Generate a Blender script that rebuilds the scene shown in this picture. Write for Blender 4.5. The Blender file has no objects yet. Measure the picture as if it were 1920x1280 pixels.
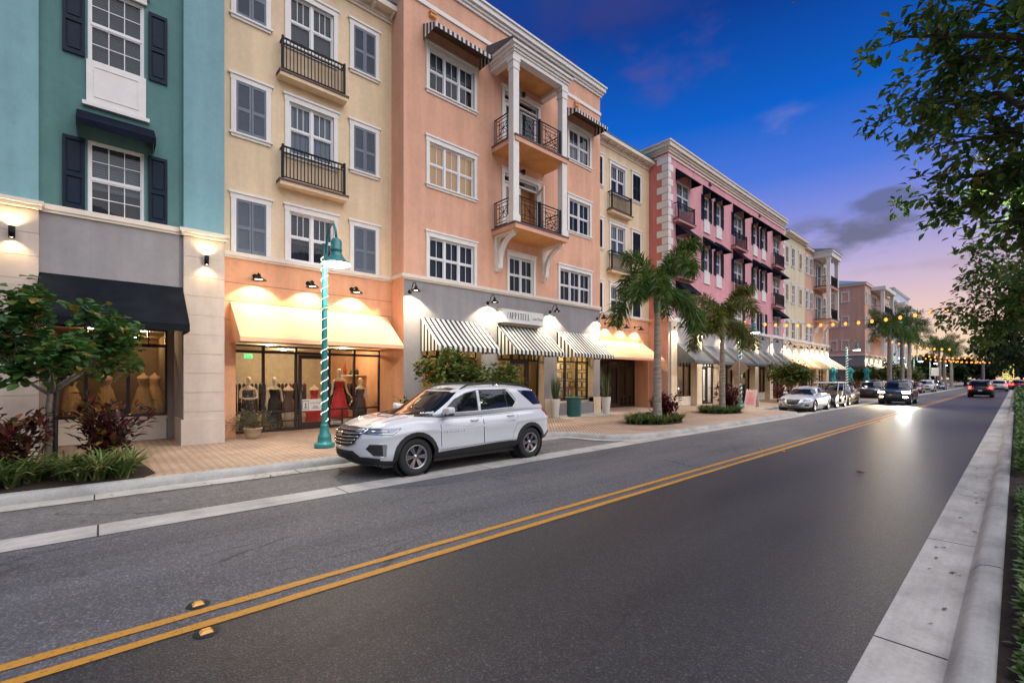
import bpy, bmesh, math, random
from mathutils import Vector, Matrix, Euler, geometry
from mathutils.bvhtree import BVHTree
R = math.radians
rnd = random.Random(7)
scn = bpy.context.scene
col = scn.collection

# ---------------------------------------------------------------- camera, sky, sun, exposure
cd = bpy.data.cameras.new('camera')
cam = bpy.data.objects.new('camera', cd); col.objects.link(cam)
cam.location = (0, 0, 1.88)
cam.rotation_euler = (R(90), 0, R(47.93))
cd.lens = 16; cd.sensor_width = 36; cd.shift_y = 0.03646
cd.clip_start = 0.05; cd.clip_end = 6000
scn.camera = cam

SUN_EL, SUN_AZ = 54, 76          # azimuth from +Y towards +X
sun = bpy.data.lights.new('sun', 'SUN')
sun.energy = 3.2; sun.angle = R(80); sun.color = (1.0, .955, .91)
so = bpy.data.objects.new('sun', sun); col.objects.link(so)
dv = Vector((math.sin(R(SUN_AZ))*math.cos(R(SUN_EL)), math.cos(R(SUN_AZ))*math.cos(R(SUN_EL)), math.sin(R(SUN_EL))))
so.rotation_euler = (-dv).to_track_quat('-Z', 'Y').to_euler()

vs = scn.view_settings
vs.view_transform = 'Standard'; vs.look = 'None'; vs.exposure = 0.0; vs.gamma = 1
vs.use_curve_mapping = False

w = bpy.data.worlds.new('World'); scn.world = w; w.use_nodes = True
nt = w.node_tree; nt.nodes.clear()
def N(t, **k):
    n = nt.nodes.new(t)
    for a, b in k.items(): setattr(n, a, b)
    return n
def L(a, b): nt.links.new(a, b)
tc = N('ShaderNodeTexCoord'); sep = N('ShaderNodeSeparateXYZ'); L(tc.outputs['Generated'], sep.inputs[0])
def ramp(stops, interp='LINEAR'):
    r = N('ShaderNodeValToRGB'); e = r.color_ramp.elements
    while len(e) < len(stops): e.new(.5)
    for el, (p, c) in zip(e, stops): el.position = p; el.color = (*c, 1)
    r.color_ramp.interpolation = interp
    return r
def M(op, a, b=None, c=None):
    n = N('ShaderNodeMath', operation=op)
    for i, v in enumerate((a, b, c)):
        if v is None: continue
        if isinstance(v, (int, float)): n.inputs[i].default_value = v
        else: L(v, n.inputs[i])
    return n.outputs[0]
def MIX(f, a, b, bt='MIX'):
    n = N('ShaderNodeMix', data_type='RGBA', blend_type=bt)
    for s, v in ((n.inputs[0], f), (n.inputs[6], a), (n.inputs[7], b)):
        if isinstance(v, (int, float)): s.default_value = v
        elif isinstance(v, tuple): s.default_value = (*v, 1)
        else: L(v, s)
    return n.outputs[2]
# dusk side of the sky (down the street): peach horizon, lilac, deep blue above
front = ramp([(0, (1.0, .70, .40)), (.05, (1.0, .73, .49)), (.11, (.86, .60, .55)), (.19, (.55, .45, .66)),
              (.27, (.27, .30, .74)), (.36, (.075, .19, .72)), (.46, (.004, .12, .60)), (.60, (.003, .045, .29)), (1, (.02, .07, .30))])
L(sep.outputs[2], front.inputs[0])
# unseen sky behind the camera, brightened to light walls, darkened low for window reflections
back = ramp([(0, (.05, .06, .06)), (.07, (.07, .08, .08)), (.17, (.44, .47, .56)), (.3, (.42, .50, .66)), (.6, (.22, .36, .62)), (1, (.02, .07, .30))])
L(sep.outputs[2], back.inputs[0])
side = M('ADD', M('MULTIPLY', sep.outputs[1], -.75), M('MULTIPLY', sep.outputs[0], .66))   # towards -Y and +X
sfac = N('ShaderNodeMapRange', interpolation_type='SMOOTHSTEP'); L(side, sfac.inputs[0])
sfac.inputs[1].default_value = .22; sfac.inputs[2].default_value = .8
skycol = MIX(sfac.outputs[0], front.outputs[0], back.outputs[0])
# clouds: soft noise, only within a few banks of the sky (world directions)
mp = N('ShaderNodeMapping'); L(tc.outputs['Generated'], mp.inputs[0]); mp.inputs['Scale'].default_value = (1, 1, 2.3)
nz = N('ShaderNodeTexNoise'); L(mp.outputs[0], nz.inputs[0])
nz.inputs['Scale'].default_value = 6.5; nz.inputs['Detail'].default_value = 7; nz.inputs['Roughness'].default_value = .56
def bank(d, rx, rz, lo, hi, amt):
    d = Vector(d).normalized()
    # distance in direction space, elevation stretched
    sub = N('ShaderNodeVectorMath', operation='SUBTRACT'); L(tc.outputs['Generated'], sub.inputs[0]); sub.inputs[1].default_value = d
    sc = N('ShaderNodeVectorMath', operation='MULTIPLY'); L(sub.outputs[0], sc.inputs[0]); sc.inputs[1].default_value = (1/rx, 1/rx, 1/rz)
    ln = N('ShaderNodeVectorMath', operation='LENGTH'); L(sc.outputs[0], ln.inputs[0])
    fall = M('SUBTRACT', 1.0, ln.outputs['Value'])
    v = M('ADD', nz.outputs[0], M('MULTIPLY', fall, .28))
    mr = N('ShaderNodeMapRange', interpolation_type='SMOOTHSTEP'); L(v, mr.inputs[0])
    mr.inputs[1].default_value = lo; mr.inputs[2].default_value = hi
    gate = N('ShaderNodeMapRange'); L(fall, gate.inputs[0]); gate.inputs[1].default_value = -.25; gate.inputs[2].default_value = .35
    return M('MULTIPLY', M('MULTIPLY', mr.outputs[0], gate.outputs[0]), amt)
def pdir(u, v):
    a = R(47.93); s, c = math.sin(a), math.cos(a); t = (u-960)/853.
    return (-s+c*t, c+s*t, -(v-710)/853.)
for (u, v, rx, rz, lo, hi, amt, cc) in (
        (1595, 450, .14, .045, .50, .72, .9, (.14, .15, .24)),
        (1500, 428, .07, .034, .53, .72, .7, (.17, .18, .30)),
        (1645, 375, .06, .022, .52, .70, .85, (.13, .15, .30)),
        (1690, 500, .16, .02, .55, .8, .5, (.45, .33, .42)),
        (1260, 110, .16, .06, .55, .85, .55, (.12, .09, .30)),
        (1470, 250, .07, .04, .56, .8, .5, (.22, .24, .58)),
        (1120, 30, .3, .09, .55, .9, .6, (.045, .05, .2))):
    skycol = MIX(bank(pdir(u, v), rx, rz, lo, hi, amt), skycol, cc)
nish = N('ShaderNodeTexSky', sky_type='NISHITA', sun_disc=False)
nish.sun_elevation = R(1.0); nish.sun_rotation = R(SUN_AZ); nish.altitude = 0
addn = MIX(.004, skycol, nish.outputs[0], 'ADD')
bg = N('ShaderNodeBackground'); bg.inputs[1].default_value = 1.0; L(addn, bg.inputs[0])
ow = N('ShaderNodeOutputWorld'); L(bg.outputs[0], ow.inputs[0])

# ---------------------------------------------------------------- materials
MATS = {}
def newmat(name):
    m = bpy.data.materials.new(name); m.use_nodes = True
    t = m.node_tree; t.nodes.clear()
    out = t.nodes.new('ShaderNodeOutputMaterial'); b = t.nodes.new('ShaderNodeBsdfPrincipled')
    t.links.new(b.outputs[0], out.inputs[0])
    MATS[name] = m
    return m, t, b
def tnoise(t, scale, detail=4, rough=.6, stretch=None, obj=False):
    if obj:
        c = t.nodes.new('ShaderNodeTexCoord'); src = c.outputs['Object']
    else:
        c = t.nodes.new('ShaderNodeNewGeometry'); src = c.outputs['Position']
    if stretch:
        mpn = t.nodes.new('ShaderNodeMapping'); t.links.new(src, mpn.inputs[0]); mpn.inputs['Scale'].default_value = stretch; src = mpn.outputs[0]
    n = t.nodes.new('ShaderNodeTexNoise'); t.links.new(src, n.inputs[0])
    n.inputs['Scale'].default_value = scale; n.inputs['Detail'].default_value = detail; n.inputs['Roughness'].default_value = rough
    return n.outputs[0]
def tramp(t, src, stops):
    r = t.nodes.new('ShaderNodeValToRGB'); e = r.color_ramp.elements
    while len(e) < len(stops): e.new(.5)
    for el, (p, c) in zip(e, stops): el.position = p; el.color = (*c, 1) if isinstance(c, tuple) else (c, c, c, 1)
    if src is not None: t.links.new(src, r.inputs[0])
    return r.outputs[0]
def tmix(t, f, a, b, bt='MIX'):
    n = t.nodes.new('ShaderNodeMix'); n.data_type = 'RGBA'; n.blend_type = bt
    for s, v in ((n.inputs[0], f), (n.inputs[6], a), (n.inputs[7], b)):
        if isinstance(v, (int, float)): s.default_value = v
        elif isinstance(v, tuple): s.default_value = (*v, 1)
        else: t.links.new(v, s)
    return n.outputs[2]
def tbump(t, b, src, strength, dist=.01):
    n = t.nodes.new('ShaderNodeBump'); n.inputs['Strength'].default_value = strength; n.inputs['Distance'].default_value = dist
    t.links.new(src, n.inputs['Height']); t.links.new(n.outputs[0], b.inputs['Normal'])
def plain(name, c, rough=.5, metal=0, var=.12, vs_=4, bump=0, bs=60, obj=True, coat=0, spec=.5):
    m, t, b = newmat(name)
    n = tnoise(t, vs_, obj=obj)
    r = tramp(t, n, [(.3, tuple(x*(1-var) for x in c)), (.7, tuple(min(1, x*(1+var)) for x in c))])
    t.links.new(r, b.inputs['Base Color'])
    b.inputs['Roughness'].default_value = rough; b.inputs['Metallic'].default_value = metal
    b.inputs['Coat Weight'].default_value = coat; b.inputs['Coat Roughness'].default_value = .04
    b.inputs['Specular IOR Level'].default_value = spec
    if bump: tbump(t, b, tnoise(t, bs, obj=obj), bump)
    return m
def stucco(name, c, var=.05):
    m, t, b = newmat(name)
    r = tramp(t, tnoise(t, 1.3), [(.3, tuple(x*(1-var) for x in c)), (.7, tuple(min(1, x*(1+var)) for x in c))])
    streak = tramp(t, tnoise(t, 1.0, 5, .6, (2.2, 2.2, .22)), [(.42, .84), (.62, 1.0)])
    r = tmix(t, .7, r, streak, 'MULTIPLY')
    r = tmix(t, .5, r, tramp(t, tnoise(t, 7, 6, .7), [(.3, .86), (.6, 1.04)]), 'MULTIPLY')
    t.links.new(r, b.inputs['Base Color']); b.inputs['Roughness'].default_value = .9; b.inputs['Specular IOR Level'].default_value = .2
    tbump(t, b, tnoise(t, 70, 3), .45, .006)
    return m
def emit(name, c, s):
    m = bpy.data.materials.new(name); m.use_nodes = True; t = m.node_tree; t.nodes.clear()
    o = t.nodes.new('ShaderNodeOutputMaterial'); e = t.nodes.new('ShaderNodeEmission'); t.links.new(e.outputs[0], o.inputs[0])
    e.inputs[0].default_value = (*c, 1); e.inputs[1].default_value = s
    MATS[name] = m
    return m
def glass(name, tint, refl=.08, rough=.02, ior=1.5):
    m = bpy.data.materials.new(name); m.use_nodes = True; t = m.node_tree; t.nodes.clear()
    o = t.nodes.new('ShaderNodeOutputMaterial')
    tr = t.nodes.new('ShaderNodeBsdfTransparent'); tr.inputs[0].default_value = (*tint, 1)
    gl = t.nodes.new('ShaderNodeBsdfGlossy'); gl.inputs['Roughness'].default_value = rough
    fr = t.nodes.new('ShaderNodeFresnel'); fr.inputs[0].default_value = ior
    a = t.nodes.new('ShaderNodeMath'); a.operation = 'MULTIPLY_ADD'; t.links.new(fr.outputs[0], a.inputs[0]); a.inputs[1].default_value = 1.0; a.inputs[2].default_value = refl; a.use_clamp = True
    mx = t.nodes.new('ShaderNodeMixShader'); t.links.new(a.outputs[0], mx.inputs[0]); t.links.new(tr.outputs[0], mx.inputs[1]); t.links.new(gl.outputs[0], mx.inputs[2])
    # slightly uneven pane
    n = tnoise(t, 1.6, 1, .5); bp = t.nodes.new('ShaderNodeBump'); bp.inputs['Strength'].default_value = .035; bp.inputs['Distance'].default_value = .05
    t.links.new(n, bp.inputs['Height']); t.links.new(bp.outputs[0], gl.inputs['Normal'])
    t.links.new(mx.outputs[0], o.inputs[0]); MATS[name] = m
    return m
def leafmat(name, stops, trans=.35, rough=.45, spec=.4):
    m = bpy.data.materials.new(name); m.use_nodes = True; t = m.node_tree; t.nodes.clear()
    o = t.nodes.new('ShaderNodeOutputMaterial'); b = t.nodes.new('ShaderNodeBsdfPrincipled')
    g = t.nodes.new('ShaderNodeNewGeometry')
    r = tramp(t, g.outputs['Random Per Island'], stops)
    t.links.new(r, b.inputs['Base Color']); b.inputs['Roughness'].default_value = rough; b.inputs['Specular IOR Level'].default_value = spec
    tl = t.nodes.new('ShaderNodeBsdfTranslucent'); t.links.new(r, tl.inputs[0])
    mx = t.nodes.new('ShaderNodeMixShader'); mx.inputs[0].default_value = trans
    t.links.new(b.outputs[0], mx.inputs[1]); t.links.new(tl.outputs[0], mx.inputs[2]); t.links.new(mx.outputs[0], o.inputs[0])
    MATS[name] = m
    return m
def wavemat(name, c1, c2, axis, period, rough=.7, duty=.5, obj=True, sharp=True):
    """straight stripes of the thing itself (striped canvas, blinds)"""
    m, t, b = newmat(name)
    c = t.nodes.new('ShaderNodeTexCoord' if obj else 'ShaderNodeNewGeometry')
    s = t.nodes.new('ShaderNodeSeparateXYZ'); t.links.new(c.outputs['Object' if obj else 'Position'], s.inputs[0])
    d = t.nodes.new('ShaderNodeMath'); d.operation = 'DIVIDE'; t.links.new(s.outputs[axis], d.inputs[0]); d.inputs[1].default_value = period
    f = t.nodes.new('ShaderNodeMath'); f.operation = 'FRACT'; t.links.new(d.outputs[0], f.inputs[0])
    if sharp:
        r = tramp(t, f.outputs[0], [(0, c1), (duty, c2)]); t.nodes[-1].color_ramp.interpolation = 'CONSTANT'
    else:
        r = tramp(t, f.outputs[0], [(0, c2), (.25, c1), (.75, c1), (1, c2)])
    t.links.new(r, b.inputs['Base Color']); b.inputs['Roughness'].default_value = rough
    return m

stucco('teal_deep', (.115, .235, .225)); stucco('teal_light', (.225, .41, .44)); stucco('warm_grey_stucco', (.40, .36, .33))
stucco('cool_grey_stucco', (.31, .295, .30)); stucco('pilaster_stucco', (.56, .47, .40))
stucco('yellow_stucco', (.79, .615, .41)); stucco('peach_stucco', (.75, .42, .29)); stucco('peach_shop_stucco', (.74, .39, .225))
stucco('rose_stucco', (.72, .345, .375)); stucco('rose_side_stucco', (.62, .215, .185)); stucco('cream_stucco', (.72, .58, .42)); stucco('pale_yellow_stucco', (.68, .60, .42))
stucco('far_peach_stucco', (.68, .40, .29)); stucco('pale_blue_stucco', (.55, .62, .70)); stucco('orange_soffit', (.74, .36, .14))
plain('white_trim', (.74, .71, .67), .55, var=.05, bump=.1, obj=False)
plain('cream_trim', (.70, .62, .52), .6, var=.05, obj=False)
plain('window_white', (.72, .72, .72), .4, var=.04)
plain('black_metal', (.010, .010, .012), .5, var=.2, spec=.15)
plain('bronze_frame', (.022, .013, .011), .4, var=.2)
plain('navy_paint', (.008, .017, .034), .5, var=.2, vs_=9, spec=.15)
plain('slate_paint', (.12, .145, .19), .5, var=.1, vs_=9)
plain('beige_paint', (.40, .28, .19), .5, var=.1)
plain('navy_canvas', (.008, .012, .022), .85, var=.25, bump=.25, bs=200, spec=.06)
plain('black_canvas', (.010, .012, .016), .9, var=.3, vs_=2, bump=.3, bs=160, spec=.06)
plain('grey_canvas', (.10, .105, .115), .85, var=.15, bump=.25, bs=200, spec=.06)
plain('peach_canvas', (.80, .44, .265), .85, var=.05, vs_=2, bump=.25, bs=160, spec=.06)
plain('cream_canvas', (.78, .66, .46), .85, var=.06, bump=.2, bs=160, spec=.06)
plain('brown_soffit', (.10, .05, .03), .9)
wavemat('striped_canvas', (.025, .025, .028), (.74, .72, .66), 1, .222, .85)
wavemat('thin_stripe_canvas', (.04, .04, .045), (.62, .62, .60), 1, .2, .85)
wavemat('cream_stripe_canvas', (.74, .66, .48), (.60, .48, .30), 1, .8, .85, .85)
wavemat('blind_dark', (.055, .06, .075), (.016, .018, .024), 2, .062, .6, sharp=False)
wavemat('blind_pale', (.15, .16, .18), (.05, .055, .065), 2, .062, .6, sharp=False)
wavemat('blind_wood', (.42, .27, .15), (.13, .07, .04), 2, .06, .6, sharp=False)
wavemat('blind_lit', (.42, .27, .15), (.13, .07, .04), 2, .06, .6, sharp=False)
_b = MATS['blind_lit'].node_tree.nodes['Principled BSDF']; _b.inputs['Emission Color'].default_value = (1, .52, .2, 1); _b.inputs['Emission Strength'].default_value = .30  # warm glow put into the blind itself, standing in for a lit room
wavemat('curtain', (.22, .25, .30), (.12, .14, .17), 1, .16, .8, sharp=False)
plain('dark_room', (.02, .022, .028), .9)
glass('window_glass', (.72, .78, .82), .012, .015, 1.27)
glass('shop_glass', (.95, .95, .95), .0, .01)
glass('dim_shop_glass', (.88, .87, .86), .0, .01)
plain('roof_grey', (.10, .10, .11), .8); plain('roof_metal_blue', (.22, .30, .38), .4, .3); plain('green_gutter', (.035, .075, .065), .4)
plain('brick_cap', (.13, .085, .075), .85, var=.3, vs_=14)
plain('concrete', (.40, .385, .36), .85, var=.14, vs_=3, bump=.35, bs=45, obj=False)
plain('wood_floor', (.16, .10, .06), .35); plain('interior_cream', (.62, .52, .38), .8); plain('interior_yellow', (.66, .50, .24), .8)
plain('interior_white', (.75, .73, .70), .7); plain('interior_dim', (.16, .12, .085), .8)
wavemat('striped_canvas_side', (.025, .025, .028), (.74, .72, .66), 0, .222, .85)

# ---------------------------------------------------------------- mesh and object helpers
WP = {}                                   # world position of each object
class MB:
    def __init__(s): s.v = []; s.f = []; s.m = []; s.s = []
    def add(s, vs_, fs, m=0, smooth=False):
        o = len(s.v); s.v += [tuple(p) for p in vs_]
        for f in fs: s.f.append(tuple(i+o for i in f)); s.m.append(m); s.s.append(smooth)
    def box(s, x0, x1, y0, y1, z0, z1, m=0):
        s.add([(x0,y0,z0),(x1,y0,z0),(x1,y1,z0),(x0,y1,z0),(x0,y0,z1),(x1,y0,z1),(x1,y1,z1),(x0,y1,z1)],
              [(0,3,2,1),(4,5,6,7),(0,1,5,4),(1,2,6,5),(2,3,7,6),(3,0,4,7)], m)
    def quad(s, a, b, c, d, m=0): s.add([a,b,c,d], [(0,1,2,3)], m)
    def poly(s, pts, m=0): s.add(pts, [tuple(range(len(pts)))], m)
    def prism(s, pts, axis, a, b, m=0, caps=True, mcap=None):
        """pts: closed 2-D outline in the plane across `axis` (0: yz, 1: xz, 2: xy)"""
        def P(p, t): return {0: (t, p[0], p[1]), 1: (p[0], t, p[1]), 2: (p[0], p[1], t)}[axis]
        n = len(pts); vs_ = [P(p, a) for p in pts]+[P(p, b) for p in pts]
        s.add(vs_, [(i, (i+1) % n, n+(i+1) % n, n+i) for i in range(n)], m)
        if caps: s.add(vs_, [tuple(range(n-1, -1, -1)), tuple(range(n, 2*n))], m if mcap is None else mcap)
    def tube(s, path, r, n=8, m=0, caps=True, smooth=True, closed=False):
        path = [Vector(p) for p in path]; k = len(path)
        rr = r if isinstance(r, (list, tuple)) else [r]*k
        t0 = (path[1]-path[0]).normalized(); u = t0.orthogonal().normalized(); vs_ = []
        for i, p in enumerate(path):
            if closed: t = (path[(i+1) % k]-path[i-1]).normalized()
            else: t = (path[min(i+1, k-1)]-path[max(i-1, 0)]).normalized()
            u = (u-t*u.dot(t)); u = u.normalized() if u.length > 1e-6 else t.orthogonal().normalized()
            w_ = t.cross(u)
            vs_ += [p+(u*math.cos(a)+w_*math.sin(a))*rr[i] for a in (2*math.pi*j/n for j in range(n))]
        fs = [(i*n+j, i*n+(j+1) % n, (i+1)*n+(j+1) % n, (i+1)*n+j) for i in range(k-1) for j in range(n)]
        if closed: fs += [((k-1)*n+j, (k-1)*n+(j+1) % n, (j+1) % n, j) for j in range(n)]
        elif caps: fs += [tuple(range(n-1, -1, -1)), tuple(range((k-1)*n, k*n))]
        s.add(vs_, fs, m, smooth)
    def bar(s, a, b, w_, m=0): s.tube([a, b], w_*.7071, 4, m, smooth=False)
    def lathe(s, prof, c=(0,0,0), n=20, m=0, axis=2, smooth=True):
        vs_ = []
        for r, z in prof:
            for j in range(n):
                a = 2*math.pi*j/n; p = [r*math.cos(a), r*math.sin(a), z]
                if axis == 0: p = [z, p[0], p[1]]
                if axis == 1: p = [p[0], z, p[1]]
                vs_.append((p[0]+c[0], p[1]+c[1], p[2]+c[2]))
        k = len(prof)
        s.add(vs_, [(i*n+j, i*n+(j+1) % n, (i+1)*n+(j+1) % n, (i+1)*n+j) for i in range(k-1) for j in range(n)], m, smooth)
    def sphere(s, c, r, n=10, m=0, sz=1): s.lathe([(max(1e-4, r*math.cos(a)), r*sz*math.sin(a)) for a in (math.pi*(i/n-.5) for i in range(n+1))], c, n*2 if n < 10 else 16, m)
    def loft(s, secs, n=20, m=0, caps=True, fn=None):
        """secs: (z, cx, cy, rx, ry)"""
        vs_ = []
        for q in secs:
            z, cx, cy, rx, ry = q
            for j in range(n):
                a = 2*math.pi*j/n; k = fn(a, z) if fn else 1
                vs_.append((cx+rx*k*math.cos(a), cy+ry*k*math.sin(a), z))
        K = len(secs)
        fs = [(i*n+j, i*n+(j+1) % n, (i+1)*n+(j+1) % n, (i+1)*n+j) for i in range(K-1) for j in range(n)]
        if caps: fs += [tuple(range(n-1, -1, -1)), tuple(range((K-1)*n, K*n))]
        s.add(vs_, fs, m, True)
    def mesh(s, name, mats, off=(0,0,0)):
        me = bpy.data.meshes.new(name)
        me.from_pydata([(x-off[0], y-off[1], z-off[2]) for x, y, z in s.v], [], s.f)
        for q in ([mats] if isinstance(mats, str) else mats): me.materials.append(MATS[q])
        me.polygons.foreach_set('material_index', s.m); me.polygons.foreach_set('use_smooth', s.s)
        me.update(); return me
    def build(s, name, mats, parent=None, at=None):
        """vertices in world coordinates (at=None) or in the parent's own frame (at = offset in that frame)"""
        if at is None:
            off = WP[parent] if parent else Vector((0,0,0))
            if not parent and s.v:
                xs, ys, zs = zip(*s.v); off = Vector(((min(xs)+max(xs))/2, (min(ys)+max(ys))/2, min(zs)))
            o = bpy.data.objects.new(name, s.mesh(name, mats, off)); loc = (0,0,0) if parent else off
        else:
            o = bpy.data.objects.new(name, s.mesh(name, mats)); loc = at
        return place(o, parent, loc)
def place(o, parent, loc, rot=None):
    col.objects.link(o)
    if parent: o.parent = parent
    o.location = loc
    if rot: o.rotation_euler = rot
    WP[o] = (WP[parent] if parent else Vector((0,0,0)))+Vector(loc)
    return o
def link(name, me, parent, world, rot=None):
    """a copy of a shared mesh at a world position"""
    o = bpy.data.objects.new(name, me)
    return place(o, parent, Vector(world)-(WP[parent] if parent else Vector((0,0,0))), rot)
def tag(o, label=None, cat=None, group=None, kind=None):
    if label: o['label'] = label
    if cat: o['category'] = cat
    if group: o['group'] = group
    if kind: o['kind'] = kind
    return o
def thing(name, label, cat, loc=(0,0,0), rotz=0, group=None):
    o = bpy.data.objects.new(name, None); o.empty_display_size = .3
    place(o, None, loc, (0,0,rotz)); return tag(o, label, cat, group)
def kids(o): return [c for c in bpy.data.objects if c.parent == o]
CH = {}
def copy_tree(o, parent=None):
    c = o.copy(); col.objects.link(c); c.parent = parent
    for ch in list(o.children): copy_tree(ch, c)
    return c
def light(kind, parent, world, energy, color, radius=.03, spot=None, blend=.3, aim=(0,0,-1), name='lamp_light', size=None):
    l = bpy.data.lights.new(name, kind); l.energy = energy; l.color = color
    if kind == 'AREA':
        l.shape = 'RECTANGLE'; l.size, l.size_y = size
    else: l.shadow_soft_size = radius
    if kind == 'SPOT': l.spot_size = R(spot); l.spot_blend = blend
    o = bpy.data.objects.new(name, l)
    place(o, parent, Vector(world)-(WP[parent] if parent else Vector((0,0,0))))
    o.rotation_euler = Vector(aim).to_track_quat('-Z', 'Y').to_euler()
    return o
FONT = None
def text(s, h, mat, parent, world, rot, name='lettering', depth=.004, align='CENTER', shear=0, sx=1, bold=0):
    c = bpy.data.curves.new(name, 'FONT'); c.body = s; c.size = h; c.extrude = depth; c.align_x = align; c.align_y = 'CENTER'; c.shear = shear; c.offset = bold
    o = bpy.data.objects.new(name+'_tmp', c); col.objects.link(o)
    dg = bpy.context.evaluated_depsgraph_get(); me = bpy.data.meshes.new_from_object(o.evaluated_get(dg))
    bpy.data.objects.remove(o); bpy.data.curves.remove(c)
    me.name = name; me.materials.clear(); me.materials.append(MATS[mat])
    for v in me.vertices: v.co.x *= sx
    return link(name, me, parent, world, rot)
FACE_X = (R(90), 0, R(90))                # lettering that faces +X (the street)

# ---------------------------------------------------------------- ground, road, kerbs
def ground_mat(name, c, speck, rough, s1=1.2, s2=140, bump=.5, dark=.7, tracks=None, spec=.4, cracks=0):
    m, t, b = newmat(name)
    big = tramp(t, tnoise(t, s1, 5, .6), [(.3, tuple(x*dark for x in c)), (.7, tuple(x*1.15 for x in c))])
    sp = tramp(t, tnoise(t, s2, 2, .8), [(.36, tuple(x*.40 for x in c)), (.47, c), (.56, c), (.66, speck)])
    sp2 = tramp(t, tnoise(t, s2*.42, 3, .85), [(.38, tuple(x*.5 for x in c)), (.5, c), (.58, c), (.68, speck)])
    r = tmix(t, .72, big, tmix(t, .45, sp, sp2))
    fine = tramp(t, tnoise(t, 9, 6, .7), [(.3, .72), (.6, 1.08)])
    r = tmix(t, .7, r, fine, 'MULTIPLY')
    if tracks:                             # wheel tracks polished along the lane
        g = t.nodes.new('ShaderNodeNewGeometry'); sx = t.nodes.new('ShaderNodeSeparateXYZ'); t.links.new(g.outputs['Position'], sx.inputs[0])
        for x0 in tracks:
            a = t.nodes.new('ShaderNodeMath'); a.operation = 'SUBTRACT'; t.links.new(sx.outputs[0], a.inputs[0]); a.inputs[1].default_value = x0
            ab = t.nodes.new('ShaderNodeMath'); ab.operation = 'ABSOLUTE'; t.links.new(a.outputs[0], ab.inputs[0])
            k = tramp(t, ab.outputs[0], [(.0, .82), (.75, 1.0)])
            r = tmix(t, .8, r, k, 'MULTIPLY')
    if cracks:                             # fine cracks and oil marks
        g = t.nodes.new('ShaderNodeNewGeometry'); mpn = t.nodes.new('ShaderNodeMapping'); t.links.new(g.outputs['Position'], mpn.inputs[0]); mpn.inputs['Scale'].default_value = (1.5, .38, 1)
        nv = t.nodes.new('ShaderNodeTexNoise'); t.links.new(mpn.outputs[0], nv.inputs[0]); nv.inputs['Scale'].default_value = 2.2; nv.inputs['Detail'].default_value = 5
        mv = t.nodes.new('ShaderNodeMix'); mv.data_type = 'RGBA'; mv.inputs[0].default_value = .22; t.links.new(mpn.outputs[0], mv.inputs[6]); t.links.new(nv.outputs[1], mv.inputs[7])
        vo = t.nodes.new('ShaderNodeTexVoronoi'); vo.feature = 'DISTANCE_TO_EDGE'; t.links.new(mv.outputs[2], vo.inputs[0]); vo.inputs['Scale'].default_value = .8
        ck = tramp(t, vo.outputs['Distance'], [(.003, .30), (.011, 1.0)])
        gate = tramp(t, tnoise(t, .33, 3, .6), [(.46, 0.0), (.56, 1.0)])
        r = tmix(t, gate, r, tmix(t, cracks, r, ck, 'MULTIPLY'))
        r = tmix(t, .8, r, tramp(t, tnoise(t, .8, 4, .6, (1.6, .22, 1)), [(.33, .74), (.5, 1.0), (.68, 1.14)]), 'MULTIPLY')
        r = tmix(t, .7, r, tramp(t, tnoise(t, 2.6, 3, .55), [(.26, .55), (.34, 1.0)]), 'MULTIPLY')
    t.links.new(r, b.inputs['Base Color']); b.inputs['Roughness'].default_value = rough; b.inputs['Specular IOR Level'].default_value = spec
    tbump(t, b, tnoise(t, s2, 2, .8), bump, .012)
    return m
ground_mat('old_asphalt', (.118, .115, .118), (.48, .47, .47), .7, .8, 46, .9, .66, (-5.1, -6.6), cracks=.8)
ground_mat('new_asphalt', (.040, .038, .037), (.25, .24, .235), .5, .7, 58, .6, .75, (-1.6, -3.2), cracks=.35)
ground_mat('parking_asphalt', (.17, .16, .15), (.42, .41, .40), .8, 2.2, 40, 1.0, .5, cracks=.9)
ground_mat('earth', (.07, .07, .045), (.10, .09, .06), .95, 2, 20, .4)
ground_mat('mulch', (.035, .022, .016), (.11, .07, .045), .95, 4, 60, 1.0, .5)
def conc(name, c):
    m, t, b = newmat(name)
    r = tramp(t, tnoise(t, 1.4, 6, .65), [(.28, tuple(x*.66 for x in c)), (.55, c), (.75, tuple(x*1.12 for x in c))])
    r = tmix(t, .6, r, tramp(t, tnoise(t, 26, 5, .7), [(.3, .78), (.6, 1.05)]), 'MULTIPLY')
    r = tmix(t, .5, r, tramp(t, tnoise(t, 1.0, 6, .7, (6, .5, 1)), [(.42, .72), (.58, 1.0)]), 'MULTIPLY')
    t.links.new(r, b.inputs['Base Color']); b.inputs['Roughness'].default_value = .8; b.inputs['Specular IOR Level'].default_value = .3
    tbump(t, b, tnoise(t, 60, 4, .7), .4, .006)
conc('gutter_concrete', (.50, .475, .43)); conc('kerb_concrete', (.42, .41, .385))
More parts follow.
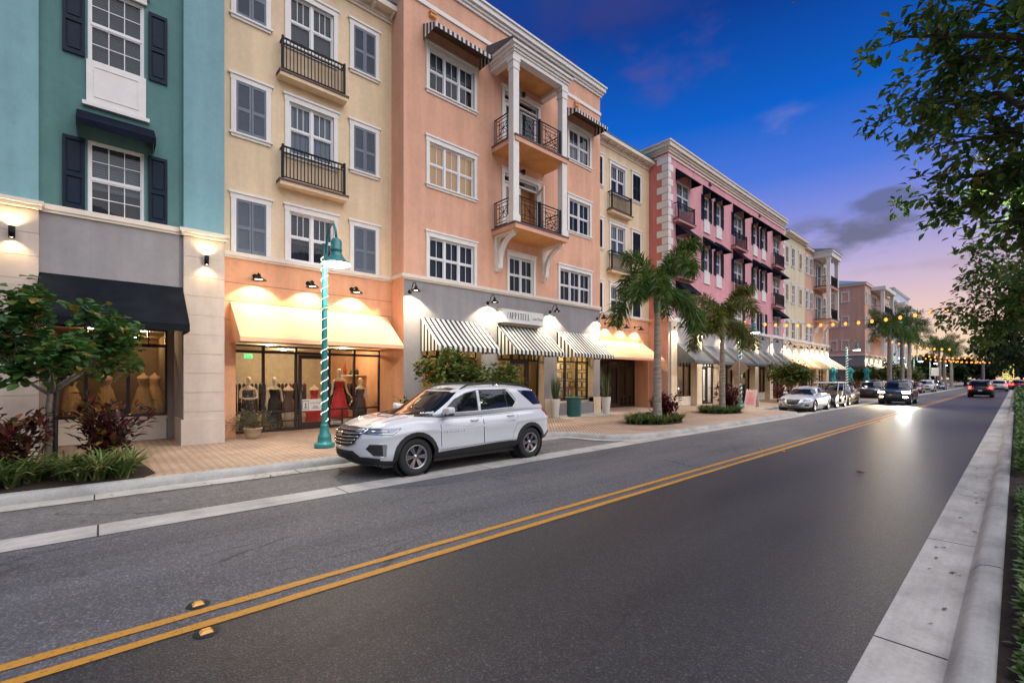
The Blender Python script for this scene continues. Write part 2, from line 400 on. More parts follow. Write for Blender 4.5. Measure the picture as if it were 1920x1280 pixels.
def paver_mat():
    m, t, b = newmat('brick_paving')
    g = t.nodes.new('ShaderNodeNewGeometry'); mp_ = t.nodes.new('ShaderNodeMapping'); t.links.new(g.outputs['Position'], mp_.inputs[0])
    mp_.inputs['Rotation'].default_value = (0, 0, R(45))
    br = t.nodes.new('ShaderNodeTexBrick'); t.links.new(mp_.outputs[0], br.inputs[0])
    br.inputs['Color1'].default_value = (.55, .375, .25, 1); br.inputs['Color2'].default_value = (.47, .335, .245, 1); br.inputs['Mortar'].default_value = (.12, .08, .06, 1)
    br.inputs['Scale'].default_value = 1; br.inputs['Brick Width'].default_value = .21; br.inputs['Row Height'].default_value = .105
    br.inputs['Mortar Size'].default_value = .011; br.inputs['Bias'].default_value = -.1
    r = tmix(t, .75, br.outputs[0], tramp(t, tnoise(t, 1.1, 5, .65), [(.3, .66), (.65, 1.12)]), 'MULTIPLY')
    r = tmix(t, .5, r, tramp(t, tnoise(t, 22, 4, .7), [(.3, .75), (.65, 1.1)]), 'MULTIPLY')
    t.links.new(r, b.inputs['Base Color']); b.inputs['Roughness'].default_value = .72
    tbump(t, b, br.outputs['Fac'], -.4, .006)
paver_mat()
m_, t_, b_ = newmat('yellow_paint')
r_ = tramp(t_, tnoise(t_, 30, 5, .75), [(.34, (.10, .07, .04)), (.42, (.52, .235, .022)), (.7, (.60, .29, .03))])
t_.links.new(r_, b_.inputs['Base Color']); b_.inputs['Roughness'].default_value = .6; tbump(t_, b_, tnoise(t_, 90, 2, .8), .5, .01)
plain('tan_joint', (.03, .028, .026), .9, obj=False)

YN, YF = -6, 420
def sheet(name, x0, x1, z, mat, y0=YN, y1=YF, ny=1):
    b = MB()
    for i in range(ny):
        a, c = y0+(y1-y0)*i/ny, y0+(y1-y0)*(i+1)/ny
        b.quad((x0,a,z),(x1,a,z),(x1,c,z),(x0,c,z))
    return tag(b.build(name, mat), kind='structure')
g = MB(); g.quad((-900,-500,-.06),(900,-500,-.06),(900,2500,-.06),(-900,2500,-.06)); tag(g.build('ground', 'earth'), kind='structure')
sheet('road_lane', -7.45, -4.16, -.004, 'old_asphalt')
sheet('road_lane', -4.16, -.62, -.002, 'new_asphalt')
sheet('parking_lane', -10.4, -7.45, -.012, 'parking_asphalt')
# double yellow line, edges a little ragged
for x0 in (-4.17, -4.42):
    b = MB(); ys = [YN+i*.35 for i in range(int(160/.35))]
    e0 = [x0-.05+rnd.uniform(-.006,.006) for _ in ys]; e1 = [x0+.05+rnd.uniform(-.006,.006) for _ in ys]
    for i in range(len(ys)-1): b.quad((e0[i],ys[i],.004),(e1[i],ys[i],.004),(e1[i+1],ys[i+1],.004),(e0[i+1],ys[i+1],.004))
    tag(b.build('yellow_line', 'yellow_paint'), kind='structure')
# concrete strip between the lane and the parking bays, cut by joints
def strip_joints(name, x0, x1, z, mat, y0, y1, step, off=0):
    b = MB(); y = y0+off
    a = y0
    while a < y1:
        c = min(y, y1)
        if c > a+.02:
            n = max(1, int((c-a)/.6)); 
            for i in range(n):
                p, q = a+(c-.02-a)*i/n, a+(c-.02-a)*(i+1)/n
                b.quad((x0,p,z),(x1,p,z),(x1,q,z),(x0,q,z))
            b.quad((x0,c-.02,z-.003),(x1,c-.02,z-.003),(x1,c,z-.003),(x0,c,z-.003),1)
        a = c; y += step
    return tag(b.build(name, [mat, 'tan_joint']), kind='structure')
strip_joints('concrete_strip', -7.93, -7.36, .004, 'gutter_concrete', YN, 140, 3.05, 2.93)
strip_joints('gutter', -10.06, -9.62, -.002, 'gutter_concrete', YN, 140, 3.05, 2.88)

# left kerb follows the parking bays and bulges out at the palms
def kerb_line():
    P = [(-10.08, YN), (-10.08, 9.5), (-10.07, 10.6)]
    P += [(-10.0, 11.0), (-9.75, 11.28), (-9.3, 11.42), (-8.75, 11.5), (-8.35, 11.72), (-8.02, 12.25), (-7.83, 13.0), (-7.72, 14.0), (-7.66, 15.5), (-7.62, 18.0), (-7.56, 22.0),
          (-7.56, 26.2), (-7.66, 27.0), (-7.95, 27.55), (-8.5, 27.85), (-9.4, 28.0), (-9.9, 28.25), (-10.08, 28.9)]
    P += [(-10.08, 46), (-10.0, 46.6), (-9.6, 47.0), (-8.6, 47.2), (-8.0, 47.7), (-7.8, 48.6), (-7.8, 61.5), (-8.3, 62.4), (-9.6, 62.7), (-10.08, 63.4), (-10.08, 140)]
    return P
KL = kerb_line()
def offset_line(P, d):
    out = []
    for i, p in enumerate(P):
        a = Vector(P[max(i-1,0)]); c = Vector(P[min(i+1,len(P)-1)]); t = (c-a).normalized(); n = Vector((t.y, -t.x))   # right side = road
        out.append((p[0]+n.x*d, p[1]+n.y*d))
    return out
prof = [(.03, -.01), (.025, .05), (.0, .115), (-.03, .138), (-.06, .146), (-.17, .15)]
lines = [offset_line(KL, d) for d, z in prof]
b = MB()
vs2 = [(x, y, prof[k][1]) for k in range(len(prof)) for (x, y) in lines[k]]
n = len(KL)
b.add(vs2, [(k*n+i, k*n+i+1, (k+1)*n+i+1, (k+1)*n+i) for k in range(len(prof)-1) for i in range(n-1)], 0, True)
tag(b.build('kerb', 'kerb_concrete'), kind='structure')
# gutter pan that follows the bulges
ga, gb = offset_line(KL, .02), offset_line(KL, .36)
b = MB()
for i in range(len(KL)-1):
    if KL[i][0] > -10.075 or KL[i+1][0] > -10.075:
        b.quad((*ga[i], .006), (*gb[i], .006), (*gb[i+1], .006), (*ga[i+1], .006))
tag(b.build('gutter', 'gutter_concrete'), kind='structure')
# brick pavement from the kerb to the shops
b = MB(); kk = offset_line(KL, -.165)
for i in range(len(kk)-1):
    b.quad((-17.4, kk[i][1], .146), (*kk[i], .146), (*kk[i+1], .146), (-17.4, kk[i+1][1], .146))
b.quad((-17.4, 140, .146), (-10.2, 140, .146), (-10.2, 300, .146), (-17.4, 300, .146))
tag(b.build('pavement', 'brick_paving'), kind='structure')
b = MB(); b.box(-15.0, -13.2, 15.1, 19.4, .10, .152); tag(b.build('doorstep_slab', 'gutter_concrete'), kind='structure')
# right: gutter pan and rolled kerb
strip_joints('gutter', -.70, -.30, .004, 'gutter_concrete', YN, 260, 3.05, 1.06)
b = MB(); prof = [(-.31, .0), (-.295, .012), (-.27, .06), (-.245, .095), (-.21, .112), (-.15, .118), (-.095, .118), (-.08, .10), (-.08, -.02)]
for j in range(86):
    a, c = -6+3.05*j+.05, -6+3.05*(j+1)+.03
    vs2 = [(x, y, z) for (x, z) in prof for y in (a, c)]
    b.add(vs2, [(2*k, 2*k+1, 2*k+3, 2*k+2) for k in range(len(prof)-1)], 0, True)
    b.quad((-.30,c,-.005),(-.30,c+.02,-.005),(-.09,c+.02,.105),(-.09,c,.105),1)
tag(b.build('kerb', ['kerb_concrete', 'tan_joint']), kind='structure')
b = MB()
ny = 90
for i in range(ny):
    y0, y1 = -6+i*2.2, -6+(i+1)*2.2
    b.quad((-.08,y0,.085),(1.9,y0,.10),(1.9,y1,.10),(-.08,y1,.085))
tag(b.build('planting_soil', 'mulch'), kind='structure')
b = MB(); b.quad((1.9,-6,.11),(9,-6,.11),(9,300,.11),(1.9,300,.11)); tag(b.build('pavement', 'brick_paving'), kind='structure')
# raised amber road markers beside the yellow lines
plain('marker_amber', (.75, .36, .03), .25, var=.1, coat=.5); plain('bitumen_pad', (.012, .012, .013), .7)
mk = MB(); mk.add([(-.05,-.06,0),(.05,-.06,0),(.05,.06,0),(-.05,.06,0),(-.032,-.034,.022),(.032,-.034,.022),(.032,.034,.022),(-.032,.034,.022)],
                  [(4,5,6,7),(0,1,5,4),(1,2,6,5),(2,3,7,6),(3,0,4,7)])
mk.v = [(x*.70, y*.70, z*.9) for x, y, z in mk.v]
mkm = mk.mesh('lens', 'marker_amber')
pd = MB(); pd.lathe([(.085,0),(.08,.002),(.0001,.0025)], n=18); pdm = pd.mesh('pad', 'bitumen_pad')
ML = {(-4.57,.6): 'nearest amber road marker on the far side of the double yellow line', (-4.03,.58): 'nearest amber road marker on the camera side of the double yellow line'}
for (x, y) in ((-4.57,.6), (-4.03,.58)) + tuple((x, 13.1+12.2*k) for k in range(4) for x in (-4.57, -4.03)):
    lab = ML.get((x, y)) or ('small amber road marker up the street, left of the double yellow line' if x < -4.3 else 'small amber road marker up the street, right of the double yellow line')
    t = thing('road_marker', lab, 'road marker', (x, y, .002), group='amber markers along the yellow lines')
    link('pad', pdm, t, (x, y, .002)); link('lens', mkm, t, (x, y, .004))
t = thing('road_marker', 'single low red reflector standing alone in the dark lane', 'road marker', (-2.11, 11.41, 0))
plain('marker_red', (.30, .05, .04), .4); mk.build('lens', 'marker_red', t, at=(0,0,.004)); pd.build('pad', 'bitumen_pad', t, at=(0,0,.002))

# ---------------------------------------------------------------- building components (local: +x out of the wall, y along it, z up)
CACHE = {}
def cached(key, fn):
    if key not in CACHE: CACHE[key] = fn()
    return CACHE[key]
def window_mesh(w, h, units, top, bot, head, sill, casing, trim='white_trim'):
    b = MB(); c = .13
    if casing:
        b.box(-.02, .045, -w/2-c, -w/2, 0, h, 0); b.box(-.02, .045, w/2, w/2+c, 0, h, 0)
        if head:
            b.box(-.02, .05, -w/2-c-.02, w/2+c+.02, h, h+.17, 0); b.box(-.02, .085, -w/2-c-.06, w/2+c+.06, h+.17, h+.235, 0)
        else: b.box(-.02, .045, -w/2-c, w/2+c, h, h+.12, 0)
        if sill:
            b.box(-.02, .045, -w/2-c, w/2+c, -.14, -.055, 0); b.box(-.02, .09, -w/2-c-.05, w/2+c+.05, -.055, 0, 0)
    # box frame and sashes
    b.box(-.13, -.03, -w/2, -w/2+.045, 0, h, 1); b.box(-.13, -.03, w/2-.045, w/2, 0, h, 1)
    b.box(-.13, -.03, -w/2+.045, w/2-.045, h-.045, h, 1); b.box(-.13, -.02, -w/2+.045, w/2-.045, 0, .05, 1)
    uw = (w-.09)/units
    for u in range(units):
        y0 = -w/2+.045+u*uw; y1 = y0+uw
        if u: b.box(-.125, -.025, y0-.04, y0+.04, .05, h-.045, 1)
        a, c2 = y0+(.04 if u else 0), y1-(.04 if u < units-1 else 0)
        zm = .05+(h-.095)*.5
        b.box(-.10, -.05, a, c2, zm-.022, zm+.022, 1)
        for (z0, z1, (nc, nr), x) in ((zm+.022, h-.045, top, -.085), (.05, zm-.022, bot, -.095)):
            b.box(x-.01, x+.03, a, a+.03, z0, z1, 1); b.box(x-.01, x+.03, c2-.03, c2, z0, z1, 1)
            b.box(x-.008, x+.028, a+.03, c2-.03, z0, z0+.03, 1); b.box(x-.008, x+.028, a+.03, c2-.03, z1-.03, z1, 1)
            for k in range(1, nc): yy = a+.04+(c2-a-.08)*k/nc; b.box(x, x+.02, yy-.009, yy+.009, z0+.03, z1-.03, 1)
            for k in range(1, nr): zz = z0+.035+(z1-z0-.07)*k/nr; b.box(x+.002, x+.018, a+.03, c2-.03, zz-.009, zz+.009, 1)
    return b.mesh('window', [trim, 'window_white'])
def plane_mesh(name, w, h, x, mat):
    b = MB(); b.quad((x,-w/2,0),(x,w/2,0),(x,w/2,h),(x,-w/2,h)); return b.mesh(name, mat)
def shutter_mesh(w, h, mat, louvre=True):
    b = MB(); fr = .055
    b.box(0, .04, 0, fr, 0, h); b.box(0, .04, w-fr, w, 0, h); b.box(0, .04, fr, w-fr, 0, .09); b.box(0, .04, fr, w-fr, h-.08, h)
    zm = h*.47; b.box(0, .04, fr, w-fr, zm-.05, zm+.05)
    b.quad((.006,fr,.09),(.006,w-fr,.09),(.006,w-fr,h-.08),(.006,fr,h-.08))
    if louvre:
        for z0, z1 in ((.09, zm-.05), (zm+.05, h-.08)):
            n = max(3, int((z1-z0)/.055)); s = (z1-z0)/n
            for i in range(n):
                z = z0+i*s
                b.quad((.036,fr,z+.004),(.036,w-fr,z+.004),(.01,w-fr,z+s*.95),(.01,fr,z+s*.95))
    else:
        for z0, z1 in ((.13, zm-.09), (zm+.09, h-.12)): b.box(.006, .028, fr+.035, w-fr-.035, z0, z1)
    return b.mesh('shutter', mat)
def window(par, X, y, z, w, h, units=2, top=(2,1), bot=(2,1), head=True, sill=True, casing=True, blind='blind_dark', rot=None, trim='white_trim', ori=None):
    me = cached(('w', w, h, units, top, bot, head, sill, casing, trim), lambda: window_mesh(w, h, units, top, bot, head, sill, casing, trim))
    r = (0,0,ori) if ori else None
    o = link('window', me, par, (X, y, z), r)
    pm = cached(('pane', w, h), lambda: plane_mesh('pane', w-.06, h-.06, -.089, 'window_glass'))
    place(bpy.data.objects.new('pane', pm), o, (0,0,.03))
    fr = (1.0, .62, 1.0, .5, .8, 1.0, .35)[int(abs(y*7.3+z*3.1)*10) % 7] if blind not in ('curtain', 'blind_lit') else 1.0
    def bl():
        b = MB(); W, H = w-.06, h-.06; zc = H*(1-fr)
        b.quad((-.16,-W/2,zc),(-.16,W/2,zc),(-.16,W/2,H),(-.16,-W/2,H),0)
        if fr < 1: b.quad((-.17,-W/2,0),(-.17,W/2,0),(-.17,W/2,zc+.02),(-.17,-W/2,zc+.02),1)
        return b.mesh('blind', [blind, 'dark_room'])
    place(bpy.data.objects.new('blind', cached(('blind', w, h, blind, fr), bl)), o, (0,0,.03))
    return o
def shutter(par, X, y0, z, w, h, mat, louvre=True):
    me = cached(('sh', w, h, mat, louvre), lambda: shutter_mesh(w, h, mat, louvre)); return link('shutter', me, par, (X+.004, y0, z))
def shuttered_opening(par, X, y, z, w, h, mat, trim='white_trim', sill=True):
    """a cased opening closed by a pair of louvred shutters"""
    def mk():
        b = MB(); c = .13
        b.box(0, .05, -w/2-c, -w/2, 0, h); b.box(0, .05, w/2, w/2+c, 0, h)
        b.box(0, .055, -w/2-c-.02, w/2+c+.02, h, h+.15); b.box(0, .09, -w/2-c-.07, w/2+c+.07, h+.15, h+.215)
        if sill: b.box(0, .05, -w/2-c, w/2+c, -.13, -.05); b.box(0, .09, -w/2-c-.05, w/2+c+.05, -.05, 0)
        return b.mesh('window_surround', trim)
    o = link('window_surround', cached(('so', w, h, trim, sill), mk), par, (X, y, z))
    me = cached(('sh', w/2-.005, h, mat, True), lambda: shutter_mesh(w/2-.005, h, mat, True))
    for k in (0, 1): c = bpy.data.objects.new('shutter', me); place(c, o, (.004, -w/2+k*(w/2+.005), 0))
    return o
def wall(par, name, X, y0, y1, z0, z1, holes, mats, reveal=.16, grooves=None):
    """street-facing wall with real openings; mats: wall, reveal"""
    b = MB()
    ys = sorted({y0, y1, *[min(max(q, y0), y1) for h in holes for q in h[:2]]}); zs = sorted({z0, z1, *[min(max(q, z0), z1) for h in holes for q in h[2:4]]})
    for i in range(len(ys)-1):
        for j in range(len(zs)-1):
            cy, cz = (ys[i]+ys[i+1])/2, (zs[j]+zs[j+1])/2
            if any(h[0] < cy < h[1] and h[2] < cz < h[3] for h in holes): continue
            b.quad((X,ys[i],zs[j]),(X,ys[i+1],zs[j]),(X,ys[i+1],zs[j+1]),(X,ys[i],zs[j+1]))
    for h in holes:
        a, c, d, e = h[:4]; r = X-(h[4] if len(h) > 4 else reveal)
        b.quad((X,a,d),(X,a,e),(r,a,e),(r,a,d),1); b.quad((X,c,d),(r,c,d),(r,c,e),(X,c,e),1)
        b.quad((X,a,e),(X,c,e),(r,c,e),(r,a,e),1)
        if d > .3: b.quad((X,a,d),(r,a,d),(r,c,d),(X,c,d),1)
    return b.build(name, mats, par)
def awning(par, X, y0, y1, zt, zb, proj, mats, val=.13, scallop=False, ends=True, y1b=None, name='awning'):
    """sloped canvas with closed triangular ends and a hanging valance; mats: slope, side, soffit"""
    b = MB(); F = X+proj; th = .02
    n = max(2, int((y1-y0)/.3)); ny = n
    for i in range(n):
        a, c = y0+(y1-y0)*i/n, y0+(y1-y0)*(i+1)/n
        for k in range(4):                                # slight sag between the frame bars
            t0, t1 = k/4, (k+1)/4
            def P(y, t): sg = -.018*math.sin(math.pi*t); return (X+.01+(proj-.01)*t, y, zt+(zb-zt)*t+sg)
            b.quad(P(a,t0),P(a,t1),P(c,t1),P(c,t0),0)
    b.quad((F,y0,zb-val),(F,y1,zb-val),(F,y1,zb),(F,y0,zb),0)
    if ends:
        for y in (y0, y1): b.poly([(X+.01,y,zt),(X+.01,y,zb-val),(F,y,zb-val),(F,y,zb)],1)
    b.quad((X+.01,y0+.01,zt-.07),(F-.02,y0+.01,zb-.05),(F-.02,y1-.01,zb-.05),(X+.01,y1-.01,zt-.07),2)
    return b.build(name, mats, par)
def rail_picket(par, X0, X1, y0, y1, z, h, mat='black_metal', ends=True):
    """balcony guard of upright bars between two top rails; X1 is its street face"""
    b = MB()
    for y in (y0, y1): b.box(X1-.06, X1, y-.03, y+.03, z, z+h+.04)
    b.box(X1-.05, X1-.01, y0+.03, y1-.03, z+h-.05, z+h); b.box(X1-.045, X1-.015, y0+.03, y1-.03, z+h-.22, z+h-.19); b.box(X1-.045, X1-.015, y0+.03, y1-.03, z+.07, z+.10)
    n = int((y1-y0)/.105)
    for i in range(1, n):
        y = y0+(y1-y0)*i/n; b.box(X1-.042, X1-.018, y-.012, y+.012, z+.10, z+h-.05)
    if ends:
        for y in (y0, y1):
            b.box(X0, X1-.06, y-.018, y+.018, z+h-.05, z+h); b.box(X0, X1-.06, y-.018, y+.018, z+.07, z+.10)
            k = max(2, int((X1-X0)/.115))
            for i in range(1, k): x = X0+(X1-.06-X0)*i/k; b.box(x-.009, x+.009, y-.008, y+.008, z+.1, z+h-.05)
    return b, mat
def balcony_slab(par, X0, X1, y0, y1, zt, th, mats):
    b = MB(); b.box(X0-.1, X1, y0, y1, zt-th, zt-.06, 0); b.box(X0-.1, X1+.03, y0-.03, y1+.03, zt-.06, zt, 1)
    return b.build('balcony', mats, par)
def juliet(par, X, Xf, y0, y1, zt, th, h, mat, soffit='brick_cap'):
    s = balcony_slab(par, X, Xf, y0, y1, zt, th, [mat, soffit])
    b, m = rail_picket(None, X, Xf-.04, y0+.09, y1-.09, zt, h); b.build('railing', m, s)
    return s
def chip_panel(b, A, B, z0, z1, pat=True):
    """one panel of the fretwork guard between points A and B (x, y), bottom z0, top z1"""
    A, B = Vector(A), Vector(B)
    def P(u, v): q = A+(B-A)*u; return (q.x, q.y, z0+(z1-z0)*v)
    W = (B-A).length; px = lambda d: d/W
    for v in (0, 1): b.bar(P(0,v), P(1,v), .035)
    for u in (px(.0), px(.07), 1-px(.07), 1): b.bar(P(u,0), P(u,1), .018)
    u0, u1 = px(.14), 1-px(.14); ui0, ui1 = px(.30), 1-px(.30)
    for u in (u0, u1): b.bar(P(u,.02), P(u,.98), .02)
    for v in (.12, .88): b.bar(P(u0,v), P(u1,v), .02)
    for u in (ui0, ui1): b.bar(P(u,.12), P(u,.88), .018)
    for v in (.28, .72): b.bar(P(u0,v), P(u1,v), .018)
    b.bar(P(ui0,.28), P(ui1,.72), .018); b.bar(P(ui0,.72), P(ui1,.28), .018); b.bar(P(ui0,.5), P(ui1,.5), .016); b.bar(P((ui0+ui1)/2,.28), P((ui0+ui1)/2,.72), .016)
def gooseneck_mesh(flat=False):
    b = MB()
    b.lathe([(.001,.0),(.075,.0),(.075,.02),(.03,.035),(.001,.036)], n=14, axis=0)
    if flat: b.tube([(.02,0,0),(.25,0,.015),(.40,0,.03),(.44,0,.0)], .016, 6); top = (.44, -.02)
    else: b.tube([(.02,0,0),(.10,0,.02),(.16,0,.10),(.21,0,.22),(.28,0,.285),(.36,0,.285),(.42,0,.22),(.44,0,.13)], .016, 6); top = (.44, .13)
    x, z = top; r = .17 if not flat else .20
    b.lathe([(.001,z+.02),(.045,z+.02),(.055,z-.05),(.07,z-.07),(r,z-.155),(r+.005,z-.17),(r-.012,z-.166),(.06,z-.085),(.001,z-.08)], (x,0,0), 18)
    return b.mesh('wall_lamp', 'black_metal'), x, z
emit('bulb_warm', (1.0, .80, .48), 14); emit('bulb_white', (1.0, .92, .78), 18); emit("bulb_amber", (1.0, .30, .045), 2.8); emit('led_rope', (1.0, .97, .86), 1.7)
def bulb_mesh(r, mat): b = MB(); b.lathe([(.001,-.012),(r*.7,-.012),(r,0),(r*.7,.012),(.001,.02)], n=14); return b.mesh('bulb', mat)
def wall_lamp(par, X, y, z, energy, color, flat=False, spot=112, on=True, blend=.22, tilt=.22):
    me, x, zz = cached(('gn', flat), lambda: gooseneck_mesh(flat))
    o = link('wall_lamp', me, par, (X, y, z))
    bm_ = cached(('gb', flat), lambda: bulb_mesh(.13 if flat else .11, 'bulb_warm'))
    bo = bpy.data.objects.new('bulb', bm_); place(bo, o, (x, 0, zz-.125))
    if on: light('SPOT', o, WP[o]+Vector((x, 0, zz-.15)), energy, color, .05, spot, blend, (-tilt, 0, -1))
    return o
def shopfront(par, X, y0, y1, z0, z1, mull, transom=None, mids=(), door=None, pane='shop_glass', lowrail=None, lowmull=(), name='shop_front', fr=.055, small=()):
    """dark metal shop window: frame with its pane, and a door of its own"""
    b = MB(); d0, d1 = X-.06, X+.04
    dy0, dy1 = door if door else (1e9, 1e9)
    b.box(d0, d1, y0, y0+fr, z0, z1); b.box(d0, d1, y1-fr, y1, z0, z1)
    b.box(d0+.002, d1-.002, y0+fr, y1-fr, z1-fr, z1)
    segs = [(y0+fr, min(y1-fr, dy0))] + ([(dy1, y1-fr)] if door else [])
    for a, c in segs:
        if c-a > .05: b.box(d0+.002, d1-.002, a, c, z0, z0+.09)
    for y in mull: b.box(d0+.001, d1-.001, y-fr*.7, y+fr*.7, z0+.09 if not door or not (dy0-.05 < y < dy1+.05) else z0, z1-fr)
    if transom: b.box(d0+.004, d1-.004, y0+fr, y1-fr, transom-.04, transom+.04)
    for y in small: b.box(d0+.01, d1-.01, y-.02, y+.02, transom+.04, z1-fr)
    if lowrail:
        for a, c in segs:
            if c-a > .05: b.box(d0+.005, d1-.005, a, c, lowrail-.03, lowrail+.03)
        for y in lowmull: b.box(d0+.01, d1-.01, y-.02, y+.02, z0+.09, lowrail-.03)
        for a, c in segs:
            if lowmull and c-a > .05: b.box(d0+.011, d1-.011, a, c, (z0+lowrail)/2-.02, (z0+lowrail)/2+.02)
    o = b.build(name, 'bronze_frame', par)
    p = MB()
    for a, c in segs:
        if c-a > .05: p.quad((X-.012,a,z0+.05),(X-.012,c,z0+.05),(X-.012,c,z1-.02),(X-.012,a,z1-.02))
    if door: p.quad((X-.012,dy0,(transom or z1)),(X-.012,dy1,(transom or z1)),(X-.012,dy1,z1-.02),(X-.012,dy0,z1-.02))
    p.build('pane', pane, o)
    if door:
        b = MB(); zt = (transom or z1)-.05; s = .11
        b.box(d0-.004, d1+.004, dy0+.01, dy0+s, z0+.01, zt); b.box(d0-.004, d1+.004, dy1-s, dy1-.01, z0+.01, zt)
        b.box(d0-.003, d1+.003, dy0+s, dy1-s, zt-.13, zt); b.box(d0-.003, d1+.003, dy0+s, dy1-s, z0+.01, z0+.24)
        dd = b.build('door', 'bronze_frame', par)
        p = MB(); p.quad((X-.012,dy0+s,z0+.24),(X-.012,dy1-s,z0+.24),(X-.012,dy1-s,zt-.13),(X-.012,dy0+s,zt-.13)); p.build('pane', pane, dd)
        h = MB(); h.tube([(d1,dy0+s*.6,z0+.85),(d1+.05,dy0+s*.6,z0+.87),(d1+.05,dy0+s*.6,z0+1.25),(d1,dy0+s*.6,z0+1.27)], .012, 6); h.build('handle', 'steel', dd)
    return o
plain('steel', (.45, .45, .46), .3, 1)
def shop_room(par, X, y0, y1, z0, z1, depth, mats, lights=(), name='shop_room'):
    """the lit room behind a shop window; mats: walls, floor, ceiling"""
    b = MB(); B = X-depth
    b.quad((B,y0,z0),(B,y1,z0),(B,y1,z1),(B,y0,z1),0)
    b.quad((X-.05,y0,z0),(B,y0,z0),(B,y0,z1),(X-.05,y0,z1),0); b.quad((X-.05,y1,z0),(X-.05,y1,z1),(B,y1,z1),(B,y1,z0),0)
    b.quad((X-.05,y0,z0+.01),(X-.05,y1,z0+.01),(B,y1,z0+.01),(B,y0,z0+.01),1); b.quad((X-.05,y0,z1),(B,y0,z1),(B,y1,z1),(X-.05,y1,z1),2)
    o = b.build(name, mats, par)
    for (x, y, e, c) in lights:
        l = MB(); l.lathe([(.001,z1-.03),(.10,z1-.03),(.11,z1-.001)], (x,y,0), 14); l.build('ceiling_lamp', 'bulb_white', o)
        light('POINT', o, (x, y, z1-.12), e, c, .08)
    return o
def panel_base(par, X, y0, y1, z0, z1, n, mat='cream_trim'):
    b = MB(); b.box(X-.2, X, y0, y1, z0, z1-.05); b.box(X-.2, X+.05, y0-.02, y1+.02, z1-.05, z1)
    wv = (y1-y0)/n
    for i in range(n):
        a, c = y0+i*wv+.10, y0+(i+1)*wv-.10; t = .022
        for q in ((a,c,z0+.16,z0+.16+t),(a,c,z1-.17-t,z1-.17),(a,a+t,z0+.16+t,z1-.17-t),(c-t,c,z0+.16+t,z1-.17-t)): b.box(X, X+.014, *q)
    return b.build('window_base', mat, par)
def cornice(par, X, y0, y1, steps, mat, left=None, name='cornice', right=None):
    """steps: (z0, z1, projection); left: x to which it returns along the side wall"""
    b = MB()
    for z0, z1, p in steps:
        b.box(X-.3, X+p, y0-(p if left is not None else 0), y1+(p if right is not None else 0), z0, z1)
        if left is not None: b.box(left, X-.3, y0-p, y0+.2, z0, z1)
        if right is not None: b.box(right, X-.3, y1-.2, y1+p, z0, z1)
    return b.build(name, mat, par)
def shell(par, X, Xb, y0, y1, z0, z1, mat, name='side_wall', roof=True):
    b = MB()
    b.quad((X,y0,z0),(X,y0,z1),(Xb,y0,z1),(Xb,y0,z0)); b.quad((X,y1,z0),(Xb,y1,z0),(Xb,y1,z1),(X,y1,z1)); b.quad((Xb,y0,z0),(Xb,y0,z1),(Xb,y1,z1),(Xb,y1,z0))
    o = b.build(name, mat, par)
    if roof: r = MB(); r.quad((X,y0,z1-.25),(X,y1,z1-.25),(Xb,y1,z1-.25),(Xb,y0,z1-.25)); r.build('roof', 'roof_grey', par)
    return o
def ledge(par, X, y0, y1, z0=5.44, z1=5.60, p=.10, mat='cream_trim'):
    b = MB(); b.box(X-.02, X+p, y0, y1, z0+.04, z1); b.box(X-.02, X+p*.6, y0, y1, z0-.02, z0+.04); return b.build('ledge', mat, par)
WARM = (1.0, .80, .52); SOFT = (1.0, .85, .62); NEUT = (1.0, .84, .58)

# ---------------------------------------------------------------- the row of buildings
G0 = .15
# === teal corner block, nearest the camera
A = thing('apartment_building', 'teal building nearest the camera with black shop awning and two glowing pilaster lamps', 'building', (-14.6, 0, G0), group='terraced buildings along the street')
up = [(-.235,.80,5.72,7.50), (-.235,.80,9.36,11.2)]
wall(A, 'wall', -14.62, -1.03, 1.59, 5.66, 15.2, up, ['teal_deep', 'teal_deep'])
wall(A, 'shop_wall', -14.62, -1.03, 1.59, G0, 5.66, [(-1.02,1.58,G0,3.55,2.0)], ['cool_grey_stucco', 'warm_grey_stucco'])
ledge(A, -14.62, -1.03, 1.59, 5.64, 5.80, .09, 'cream_trim')
for y0, y1 in ((-3.4,-1.03), (1.59,2.5)):
    b = MB(); b.box(-15.3, -14.5, y0, y1, 5.66, 15.2); b.build('pilaster', 'teal_light', A)
    b = MB()
    zs = [.81]+[1.0+.51*i for i in range(10)]+[5.66]
    for i in range(len(zs)-1):
        b.box(-15.3, -14.5, y0+.0, y1, zs[i]+(.012 if i else 0), zs[i+1]); 
        if i: b.box(-15.3, -14.512, y0+.012, y1-.012, zs[i], zs[i]+.012)
    b.box(-15.9, -14.44, y0-.06, y1, G0, .81)
    b.build('shop_pilaster', 'pilaster_stucco', A)
    b = MB(); b.box(-15.3, -14.43, y0-.05, y1+.05, 5.62, 5.70); b.box(-15.3, -14.38, y0-.09, y1+.09, 5.70, 5.79); b.build('pilaster_cap', 'cream_trim', A)
b = MB(); b.box(-21.0, -15.31, 1.60, 2.5, G0, 15.2); b.box(-26, -21.0, -3.4, 2.5, 0, 15.2); b.box(-21.0, -15.3, -3.4, -1.06, G0, 15.2); b.box(-21, -15.0, -1.03, 1.59, 5.7, 5.72); b.build('side_wall', 'warm_grey_stucco', A)
b = MB(); b.box(-26, -14.3, -3.4, 2.6, 15.2, 15.5); b.build('cornice', 'cream_trim', A)
window(A, -14.62, .2825, 5.72, 1.035, 1.78, 1, (3,2), (3,2), head=False, sill=False, casing=False, blind='blind_pale')
window(A, -14.62, .2825, 9.36, 1.035, 1.84, 1, (3,2), (3,2), head=True, sill=False, casing=False, blind='blind_dark')
b = MB(); b.box(-14.63, -14.56, -.26, .83, 8.37, 9.36); b.box(-14.63, -14.52, -.33, .90, 8.28, 8.37)
